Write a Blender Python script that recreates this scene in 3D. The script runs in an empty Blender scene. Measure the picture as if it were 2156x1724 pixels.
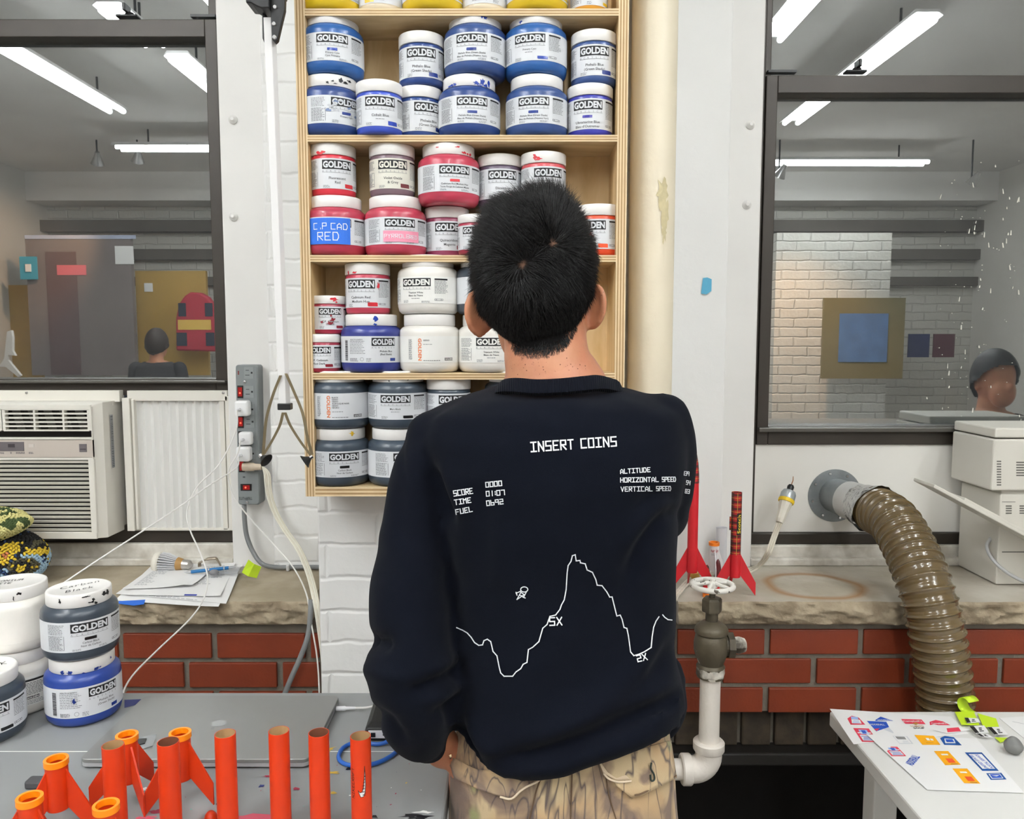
import bpy, bmesh, math, random
import numpy as np
from mathutils import Vector, Matrix, noise
from mathutils.bvhtree import BVHTree
random.seed(11)
scene = bpy.context.scene
COL = scene.collection
PI = math.pi
# ------------------------------------------------------------------ camera
F, CX, CY, CAMZ = 1650.0, 1078.0, 862.0, 1.55
PITCH = math.atan2(145, 1650)
SP, CP = math.sin(PITCH), math.cos(PITCH)
cd = bpy.data.cameras.new('camera')
cd.sensor_fit = 'HORIZONTAL'; cd.sensor_width = 36.0; cd.lens = 36.0 * F / 2156.0
cd.clip_start = 0.05
cam = bpy.data.objects.new('camera', cd); COL.objects.link(cam)
cam.location = (0, 0, CAMZ); cam.rotation_euler = (PI / 2 - PITCH, 0, 0)
scene.camera = cam
# ------------------------------------------------------------------ world (night outside) and exposure
w = bpy.data.worlds.new('world'); scene.world = w; w.use_nodes = True
w.node_tree.nodes['Background'].inputs[0].default_value = (0.02, 0.022, 0.026, 1)
w.node_tree.nodes['Background'].inputs[1].default_value = 1.0
scene.view_settings.view_transform = 'Standard'
scene.view_settings.look = 'None'
scene.view_settings.exposure = 0.52
scene.view_settings.gamma = 1.0
scene.view_settings.use_curve_mapping = False
TUBE_POWER = 34.0

# ------------------------------------------------------------------ helpers: pixel <-> point
def ray(px, py):
    u = (px - CX) / F; v = (CY - py) / F
    return Vector((u, v * SP + CP, v * CP - SP))
CAM = Vector((0, 0, CAMZ))
def at(px, py, Y):
    d = ray(px, py); return CAM + d * (Y / d.y)
def atz(px, py, Z):
    d = ray(px, py); return CAM + d * ((Z - CAMZ) / d.z)
def mpp(px, py, Y):
    return (Y / ray(px, py).y) / F
def proj(p):
    z = p[2] - CAMZ; d = p[1] * CP - z * SP
    return CX + F * p[0] / d, CY - F * (z * CP + p[1] * SP) / d
YG = 2.02                                     # window glass plane; its mirror image shows the room behind
def rf(px, py, Y):
    p = at(px, py, 2 * YG - Y); return Vector((p.x, Y, p.z))

def lin(c):
    return tuple((x / 12.92 if x <= 0.04045 else ((x + 0.055) / 1.055) ** 2.4) for x in (v / 255.0 for v in c))

# ------------------------------------------------------------------ materials
MATS = {}
def M(name, rgb, rough=0.5, metal=0.0, var=0.0, vs=12.0, bump=0.0, bs=150.0, coat=0.0, spec=0.5, sheen=0.0,
      emit=None, es=0.0, var2=None, sss=0.0, stretch=None, detail=4.0, transm=0.0, ior=1.5):
    """procedural principled material; rgb is sRGB 0..255"""
    if name in MATS: return MATS[name]
    m = bpy.data.materials.new(name); m.use_nodes = True
    nt = m.node_tree; b = nt.nodes['Principled BSDF']
    c = lin(rgb) + (1,)
    b.inputs['Base Color'].default_value = c
    b.inputs['Roughness'].default_value = rough; b.inputs['Metallic'].default_value = metal
    b.inputs['Specular IOR Level'].default_value = spec
    b.inputs['Coat Weight'].default_value = coat; b.inputs['Coat Roughness'].default_value = 0.12
    b.inputs['Sheen Weight'].default_value = sheen; b.inputs['Sheen Roughness'].default_value = 0.5
    b.inputs['IOR'].default_value = ior
    if transm: b.inputs['Transmission Weight'].default_value = transm
    if sss:
        b.inputs['Subsurface Weight'].default_value = sss; b.inputs['Subsurface Scale'].default_value = 0.01
        b.inputs['Subsurface Radius'].default_value = (1.0, 0.35, 0.2)
    if emit:
        b.inputs['Emission Color'].default_value = lin(emit) + (1,); b.inputs['Emission Strength'].default_value = es
    if var or bump:
        tc = nt.nodes.new('ShaderNodeTexCoord'); mp = nt.nodes.new('ShaderNodeMapping')
        nt.links.new(tc.outputs['Object'], mp.inputs[0])
        if stretch: mp.inputs['Scale'].default_value = stretch
    if var:
        n = nt.nodes.new('ShaderNodeTexNoise'); n.inputs['Scale'].default_value = vs; n.inputs['Detail'].default_value = detail
        nt.links.new(mp.outputs[0], n.inputs[0])
        r = nt.nodes.new('ShaderNodeValToRGB'); nt.links.new(n.outputs[0], r.inputs[0])
        r.color_ramp.elements[0].position = 0.35; r.color_ramp.elements[1].position = 0.65
        d = lin(var2) if var2 else tuple(x * (1 - var) for x in c[:3])
        r.color_ramp.elements[0].color = tuple(d) + (1,); r.color_ramp.elements[1].color = c
        nt.links.new(r.outputs[0], b.inputs['Base Color'])
    if bump:
        n2 = nt.nodes.new('ShaderNodeTexNoise'); n2.inputs['Scale'].default_value = bs; n2.inputs['Detail'].default_value = 5
        nt.links.new(mp.outputs[0], n2.inputs[0])
        bp = nt.nodes.new('ShaderNodeBump'); bp.inputs['Strength'].default_value = 1.0; bp.inputs['Distance'].default_value = bump
        nt.links.new(n2.outputs[0], bp.inputs['Height']); nt.links.new(bp.outputs[0], b.inputs['Normal'])
    MATS[name] = m
    return m

# ------------------------------------------------------------------ mesh builder
class MB:
    def __init__(s): s.v = []; s.f = []; s.m = []
    def add(s, vs, fs, mi=0):
        o = len(s.v); s.v.extend(Vector(v) for v in vs)
        for f in fs: s.f.append([i + o for i in f]); s.m.append(mi)
    def quad(s, a, b, c, d, mi=0): s.add([a, b, c, d], [(0, 1, 2, 3)], mi)
    def poly(s, pts, mi=0): s.add(pts, [tuple(range(len(pts)))], mi)
    def box(s, lo, hi, mi=0, rot=None, piv=None):
        (x0, y0, z0), (x1, y1, z1) = lo, hi
        vs = [Vector(p) for p in ((x0, y0, z0), (x1, y0, z0), (x1, y1, z0), (x0, y1, z0), (x0, y0, z1), (x1, y0, z1), (x1, y1, z1), (x0, y1, z1))]
        if rot is not None:
            pv = Vector(piv) if piv is not None else sum(vs, Vector()) / 8
            vs = [rot @ (v - pv) + pv for v in vs]
        s.add(vs, [(0, 3, 2, 1), (4, 5, 6, 7), (0, 1, 5, 4), (1, 2, 6, 5), (2, 3, 7, 6), (3, 0, 4, 7)], mi)
    def cbox(s, c, size, mi=0, rot=None):
        c = Vector(c); h = Vector(size) / 2; s.box(c - h, c + h, mi, rot)
    def rings(s, rings, cap0=True, cap1=True, closed=True, mi=0):
        n = len(rings[0]); o = len(s.v)
        for r in rings: s.v.extend(Vector(p) for p in r)
        for k in range(len(rings) - 1):
            for i in range(n if closed else n - 1):
                j = (i + 1) % n
                s.f.append([o + k * n + i, o + k * n + j, o + (k + 1) * n + j, o + (k + 1) * n + i]); s.m.append(mi)
        if cap0: s.f.append([o + i for i in reversed(range(n))]); s.m.append(mi)
        if cap1: s.f.append([o + (len(rings) - 1) * n + i for i in range(n)]); s.m.append(mi)
    def lathe(s, prof, c=(0, 0, 0), axis=(0, 0, 1), seg=32, mi=0, caps=True):
        ax = Vector(axis).normalized(); q = Vector((0, 0, 1)).rotation_difference(ax); c = Vector(c)
        rs = []
        for r, z in prof:
            rs.append([c + q @ Vector((max(r, 1e-5) * math.cos(2 * PI * i / seg), max(r, 1e-5) * math.sin(2 * PI * i / seg), z)) for i in range(seg)])
        s.rings(rs, caps, caps, True, mi)
    def cyl(s, a, b, r, r2=None, seg=24, mi=0):
        a = Vector(a); b = Vector(b)
        s.lathe([(r, 0), (r if r2 is None else r2, (b - a).length)], a, b - a, seg, mi)
    def tube(s, path, r, seg=8, mi=0, caps=True, sy=1.0, up=None):
        path = [Vector(p) for p in path]; n = len(path)
        rad = r if hasattr(r, '__len__') else [r] * n
        rs = []; prev = None
        for i, p in enumerate(path):
            t = (path[min(i + 1, n - 1)] - path[max(i - 1, 0)]).normalized()
            if prev is None:
                u = Vector(up) if up is not None else (Vector((0, 0, 1)) if abs(t.z) < 0.9 else Vector((1, 0, 0)))
                a = t.cross(u).normalized()
            else:
                a = (prev - t * prev.dot(t)).normalized()
            prev = a; b = t.cross(a)
            rs.append([p + a * (rad[i] * math.cos(2 * PI * k / seg)) + b * (rad[i] * sy * math.sin(2 * PI * k / seg)) for k in range(seg)])
        s.rings(rs, caps, caps, True, mi)
    def sphere(s, c, r, seg=20, mi=0, M_=None):
        r = Vector(r) if hasattr(r, '__len__') else Vector((r, r, r)); c = Vector(c); n = seg // 2; rs = []
        for k in range(n + 1):
            a = -PI / 2 + PI * (k + (0.02 if k == 0 else -0.02 if k == n else 0)) / n
            ring = [Vector((r.x * math.cos(a) * math.cos(2 * PI * i / seg), r.y * math.cos(a) * math.sin(2 * PI * i / seg), r.z * math.sin(a))) for i in range(seg)]
            rs.append([c + ((M_ @ p) if M_ is not None else p) for p in ring])
        s.rings(rs, True, True, True, mi)
    def prism(s, pts, d, mi=0):
        """extrude the closed polygon pts (3D points) by vector d"""
        d = Vector(d); pts = [Vector(p) for p in pts]; s.rings([pts, [p + d for p in pts]], True, True, True, mi)
    def mesh(s, name):
        me = bpy.data.meshes.new(name); me.from_pydata([tuple(v) for v in s.v], [], s.f)
        me.polygons.foreach_set('material_index', s.m); me.update(); return me

WM = {}
def wm(o): return WM.get(o.name, Matrix.Identity(4))
def obj(name, mb, mats, parent=None, smooth=True, bevel=0.0, local=False, fixn=True, angle=38, kind=None, label=None, segs=2):
    me = mb.mesh(name) if isinstance(mb, MB) else mb
    if fixn:
        bm = bmesh.new(); bm.from_mesh(me); bmesh.ops.recalc_face_normals(bm, faces=bm.faces); bm.to_mesh(me); bm.free()
    for m in (mats if isinstance(mats, (list, tuple)) else [mats]): me.materials.append(m)
    if smooth:
        me.polygons.foreach_set('use_smooth', [True] * len(me.polygons)); me.set_sharp_from_angle(angle=math.radians(angle))
    o = bpy.data.objects.new(name, me); COL.objects.link(o)
    if bevel:
        b = o.modifiers.new('bevel', 'BEVEL'); b.width = bevel; b.segments = segs; b.limit_method = 'ANGLE'; b.angle_limit = math.radians(40)
        b.harden_normals = False
    if parent is not None:
        o.parent = parent
        if not local: o.matrix_parent_inverse = wm(parent).inverted()
        WM[o.name] = Matrix.Identity(4) if not local else wm(parent)
    if kind: o['kind'] = kind
    if label: o['label'] = label
    return o
def thing(name, label, cat, loc=(0, 0, 0), group=None, rz=0.0):
    o = bpy.data.objects.new(name, None); COL.objects.link(o); o.empty_display_size = 0.05
    o.location = loc; o.rotation_euler = (0, 0, rz)
    WM[o.name] = Matrix.Translation(Vector(loc)) @ Matrix.Rotation(rz, 4, 'Z')
    o['label'] = label; o['category'] = cat
    if group: o['group'] = group
    return o
def tag(o, label, cat, group=None):
    o['label'] = label; o['category'] = cat
    if group: o['group'] = group
    return o
def struct(name, mb, mats, **k): return obj(name, mb, mats, kind='structure', **k)

def catmull(pts, n=8):
    pts = [Vector(p) for p in pts]; out = []
    P = [pts[0] * 2 - pts[1]] + pts + [pts[-1] * 2 - pts[-2]]
    for i in range(1, len(P) - 2):
        for k in range(n):
            t = k / n; a, b, c, d = P[i - 1], P[i], P[i + 1], P[i + 2]
            out.append(0.5 * ((2 * b) + (c - a) * t + (2 * a - 5 * b + 4 * c - d) * t * t + (3 * b - a - 3 * c + d) * t ** 3))
    out.append(pts[-1]); return out

# ------------------------------------------------------------------ lettering
_TC = {}
def text2d(body, bold=0.0, shear=0.0, space=1.0, res=2):
    key = (body, bold, shear, space)
    if key in _TC: return _TC[key]
    cu = bpy.data.curves.new('t', 'FONT'); cu.body = body; cu.size = 1.0; cu.offset = bold; cu.shear = shear
    cu.space_character = space; cu.resolution_u = res; cu.dimensions = '2D'; cu.fill_mode = 'FRONT'
    o = bpy.data.objects.new('t', cu); COL.objects.link(o)
    dg = bpy.context.evaluated_depsgraph_get(); dg.update()
    me = bpy.data.meshes.new_from_object(o.evaluated_get(dg))
    v = [(p.co.x, p.co.y) for p in me.vertices]; f = [tuple(p.vertices) for p in me.polygons]
    bpy.data.objects.remove(o); bpy.data.curves.remove(cu); bpy.data.meshes.remove(me)
    xs = [p[0] for p in v]; ys = [p[1] for p in v]
    x0, x1, y0, y1 = min(xs), max(xs), min(ys), max(ys)
    _TC[key] = (v, f, x0, x1, y0, y1); return _TC[key]
def put_text(mb, fn, body, u, v, h, mi=0, bold=0.0, wmax=None, width=None, align='c', shear=0.0, space=1.0, cap=0.7):
    """text whose capitals are h high; fn(u, v) gives the 3D point; v is the base line"""
    vs, fs, x0, x1, y0, y1 = text2d(body, bold, shear, space)
    sy = h / cap; sx = sy
    W = (x1 - x0) * sx
    if width: sx *= width / W; W = width
    elif wmax and W > wmax: sx *= wmax / W; W = wmax
    off = {'c': u - W / 2, 'l': u, 'r': u - W}[align]
    mb.add([fn(off + (x - x0) * sx, v + y * sy) for x, y in vs], fs, mi)
G = {'A': '00 04 26 44 40|02 42', 'B': '00 06 36 45 43 03|43 41 30 00', 'C': '46 06 00 40', 'D': '00 06 36 44 42 30 00', 'E': '46 06 00 40|03 33',
     'F': '46 06 00|03 33', 'G': '46 06 00 40 43 23', 'H': '00 06|40 46|03 43', 'I': '06 46|26 20|00 40', 'J': '46 40 00 02', 'K': '00 06|46 03 40',
     'L': '06 00 40', 'M': '00 06 24 46 40', 'N': '00 06 40 46', 'O': '00 06 46 40 00', 'P': '00 06 46 43 03', 'Q': '00 06 46 40 00|22 40',
     'R': '00 06 46 43 03|13 40', 'S': '46 06 03 43 40 00', 'T': '06 46|26 20', 'U': '06 00 40 46', 'V': '06 20 46', 'W': '06 00 22 40 46',
     'X': '00 46|06 40', 'Y': '06 23 46|23 20', 'Z': '06 46 00 40', '0': '00 06 46 40 00', '1': '26 20', '2': '06 46 43 03 00 40',
     '3': '06 46 40 00|13 43', '4': '06 03 43|46 40', '5': '46 06 03 43 40 00', '6': '06 00 40 43 03', '7': '06 46 40', '8': '00 06 46 40 00|03 43',
     '9': '40 46 06 03 43', ':': '24 25|21 22', '.': '20 21', ' ': ''}
def strokes(body):
    """list of polylines in letter heights; returns (lines, width)"""
    out = []; x = 0.0
    for ch in body:
        for pl in G[ch].split('|'):
            p = [(x + int(q[0]) / 6.0, int(q[1]) / 6.0) for q in pl.split()]
            if len(p) > 1: out.append(p)
        x += 0.66 if ch in '.1:' else 1.0
    return out, x - 0.333
def ribbon(mb, fn, line, wd, mi=0, step=None):
    for (a, b) in zip(line[:-1], line[1:]):
        dx, dy = b[0] - a[0], b[1] - a[1]; L = math.hypot(dx, dy) or 1e-9
        tx, ty = dx / L, dy / L; nx, ny = -ty * wd / 2, tx * wd / 2
        a2 = (a[0] - tx * wd / 2, a[1] - ty * wd / 2); L2 = L + wd
        n = max(1, int(math.ceil(L2 / step))) if step else 1
        vs = []
        for k in range(n + 1):
            x, y = a2[0] + tx * L2 * k / n, a2[1] + ty * L2 * k / n
            vs += [fn(x + nx, y + ny), fn(x - nx, y - ny)]
        mb.add(vs, [(2 * k, 2 * k + 1, 2 * k + 3, 2 * k + 2) for k in range(n)], mi)
def put_strokes(mb, fn, body, u, v, h, wd, mi=0, sx=1.0, rot=0.0, step=None):
    ls, W = strokes(body); c, s_ = math.cos(rot), math.sin(rot)
    for l in ls:
        q = [(u + (x * h * sx) * c - y * h * s_, v + (x * h * sx) * s_ + y * h * c) for x, y in l]
        ribbon(mb, fn, q, wd, mi, step)
def rect_uv(mb, fn, u0, u1, v0, v1, mi=0, n=1, m=1):
    vs = [fn(u0 + (u1 - u0) * i / n, v0 + (v1 - v0) * j / m) for j in range(m + 1) for i in range(n + 1)]
    mb.add(vs, [(j * (n + 1) + i, j * (n + 1) + i + 1, (j + 1) * (n + 1) + i + 1, (j + 1) * (n + 1) + i) for j in range(m) for i in range(n)], mi)
def blob_uv(mb, fn, u, v, ru, rv, mi=0, n=14, jag=0.35, rnd=random):
    pts = []
    for i in range(n):
        k = 1 + jag * (rnd.random() * 2 - 1); a = 2 * PI * i / n
        pts.append(fn(u + ru * k * math.cos(a), v + rv * k * math.sin(a)))
    c = fn(u, v); mb.add([c] + pts, [(0, 1 + i, 1 + (i + 1) % n) for i in range(n)], mi)
def para(mb, fn, u0, u1, v0, v1, mi, lh=0.0024, th=0.0009, rnd=random):
    """fine print too small to read: rows of short dashes"""
    v = v1
    while v > v0:
        u = u0; ue = u1 - (u1 - u0) * (rnd.random() * 0.25)
        while u < ue:
            l = 0.0015 + rnd.random() * 0.004
            rect_uv(mb, fn, u, min(u + l, ue), v - th, v, mi); u += l + 0.0008
        v -= lh
# ------------------------------------------------------------------ shared materials
def brick_paint(name, rgb, bw, bh, off=(0, 0, 0), depth=0.004, rotate=None, mort=0.012, rough=0.55):
    m = M(name, rgb, rough); nt = m.node_tree; b = nt.nodes['Principled BSDF']
    tc = nt.nodes.new('ShaderNodeTexCoord'); mp = nt.nodes.new('ShaderNodeMapping')
    mp.inputs['Rotation'].default_value = rotate or (-PI / 2, 0, 0); mp.inputs['Location'].default_value = off
    nt.links.new(tc.outputs['Object'], mp.inputs[0])
    nz = nt.nodes.new('ShaderNodeTexNoise'); nz.inputs['Scale'].default_value = 9; nz.inputs['Detail'].default_value = 3
    nt.links.new(tc.outputs['Object'], nz.inputs[0])
    mx = nt.nodes.new('ShaderNodeMixRGB'); mx.blend_type = 'ADD'; mx.inputs[0].default_value = 0.03
    nt.links.new(mp.outputs[0], mx.inputs[1]); nt.links.new(nz.outputs['Color'], mx.inputs[2])
    bt = nt.nodes.new('ShaderNodeTexBrick'); bt.inputs['Scale'].default_value = 1.0
    bt.inputs['Brick Width'].default_value = bw; bt.inputs['Row Height'].default_value = bh
    bt.inputs['Mortar Size'].default_value = mort; bt.inputs['Mortar Smooth'].default_value = 1.0
    bt.inputs['Color1'].default_value = (1, 1, 1, 1); bt.inputs['Color2'].default_value = (.85, .85, .85, 1); bt.inputs['Mortar'].default_value = (0, 0, 0, 1)
    nt.links.new(mx.outputs[0], bt.inputs[0])
    n2 = nt.nodes.new('ShaderNodeTexNoise'); n2.inputs['Scale'].default_value = 35; n2.inputs['Detail'].default_value = 6
    nt.links.new(tc.outputs['Object'], n2.inputs[0])
    ad = nt.nodes.new('ShaderNodeMath'); ad.operation = 'MULTIPLY_ADD'; ad.inputs[1].default_value = 0.55
    nt.links.new(n2.outputs[0], ad.inputs[0]); nt.links.new(bt.outputs['Color'], ad.inputs[2])
    bp = nt.nodes.new('ShaderNodeBump'); bp.inputs['Distance'].default_value = depth; bp.inputs['Strength'].default_value = 0.9
    nt.links.new(ad.outputs[0], bp.inputs['Height']); nt.links.new(bp.outputs[0], b.inputs['Normal'])
    return m
m_white = M('white_paint', (232, 229, 223), 0.5, var=0.05, vs=3, bump=0.0006, bs=60)
m_plaster = M('plaster_paint', (232, 230, 226), 0.5, var=0.06, vs=4, bump=0.0015, bs=14)
m_wbrick = brick_paint('white_brick_paint', (234, 233, 230), 0.21, 0.0685, off=(0.05, 0.02, 0), depth=0.0022, mort=0.007)
m_wrough = M('rough_white_wall', (234, 233, 230), 0.5, var=.03, vs=5, bump=0.0045, bs=11, detail=8)
m_cream = M('cream_pipe_paint', (228, 217, 193), 0.45, var=0.06, vs=10, bump=0.0012, bs=45)
m_frame = M('dark_bronze_frame', (58, 52, 46), 0.42, metal=0.25, var=0.12, vs=9)
m_black = M('black_plastic', (22, 22, 23), 0.4)
m_rubber = M('black_rubber', (28, 28, 28), 0.6)
m_steel = M('bright_steel', (200, 200, 200), 0.25, metal=1.0)
m_galv = M('galvanised_steel', (150, 155, 157), 0.42, metal=0.75, var=0.25, vs=25)
m_alu = M('aluminium', (205, 203, 205), 0.38, metal=0.55)
m_stone = M('sandstone', (176, 164, 143), 0.85, var=0.3, vs=9, var2=(150, 138, 116), bump=0.002, bs=55)
m_mortar = M('grey_mortar', (122, 115, 103), 0.9, var=0.2, vs=30, bump=0.002, bs=90)
m_brick = M('red_brick', (126, 48, 18), 0.5, var=0.12, vs=14, bump=0.0006, bs=160)
m_soot = M('sooty_brick', (46, 38, 30), 0.8, var=0.4, vs=25, var2=(70, 58, 44), bump=0.002, bs=70)
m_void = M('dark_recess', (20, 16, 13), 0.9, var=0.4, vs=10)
m_paper = M('white_paper', (240, 239, 238), 0.7)
m_ink = M('black_ink', (24, 24, 26), 0.6)
m_grey_ink = M('grey_ink', (120, 122, 126), 0.6)
m_lid = M('white_lid_plastic', (238, 235, 231), 0.35, var=0.04, vs=30)
m_white_plastic = M('white_plastic', (240, 240, 240), 0.3)
m_wirewhite = M('white_cable', (232, 230, 226), 0.4)
m_wirecream = M('cream_cable', (222, 215, 198), 0.5, var=0.1, vs=60)
m_wiregrey = M('grey_cable', (125, 127, 128), 0.5)

# ------------------------------------------------------------------ key planes (metres from the camera plane)
YP = 1.585            # face of the white pier that carries the shelf
YS = 1.68             # front of the stone sills
YB = 1.70             # face of the red brick below
YW = 1.93             # white brick beside the windows
YJ = 1.955            # plaster jamb
YF = 1.985            # window frame face
BENCH_Z = 0.925
SILL_Z = at(1700, 1268, YS).z
CEIL = 3.45

# floor, ceiling, the room behind the camera
mb = MB(); mb.box((-5.6, -5.4, -0.1), (5.6, 2.4, 0)); struct('floor', mb, M('grey_concrete_floor', (150, 147, 142), 0.5, var=0.2, vs=3))
mb = MB(); mb.box((-5.6, -5.4, CEIL), (5.6, 2.4, CEIL + 0.1))
mb.box((-5.5, -5.4, CEIL - 0.32), (5.5, -5.0, CEIL)); struct('ceiling', mb, M('ceiling_paint', (236, 234, 230), 0.8, var=0.06, vs=2))
m_wback = brick_paint('back_wall_brick', (214, 211, 204), 0.3, 0.1, depth=0.01)
mb = MB(); mb.box((-5.6, -5.5, 0), (5.6, -5.4, CEIL))
for z0, z1, d in ((2.82, 2.95, .16), (2.5, 2.62, .12), (2.2, 2.3, .1)): mb.box((-5.5, -5.4, z0), (5.5, -5.4 + d, z1), 1)
struct('wall_back', mb, [m_wback, M('beam_paint', (110, 104, 98), 0.7)])
for nm, x in (('wall_left', -5.6), ('wall_right', 5.5)):
    mb = MB(); mb.box((x, -5.4, 0), (x + 0.1, 2.4, CEIL)); struct(nm, mb, M('side_wall_paint', (214, 210, 204), 0.7, var=.04, vs=2))

# ------------------------------------------------------------------ window wall
XL = at(480, 570, YF).x; XR = at(1590, 570, YF).x       # inner edges of the two openings
ZT = CEIL
XP0, XP1 = -0.40, 0.315                                    # pier
ZS = SILL_Z
xbl = at(561, 600, YW).x; xbr = at(1531, 600, YW).x
mb = MB()
mb.box((XP0, YP, 0), (XP1, 2.3, ZT), 0)                    # pier
mb.box((xbl, YW, 0), (XP0, 2.3, ZT), 0)                    # brick left of the pier
mb.box((XP1, YW, ZS - .3), (xbr, 2.3, ZT), 1)                    # brick right of the pier
mb.box((XL, YJ, ZS - .05), (xbl, 2.3, ZT), 2)              # smooth jambs
mb.box((xbr, YJ, ZS - .05), (XR, 2.3, ZT), 2)
wf = struct('wall_front', mb, [m_wbrick, m_wrough, m_plaster], bevel=0.004, smooth=False)
mb = MB()
for px, py in ((491, 252), (492, 456), (1580, 263), (1572, 431)):
    c = at(px, py, YJ); mb.lathe([(.011, 0), (.011, .003), (.007, .006), (.004, .01)], c, (0, -1, 0), 14)
obj('bolt_head', mb, m_plaster, wf)
# outer parts of the front wall (beyond the windows and out of the frame)
mb = MB()
mb.box((-5.6, YF - .02, 0), (-1.95, 2.3, ZT)); mb.box((2.15, YF - .02, 0), (5.6, 2.3, ZT))
struct('wall_outer', mb, m_white, smooth=False)
# red brick below the sills
def brick_wall(name, x0, x1, z1, z0, edges, gap=.018):
    mb = MB(); mb.box((x0, YB + .006, z0), (x1, 2.25, z1), 0)
    ch = 0.0675; z = z1 - gap; r = 0
    while z - ch > z0 - .02:
        zt = z; zb = z - ch + .011
        px = edges[r % len(edges)]
        x = px - 0.2095 * 12
        while x < x1:
            a, b = max(x + .005, x0 + .004), min(x + .2045 - .003, x1 - .004)
            if b - a > .012:
                j = (random.random() - .5) * .002
                mb.box((a, YB - .001 + j, zb), (b, YB + .03, zt), 1)
            x += 0.2095
        z -= ch; r += 1
    return struct(name, mb, [m_mortar, m_brick], bevel=0.002, smooth=False)
ZSB = at(1700, 1316, YS).z                                   # underside of the sill
XSL1 = at(650, 1300, YS).x; XSR0 = at(1428, 1290, YS).x
ZB0 = at(1700, 1500, YB).z
brick_wall('wall_brick_left', -1.95, XSL1 + .02, ZSB, 0.0, [at(452, 1350, YB).x, at(394, 1420, YB).x], .027)
brick_wall('wall_brick_right', XSR0, 2.15, ZSB, ZB0, [at(1617, 1355, YB).x, at(1715, 1415, YB).x])
# sooty soldier course, ledge bar and the dark recess below it
mb = MB(); zb1 = at(1600, 1572, 1.73).z
mb.box((XSR0 - .3, 1.75, zb1 - .01), (2.15, 2.25, ZB0), 1)
x = XSR0 - .3
while x < 2.1:
    mb.box((x + .005, 1.735, zb1), (x + .072, 1.8, ZB0 - .004), 0); x += .0645 + .012
mb.box((XSR0 - .3, 1.70, zb1 - .03), (2.15, 1.80, zb1), 2)
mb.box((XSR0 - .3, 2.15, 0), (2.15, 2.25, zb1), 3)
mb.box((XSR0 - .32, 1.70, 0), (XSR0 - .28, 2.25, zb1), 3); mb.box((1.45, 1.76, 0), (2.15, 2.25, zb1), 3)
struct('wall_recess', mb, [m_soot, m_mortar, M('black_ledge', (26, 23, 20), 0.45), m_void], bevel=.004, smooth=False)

# stone sills: smooth worn top, rock-faced front
def sill(name, x0, x1, xback, m):
    mb = MB(); n = 300; rows = 16
    grid = []
    zt, zb = ZS, ZSB
    front = []
    for j in range(rows + 1):
        t = j / rows; z = zt + (zb - zt) * t
        row = []
        for i in range(n + 1):
            x = x0 + (x1 - x0) * i / n
            e = math.sin(PI * min(1, max(0, t))) ** 0.5
            d = (noise.fractal(Vector((x * 16, z * 30, 3.1)), 1.0, 2.0, 5) * .012 + noise.noise(Vector((x * 60, z * 90, 7))) * .004 + abs(noise.noise(Vector((x * 34 + z * 50, z * 44 - x * 9, 2)))) * .007) * (0.3 + .7 * e)
            row.append(Vector((x, YS - .004 * e + d + (.004 if j in (0, rows) else 0), z)))
        front.append(row)
    o = len(mb.v); mb.v += [v for r in front for v in r]
    for j in range(rows):
        for i in range(n):
            a = o + j * (n + 1) + i; mb.f.append([a, a + n + 1, a + n + 2, a + 1]); mb.m.append(1)
    top = front[0]; back = [Vector((v.x, 2.06, zt)) for v in top]; bot = front[-1]; bb = [Vector((v.x, 2.06, zb)) for v in bot]
    for i in range(n):
        mb.quad(top[i], top[i + 1], back[i + 1], back[i], 0); mb.quad(bot[i], bb[i], bb[i + 1], bot[i + 1], 0)
    mb.poly([r[0] for r in front] + [bb[0], back[0]], 0); mb.poly([r[-1] for r in front] + [bb[-1], back[-1]], 0)
    return struct(name, mb, m, angle=50)
m_rock = M('rock_faced_stone', (174, 160, 136), 0.9, var=0.35, vs=18, var2=(128, 113, 92), bump=0.007, bs=42)
m_stone_l = m_stone
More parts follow.
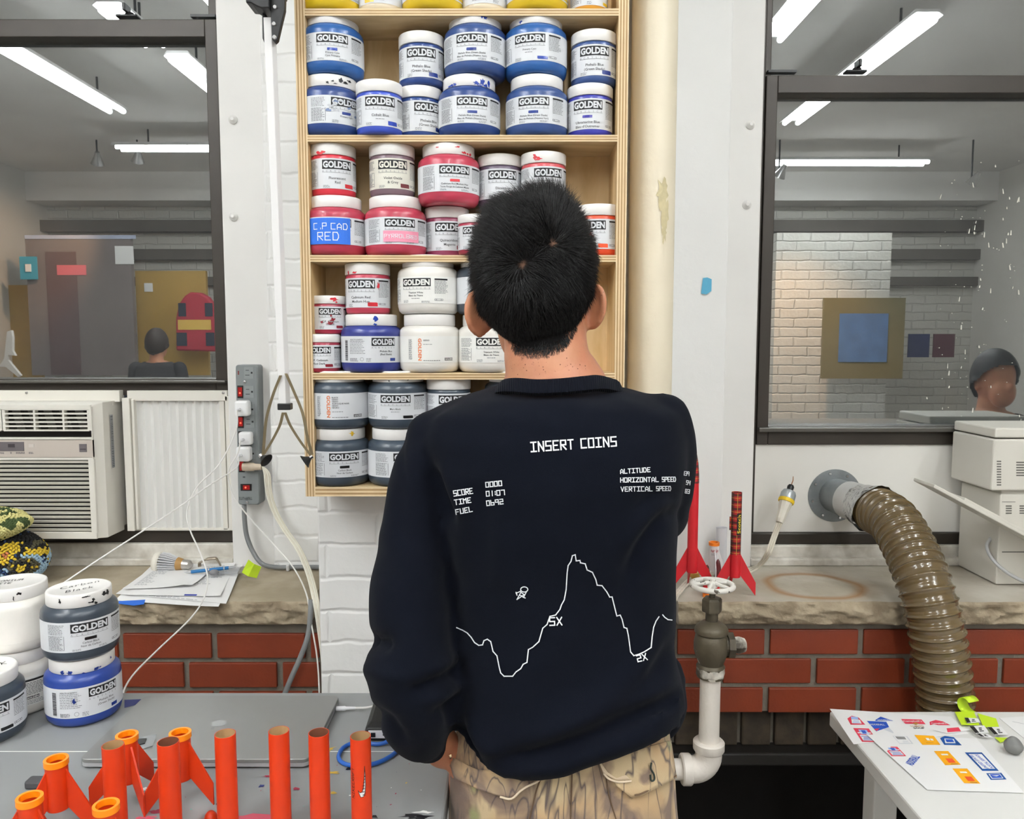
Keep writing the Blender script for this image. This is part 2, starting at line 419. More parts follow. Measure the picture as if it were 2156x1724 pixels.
# right sill: brown ring stains left by a wet pot
m_stone_r = M('stained_sandstone', (190, 184, 171), 0.85, var=0.2, vs=7, var2=(166, 157, 140), bump=0.002, bs=55)
def add_ring(m, c, r, col, wdt):
    nt = m.node_tree; b = nt.nodes['Principled BSDF']; src = b.inputs['Base Color'].links[0].from_socket
    tc = nt.nodes.new('ShaderNodeTexCoord'); nz = nt.nodes.new('ShaderNodeTexNoise'); nz.inputs['Scale'].default_value = 6
    nt.links.new(tc.outputs['Object'], nz.inputs[0])
    ad = nt.nodes.new('ShaderNodeMixRGB'); ad.blend_type = 'ADD'; ad.inputs[0].default_value = 0.05
    nt.links.new(tc.outputs['Object'], ad.inputs[1]); nt.links.new(nz.outputs['Color'], ad.inputs[2])
    mp = nt.nodes.new('ShaderNodeMapping'); mp.inputs['Location'].default_value = (-c[0] - .025, -c[1] - .025, 0); nt.links.new(ad.outputs[0], mp.inputs[0])
    sc = nt.nodes.new('ShaderNodeVectorMath'); sc.operation = 'MULTIPLY'; sc.inputs[1].default_value = (1, 1.15, 0); nt.links.new(mp.outputs[0], sc.inputs[0])
    ln = nt.nodes.new('ShaderNodeVectorMath'); ln.operation = 'LENGTH'; nt.links.new(sc.outputs[0], ln.inputs[0])
    rp = nt.nodes.new('ShaderNodeValToRGB'); nt.links.new(ln.outputs['Value'], rp.inputs[0]); cr = rp.color_ramp
    cr.elements[0].position = r - wdt; cr.elements[0].color = (0, 0, 0, 1); cr.elements[1].position = r; cr.elements[1].color = (1, 1, 1, 1)
    e = cr.elements.new(r + wdt * .8); e.color = (.25, .25, .25, 1); e = cr.elements.new(r + wdt * 2.5); e.color = (0, 0, 0, 1)
    mx = nt.nodes.new('ShaderNodeMixRGB'); mx.inputs[2].default_value = lin(col) + (1,)
    ml = nt.nodes.new('ShaderNodeMath'); ml.operation = 'MULTIPLY'; ml.inputs[1].default_value = .85; nt.links.new(rp.outputs[0], ml.inputs[0])
    nt.links.new(ml.outputs[0], mx.inputs[0]); nt.links.new(src, mx.inputs[1]); nt.links.new(mx.outputs[0], b.inputs['Base Color'])
pr = atz(1712, 1232, ZS)
add_ring(m_stone_r, (pr.x, pr.y), 0.105, (150, 108, 60), 0.02)
sill('trim_1', -1.95, XSL1, None, [m_stone_l, m_rock])
sill('trim_2', XSR0, 2.15, None, [m_stone_r, m_rock])

# ------------------------------------------------------------------ windows
def glass_mat():
    m = bpy.data.materials.new('dusty_window_glass'); m.use_nodes = True; nt = m.node_tree
    for n in list(nt.nodes): nt.nodes.remove(n)
    out = nt.nodes.new('ShaderNodeOutputMaterial')
    gl = nt.nodes.new('ShaderNodeBsdfGlossy'); gl.inputs['Roughness'].default_value = 0.0; gl.inputs['Color'].default_value = (.95, .97, .97, 1)
    tr = nt.nodes.new('ShaderNodeBsdfTransparent'); tr.inputs[0].default_value = (.8, .83, .82, 1)
    df = nt.nodes.new('ShaderNodeBsdfDiffuse'); df.inputs[0].default_value = (.5, .5, .48, 1)
    tc = nt.nodes.new('ShaderNodeTexCoord'); nz = nt.nodes.new('ShaderNodeTexNoise'); nz.inputs['Scale'].default_value = 5; nz.inputs['Detail'].default_value = 6
    nt.links.new(tc.outputs['Object'], nz.inputs[0])
    rp = nt.nodes.new('ShaderNodeMapRange'); rp.inputs[1].default_value = .35; rp.inputs[2].default_value = .75; rp.inputs[3].default_value = .03; rp.inputs[4].default_value = .09
    nt.links.new(nz.outputs[0], rp.inputs[0])
    a = nt.nodes.new('ShaderNodeMixShader'); nt.links.new(rp.outputs[0], a.inputs[0]); nt.links.new(tr.outputs[0], a.inputs[1]); nt.links.new(df.outputs[0], a.inputs[2])
    fr = nt.nodes.new('ShaderNodeFresnel'); fr.inputs[0].default_value = 1.5
    ad = nt.nodes.new('ShaderNodeMath'); ad.inputs[1].default_value = GLASS_REFL; nt.links.new(fr.outputs[0], ad.inputs[0])
    b = nt.nodes.new('ShaderNodeMixShader'); nt.links.new(ad.outputs[0], b.inputs[0]); nt.links.new(a.outputs[0], b.inputs[1]); nt.links.new(gl.outputs[0], b.inputs[2])
    nt.links.new(b.outputs[0], out.inputs[0]); return m
GLASS_REFL = 0.31
m_glass = glass_mat()
def fr_box(mb, px0, py0, px1, py1, Yf, d, mi=0):
    """box whose front face fills the pixel rectangle at depth Yf"""
    a = at(px0, py0, Yf); b = at(px1, py1, Yf)
    mb.box((min(a.x, b.x), Yf, min(a.z, b.z)), (max(a.x, b.x), Yf + d, max(a.z, b.z)), mi)
# left window
zl = lambda y, Y=YF: at(300, y, Y).z
mb = MB(); x0 = -1.95
wxo = XL                                           # outer frame edge
ZBF = at(300, 1142, YF).z
xs1 = at(445, 500, YF).x; xs2 = at(470, 500, YF).x
mb.box((xs2, YF + .005, ZBF), (wxo + .01, 2.12, ZT), 0)                 # jamb
mb.box((x0, YF + .0, ZBF), (wxo, 2.1, at(300, 1105, YF).z), 0)          # bottom member
w1 = struct('window_1', mb, m_frame, bevel=.003, smooth=False)
mb = MB()
mb.box((xs1, YF, zl(832)), (xs2, 2.04, zl(40)), 0)                      # lower sash stile
mb.box((x0, YF, zl(78)), (xs1, 2.04, zl(40)), 0)                        # meeting rail
mb.box((x0, YF, zl(832)), (xs1, 2.04, zl(797)), 0)                      # bottom rail
mb.box((x0, YF - .018, zl(806)), (xs2 + .0, YF, zl(800)), 1)            # lift lip
mb.box((xs1 - .012, 2.045, zl(40)), (xs2 - .01, 2.09, ZT), 0)           # upper sash stile
obj('sash_frame', mb, [m_frame, M('frame_lip', (88, 85, 80), .35, metal=.4)], w1, bevel=.002, smooth=False)
mb = MB(); mb.box((x0, YG, zl(797)), (xs1, YG + .004, zl(78)))
mb.box((x0, YG + .045, zl(42)), (xs1, YG + .049, ZT)); obj('glass', mb, m_glass, w1, smooth=False)
def sash_lock(px, py, par):
    mb = MB(); c = at(px, py, YF + .01); mb.cbox(c, (.052, .025, .006)); mb.lathe([(.012, 0), (.01, .008)], c + Vector((.004, 0, .002)), (0, 0, 1), 14)
    mb.box(c + Vector((-.002, -.028, .006)), c + Vector((.006, .004, .024))); obj('sash_lock', mb, m_black, par, bevel=.002)
sash_lock(270, 36, w1)
mb = MB(); mb.cbox(at(430, 36, YF + .01), (.06, .02, .006)); obj('tilt_latch', mb, m_black, w1)
# right window
zr = lambda y, Y=YF: at(1800, y, Y).z
mb = MB(); x1 = 2.15
ZBR = zr(1146); xr0 = at(1605, 500, YF).x; xr1 = at(1629, 500, YF).x
mb.box((XR - .012, YF + .005, ZBR), (xr0, 2.12, ZT), 0)
mb.box((XR - .01, YF, ZBR), (x1, 2.1, zr(1122)), 0)
w2 = struct('window_2', mb, m_frame, bevel=.003, smooth=False)
mb = MB()
mb.box((xr0, YF, zr(936)), (xr1, 2.04, zr(158)), 0)
mb.box((xr1, YF, zr(196)), (x1, 2.04, zr(158)), 0)
mb.box((xr1, YF, zr(936)), (x1, 2.04, zr(898)), 0)
mb.box((xr0 - .0, YF - .018, zr(908)), (x1, YF, zr(899)), 1)
mb.box((xr0 + .0, 2.045, zr(160)), (xr0 + .03, 2.09, ZT), 0)
obj('sash_frame', mb, [m_frame, MATS['frame_lip']], w2, bevel=.002, smooth=False)
mb = MB(); mb.box((xr1, YG, zr(900)), (x1, YG + .004, zr(196))); mb.box((xr0 + .03, YG + .045, zr(160)), (x1, YG + .049, ZT)); obj('glass', mb, m_glass, w2, smooth=False)
# paint drips on the right pane
mb = MB(); rr = random.Random(5)
for i in range(110):
    px = rr.gauss(2060, 55); py = rr.uniform(330, 890)
    if px > 2150 or px < 1880: continue
    c = at(px, py, YG - .0008); L = rr.choice([.001, .0015, .002, .006, .012]) ; s_ = .0009 + rr.random() * .0009; tl = rr.uniform(-.25, .25)
    mb.prism([c + Vector((-s_, 0, 0)), c + Vector((s_, 0, 0)), c + Vector((s_ * .6 + L * tl, 0, L)), c + Vector((-s_ * .6 + L * tl, 0, L))], (0, .0008, 0))
obj('paint_drips', mb, M('dried_paint', (215, 212, 200), .6), w2, smooth=False, kind='stuff')
sash_lock(1800, 152, w2)
mb = MB(); mb.cbox(at(1645, 152, YF + .01), (.07, .02, .006)); obj('tilt_latch', mb, m_black, w2)
# white board that fills the lower right opening, with its upper batten
mb = MB(); mb.box((xr0 - .015, YF + .008, zr(1122)), (x1, YF + .03, zr(936)), 0)
obj('filler_panel', mb, M('white_board', (226, 223, 216), .55, var=.05, vs=4), w2, bevel=.002, smooth=False)
# white painted wood below the frames
for nm, xa, xb, zt_, py in (('trim_3', -1.95, XL + .0, ZBF, 1145), ('trim_4', XR, 2.15, ZBR, 1146)):
    mb = MB(); mb.box((xa, 1.975, ZS), (xb, 2.2, zt_)); mb.box((xa, 1.955, ZS), (xb, 2.0, ZS + .02))
    struct(nm, mb, M('flaking_white_trim', (226, 222, 213), .6, var=.12, vs=22, var2=(190, 184, 172), bump=.002, bs=35), bevel=.004, smooth=False)

# ------------------------------------------------------------------ cream riser pipe
pc = at(1372, 500, YP - .052); rp_ = mpp(1372, 500, YP - .05) * 47
mb = MB(); n = 40
mb.tube([(pc.x, YP - .052, z) for z in np.linspace(0, CEIL, n)], rp_, 40)
pipe = obj('riser_pipe', mb, m_cream, angle=60); tag(pipe, 'thick cream painted riser pipe beside the plywood shelf', 'pipe')
mb = MB(); rr = random.Random(3)
def pipe_fn(u, v): a = u / rp_; return Vector((pc.x + (rp_ + .0012) * math.sin(a), YP - .052 - (rp_ + .0012) * math.cos(a), v))
for px, py, ru, rv in ((1383, 400, .010, .022), (1388, 445, .007, .03), (1380, 425, .006, .014), (1387, 490, .005, .016)):
    blob_uv(mb, pipe_fn, (px - 1371) * .00092 * 1.1, at(px, py, YP - .09).z, ru, rv, 0, 18, .45, rr)
obj('peeling_patch', mb, M('peeled_paint', (205, 192, 152), .8, var=.2, vs=60), pipe, smooth=False)
# blue tape on the wall
mb = MB(); a = at(1477, 585, YW - .004); b = at(1498, 618, YW - .004)
mb.rings([[(a.x, YW - .002, b.z), (a.x + .004, YW - .002, a.z)], [(a.x + .012, YW - .006, b.z - .002), (a.x + .014, YW - .005, a.z + .001)], [(b.x, YW - .003, b.z + .006), (b.x, YW - .003, a.z - .003)]], False, False, False)
o = obj('blue_tape', mb, M('light_blue_tape', (92, 172, 205), .6), smooth=False); tag(o, 'small piece of light blue tape stuck to the white wall', 'tape')
# ------------------------------------------------------------------ ceiling fluorescent fixtures: those mirrored in the panes, plus added ones for fill
m_tube = M('lit_fluorescent_tube', (255, 255, 252), .3, emit=(246, 250, 252), es=TUBE_POWER)
m_fix = M('fixture_white', (236, 236, 234), .5)
def fixture(name, x, y0, y1, axis, label, z=3.28):
    t = thing('fluorescent_light', label, 'ceiling light', ((x, (y0 + y1) / 2, z) if axis == 'y' else ((y0 + y1) / 2, x, z)), 'fluorescent lights on the ceiling')
    P = (lambda a, b, c: Vector((x + a, b, z + c))) if axis == 'y' else (lambda a, b, c: Vector((b, x + a, z + c)))
    mb = MB(); prf = [(-.085, .012), (-.06, .03), (.06, .03), (.085, .012), (.065, .045), (-.065, .045)]
    mb.rings([[P(a, y0, c) for a, c in prf], [P(a, y1, c) for a, c in prf]]); obj('reflector', mb, m_fix, t, smooth=False)
    mb = MB()
    for yy in (y0 + .3, y1 - .3): a_ = P(0, yy, .045); mb.cyl(a_, (a_.x, a_.y, CEIL), .008, seg=8)
    obj('hanger_rod', mb, m_black, t)
    for s in (-.052, .052):
        mb = MB(); mb.tube([P(s, y0 + .03, .005), P(s, y1 - .03, .0)], .019, 12); obj('lamp_tube', mb, m_tube, t)
hz = lambda z: z - CAMZ
def rfz(px, py, z):
    """point on the ceiling plane whose mirror image sits at the pixel"""
    p = atz(px, py, z); return Vector((p.x, 2 * YG - p.y, z))
ZLt = 3.28
a, b = rfz(1985, 22, ZLt), rfz(1655, 262, ZLt); fixture('r', (a.x + b.x) / 2, b.y, a.y, 'y', 'long fluorescent light over the right side of the room')
a, b = rfz(0, 96, ZLt), rfz(252, 238, ZLt); fixture('l', (a.x + b.x) / 2, b.y, a.y + .6, 'y', 'long fluorescent light over the far left of the room')
a, b = rfz(215, 0, ZLt), rfz(325, 100, ZLt); fixture('l2', (a.x + b.x) / 2, b.y, a.y, 'y', 'fluorescent light left of centre, nearer the windows')
a, b = rfz(362, 122, ZLt), rfz(500, 240, ZLt); fixture('l3', (a.x + b.x) / 2 + .04, b.y, a.y, 'y', 'fluorescent light left of centre, farther back in the row')
a, b = rfz(243, 313, ZLt), rfz(520, 318, ZLt); fixture('bl', a.y, a.x, b.x, 'x', 'crosswise fluorescent light at the back left')
a, b = rfz(1560, 343, ZLt), rfz(1940, 350, ZLt); fixture('br', a.y, a.x, b.x, 'x', 'crosswise fluorescent light at the back right')
fixture('c', .15, -2.4, .0, 'y', 'added long fluorescent fill light overhead behind the standing person')  # not mirrored in any pane; added to light the person and shelf softly
fixture('c2', .15, -5.0, -2.7, 'y', 'added long fluorescent fill light over the centre of the back of the room')  # added unseen fixture that continues the overhead fill to the back
fixture('n1', -1.5, -.6, .9, 'y', 'added fluorescent fill light above the grey bench'); fixture('n2', 1.5, -.6, .9, 'y', 'added fluorescent fill light above the white desk')  # added unseen pair, extra fill from above on both sides
# ceiling beams and spot lamps seen mirrored in the panes
for px, py, lb, on in ((28, 235, 'spot lamp on the ceiling track at the far left', 0), (205, 345, 'warm lit spot lamp at the back left', 1), (290, 340, 'unlit spot lamp beside the warm one', 0), (1640, 372, 'warm lit spot lamp at the back right', 1), (2045, 388, 'spot lamp at the far back right', 0)):
    p = rf(px, py, -3.6); s_ = thing('spot_lamp', lb, 'spot lamp', p, 'spot lamps on the ceiling'); mb = MB(); mb.cyl((p.x, p.y, p.z + .05), (p.x, p.y, CEIL), .008); obj('stem', mb, m_black, s_)
    mb = MB(); mb.lathe([(.02, .12), (.03, .08), (.06, .0), (.055, .0), (.025, .07)], p, (.3, .5, .8), 20); obj('lamp_shade', mb, m_steel, s_)
    mb = MB(); mb.sphere(p + Vector((.006, .01, .02)), .035, 12); obj('bulb', mb, M('warm_bulb', (255, 220, 170), .3, emit=(255, 190, 120), es=10) if on else M('grey_bulb', (190, 190, 190), .3), s_)
for nm, p_, tgt, en in (('warm_spot_right', (2.4, -2.9, 3.1), rf(1690, 760, -4.3), 170), ('warm_spot_left', (-3.9, -3.2, 3.1), rf(20, 600, -4.6), 90)):
    ld = bpy.data.lights.new(nm, 'SPOT'); ld.energy = en; ld.color = (1.0, .62, .34); ld.spot_size = 1.0; ld.spot_blend = .8; ld.shadow_soft_size = .06
    lo = bpy.data.objects.new('spot_light', ld); COL.objects.link(lo); lo.location = p_; lo.rotation_euler = (tgt - Vector(p_)).to_track_quat('-Z', 'Y').to_euler()
# things along the back of the room, seen only in the panes
def slab(name, px0, py0, px1, py1, Y, label, cat, mat, th=.02, parts=()):
    a, b = rf(px0, py0, Y), rf(px1, py1, Y); x0, x1 = min(a.x, b.x), max(a.x, b.x); z0, z1 = min(a.z, b.z), max(a.z, b.z)
    t = thing(name, label, cat, ((x0 + x1) / 2, Y, z0)); mb = MB(); mb.box((x0, Y - th, z0), (x1, Y, z1)); obj(parts[0] if parts else 'panel', mb, mat, t, smooth=False); return t, (x0, x1, z0, z1)
_k = [0.006]
def onslab(t, nm, px0, py0, px1, py1, Y, mat):
    a, b = rf(px0, py0, Y), rf(px1, py1, Y); mb = MB(); mb.box((min(a.x, b.x), Y - .002, min(a.z, b.z)), (max(a.x, b.x), Y + _k[0], max(a.z, b.z))); _k[0] += .001; obj(nm, mb, mat, t, smooth=False)
YBK_ = -4.2
t, r_ = slab('display_board', 52, 500, 286, 790, YBK_, 'grey display board with a pale top rail at the back of the room', 'board', M('board_grey', (128, 118, 116), .7), .06)
onslab(t, 'rail', 52, 495, 286, 503, YBK_, M('pale_blue_rail', (176, 184, 208), .5)); onslab(t, 'poster', 95, 530, 172, 788, YBK_, M('brown_poster', (104, 84, 84), .7)); onslab(t, 'sign', 120, 558, 182, 579, YBK_, M('pink_sign', (214, 112, 122), .6)); onslab(t, 'paper', 242, 518, 282, 556, YBK_, m_paper)
t, r_ = slab('yellow_door', 284, 570, 440, 790, -4.5, 'ochre painted door at the back of the room', 'door', M('ochre_paint', (186, 150, 78), .6), .05); onslab(t, 'notice', 304, 596, 322, 614, -4.5, m_paper)
t, r_ = slab('display_board', 1636, 490, 1862, 885, -4.3, 'white brick panel at the back right of the room', 'board', m_wback, .15)
t, r_ = slab('painting', 1736, 627, 1900, 797, -4.0, 'painting of a blue square in an olive field with an olive frame', 'painting', M('olive_frame', (122, 112, 76), .6), .04); onslab(t, 'canvas', 1768, 660, 1866, 762, -4.0, M('blue_square', (88, 122, 172), .6, var=.2, vs=8))
for px, lb, c_ in ((1935, 'small dark blue picture at the back right', (52, 58, 98)), (1988, 'small dark red picture at the back right', (92, 52, 62))):
    t, r_ = slab('picture', px - 21, 703, px + 21, 752, -4.4, lb, 'picture', M('pic_%d' % px, c_, .6), .02, ('canvas',))
t, r_ = slab('picture', 40, 540, 78, 588, -4.15, 'small teal picture with a white star at the back left', 'picture', M('teal_picture', (70, 160, 186), .6), .02, ('canvas',)); onslab(t, 'star', 54, 556, 66, 572, -4.15, m_paper)
# warm lit screen wall at the back left
t, r_ = slab('display_board', -60, 600, 90, 820, -4.6, 'ochre wall board at the far back left', 'board', MATS['ochre_paint'], .05)
# red jacket on a hook
p = rf(407, 680, -4.2); t = thing('red_jacket', 'red jacket with dark patches hanging at the back of the room', 'jacket', (p.x, -4.2, p.z - .3))
k_ = (rf(447, 680, -4.2) - rf(365, 680, -4.2)).length / 82; mb = MB(); q = lambda x, y: Vector((p.x + (x - 407) * k_, -4.35, p.z - (y - 680) * k_))
mb.prism([q(365, 738), q(367, 670), q(374, 640), (q(388, 622)), q(400, 615), q(420, 616), q(435, 625), q(446, 640), q(449, 680), q(449, 740)], (0, .12, 0)); obj('jacket_body', mb, M('jacket_red', (178, 52, 66), .8), t, bevel=.02)
mb = MB(); a, b = q(372, 673), q(442, 694); mb.box((a.x, -4.235, b.z), (b.x, -4.225, a.z)); obj('band', mb, M('jacket_yellow', (226, 186, 90), .7), t, smooth=False)
for x0, x1, y0, y1 in ((374, 390, 638, 666), (430, 446, 638, 666), (368, 390, 700, 728), (430, 448, 700, 728)): mb = MB(); a, b = q(x0, y0), q(x1, y1); mb.box((a.x, -4.235, b.z), (b.x, -4.226, a.z)); obj('patch', mb, M('jacket_dark', (52, 58, 72), .8), t, smooth=False)
# white foam aeroplane
p = rf(20, 745, -2.6); t = thing('foam_aeroplane', 'white foam aeroplane model standing on its tail at the back left', 'model aeroplane', p); s_ = .0036
mb = MB(); mb.prism([p + Vector((x * s_, 0, -y * s_)) for x, y in ((-22, 30), (-8, 10), (2, -52), (12, -55), (14, -40), (12, -8), (18, 4), (2, 2), (0, 14), (28, 50), (22, 54), (-6, 30))], (0, .03, 0)); obj('fuselage', mb, M('foam_white', (224, 216, 208), .7), t, smooth=False)
# work tables they sit at
for nm, x0, x1, lb in (('work_table', -4.2, -2.0, 'grey work table at the back left of the room'), ('work_table', 2.1, 4.6, 'grey work table at the back right of the room')):
    t = thing(nm, lb, 'table', ((x0 + x1) / 2, -3.4, 0)); mb = MB(); mb.box((x0, -3.9, .72), (x1, -3.35, .76)); obj('tabletop', mb, M('table_grey', (150, 150, 148), .5), t, smooth=False)
    for x in (x0 + .05, x1 - .1):
        for y in (-3.85, -3.45): mb = MB(); mb.box((x, y, 0), (x + .05, y + .05, .72)); obj('leg', mb, m_black, t, smooth=False)
# ------------------------------------------------------------------ plywood shelf
YF0 = 1.46                                        # shelf front
def grain(name, rgb, dark, rot):
    m = M(name, rgb, 0.55); nt = m.node_tree; b = nt.nodes['Principled BSDF']
    tc = nt.nodes.new('ShaderNodeTexCoord'); mp = nt.nodes.new('ShaderNodeMapping'); mp.inputs['Scale'].default_value = rot
    nt.links.new(tc.outputs['Object'], mp.inputs[0])
    n = nt.nodes.new('ShaderNodeTexNoise'); n.inputs['Scale'].default_value = 4.0; n.inputs['Detail'].default_value = 6; n.inputs['Distortion'].default_value = 1.2
    nt.links.new(mp.outputs[0], n.inputs[0])
    r = nt.nodes.new('ShaderNodeValToRGB'); r.color_ramp.elements[0].position = .36; r.color_ramp.elements[1].position = .6
    r.color_ramp.elements[0].color = lin(dark) + (1,); r.color_ramp.elements[1].color = lin(rgb) + (1,)
    nt.links.new(n.outputs[0], r.inputs[0]); nt.links.new(r.outputs[0], b.inputs['Base Color'])
    v = nt.nodes.new('ShaderNodeTexVoronoi'); v.inputs['Scale'].default_value = 5.5; v.inputs['Randomness'].default_value = 1
    mp2 = nt.nodes.new('ShaderNodeMapping'); mp2.inputs['Scale'].default_value = tuple(.35 + .65 * (x > 2) for x in rot); nt.links.new(tc.outputs['Object'], mp2.inputs[0])
    nt.links.new(mp2.outputs[0], v.inputs[0])
    k = nt.nodes.new('ShaderNodeMapRange'); k.inputs[1].default_value = .05; k.inputs[2].default_value = .09; k.inputs[3].default_value = .7; k.inputs[4].default_value = 0
    nt.links.new(v.outputs['Distance'], k.inputs[0])
    mx = nt.nodes.new('ShaderNodeMixRGB'); mx.inputs[2].default_value = lin((150, 110, 70)) + (1,); nt.links.new(k.outputs[0], mx.inputs[0])
    nt.links.new(r.outputs[0], mx.inputs[1]); nt.links.new(mx.outputs[0], b.inputs['Base Color'])
    return m
m_plyh = grain('plywood_face', (218, 192, 150), (198, 168, 122), (1, 6, 6))
m_plyv = grain('plywood_back', (220, 190, 142), (200, 166, 114), (5, 5, .8))
m_ply1 = M('ply_layer_light', (224, 200, 160), .6, var=.08, vs=40)
m_ply2 = M('ply_layer_dark', (172, 138, 94), .6, var=.12, vs=60)
SHX0, SHX1 = at(632, 540, YF0).x, at(1318, 540, YF0).x
TS = .0185
YBK = YP - .008                                   # front of the back panel
zf = lambda py: at(975, py, YF0).z
shelf = thing('paint_shelf', 'tall plywood wall shelf crowded with paint jars', 'shelf', ((SHX0 + SHX1) / 2, YF0, zf(1045)))
def plies(mb, x0, x1, z0, z1, axis, n=7):
    """laminations on the front edge"""
    for k in range(n):
        if axis == 'z': a, b = z0 + (z1 - z0) * k / n, z0 + (z1 - z0) * (k + 1) / n; mb.box((x0, YF0 - .0004, a), (x1, YF0 + .002, b), 1 + k % 2)
        else: a, b = x0 + (x1 - x0) * k / n, x0 + (x1 - x0) * (k + 1) / n; mb.box((a, YF0 - .0004, z0), (b, YF0 + .002, z1), 1 + k % 2)
zbot = zf(1045); ztop = zf(-250)
for xa, xb in ((SHX0, SHX0 + TS), (SHX1 - TS, SHX1)):
    mb = MB(); mb.box((xa, YF0 + .001, zbot), (xb, YP - .001, ztop)); plies(mb, xa, xb, zbot, ztop, 'x')
    obj('side_panel', mb, [m_plyv, m_ply1, m_ply2], shelf, smooth=False)
mb = MB(); mb.box((SHX0 + TS, YBK, zbot + .018), (SHX1 - TS, YP - .001, ztop)); obj('back_panel', mb, m_plyv, shelf, smooth=False)
SHELF = {}
for i, (ya, yb) in enumerate(((-245, -262), (18, 33), (284, 298), (537, 551), (785, 799), (1025, 1045))):
    mb = MB(); za, zb_ = zf(ya), zf(yb)
    if za < zb_: za, zb_ = zb_, za
    mb.box((SHX0 + TS, YF0 + .001, zb_), (SHX1 - TS, YBK, za)); plies(mb, SHX0 + TS, SHX1 - TS, zb_, za, 'z', 5)
    obj('shelf' if i else 'top_panel', mb, [m_plyh, m_ply1, m_ply2], shelf, smooth=False)
    SHELF[i] = za

# ------------------------------------------------------------------ paint jars
KIND = {'Q': dict(R=.0575, L=.0487, H=.1085, lid=.0215, lz=(.0185, .0675),
                  prof=[(.044, 0), (.0505, .001), (.0555, .006), (.0575, .0145), (.0575, .073), (.0563, .079), (.0525, .0835), (.0475, .0865), (.0465, .088), (.0465, .1)]),
        'B': dict(R=.0415, L=.0425, H=.094, lid=.021, lz=(.0115, .066),
                  prof=[(.035, 0), (.0385, .001), (.0407, .004), (.0415, .009), (.0415, .069), (.0405, .072), (.0385, .0735), (.0385, .085)]),
        'C': dict(R=.0338, L=.0345, H=.0715, lid=.0155, lz=(.008, .051),
                  prof=[(.028, 0), (.0312, .001), (.033, .004), (.0338, .008), (.0338, .0535), (.0328, .0555), (.031, .057), (.031, .065)])}
_jm = {}
def jar_meshes(k):
    if k not in _jm:
        d = KIND[k]; mb = MB(); mb.lathe(d['prof'], seg=48); L, H, h = d['L'], d['H'], d['lid']
        lb = MB(); z0 = H - h
        lb.lathe([(L - .003, z0), (L - .0005, z0 + .0003), (L, z0 + .001), (L, H - .0022), (L - .0008, H - .0008), (L - .0022, H - .0001), (L - .004, H - .0001), (L - .0055, H - .0007), (.0, H - .0007)], seg=56)
        _jm[k] = (mb.mesh('jar_body'), lb.mesh('jar_lid'))
    return _jm[k]
def paint(name, rgb): return M('plastic_' + name, tuple(c * (.90 if min(rgb) < 150 else 1) for c in rgb), .32, coat=.15, var=.1, vs=14)
PC = dict(cyan=(47, 104, 178), phthalo=(58, 88, 150), deep=(44, 74, 142), cobalt=(66, 92, 208), ultra=(62, 66, 180), redshade=(50, 62, 148),
          fluor=(232, 56, 74), mauve=(134, 108, 118), cadmium=(208, 68, 92), cpcad=(198, 62, 86), pyrrole=(202, 68, 90), quin=(158, 66, 98), violet=(104, 88, 110),
          orange=(242, 84, 46), darkred=(178, 46, 72), black=(72, 84, 97), carbon=(66, 76, 88), bench=(46, 76, 164), white=(238, 234, 226), yellow=(242, 206, 38), beige=(226, 212, 186), amber=(248, 176, 62), rose=(232, 96, 104))
SW = dict(blue=(18, 48, 130), cy=(20, 60, 160), cob=(30, 62, 170), ult=(38, 30, 150), red=(200, 36, 50), dred=(140, 28, 44), blk=(14, 14, 16), orange=(236, 84, 40), yel=(222, 182, 40), mar=(110, 40, 46))
m_label = M('jar_label_paper', (218, 220, 223), .45); m_label_c = M('jar_label_cream', (222, 219, 206), .45); m_label_w = M('jar_label_white', (238, 237, 232), .45)
m_logo_o = M('label_orange', (226, 122, 66), .5)
JARS = []
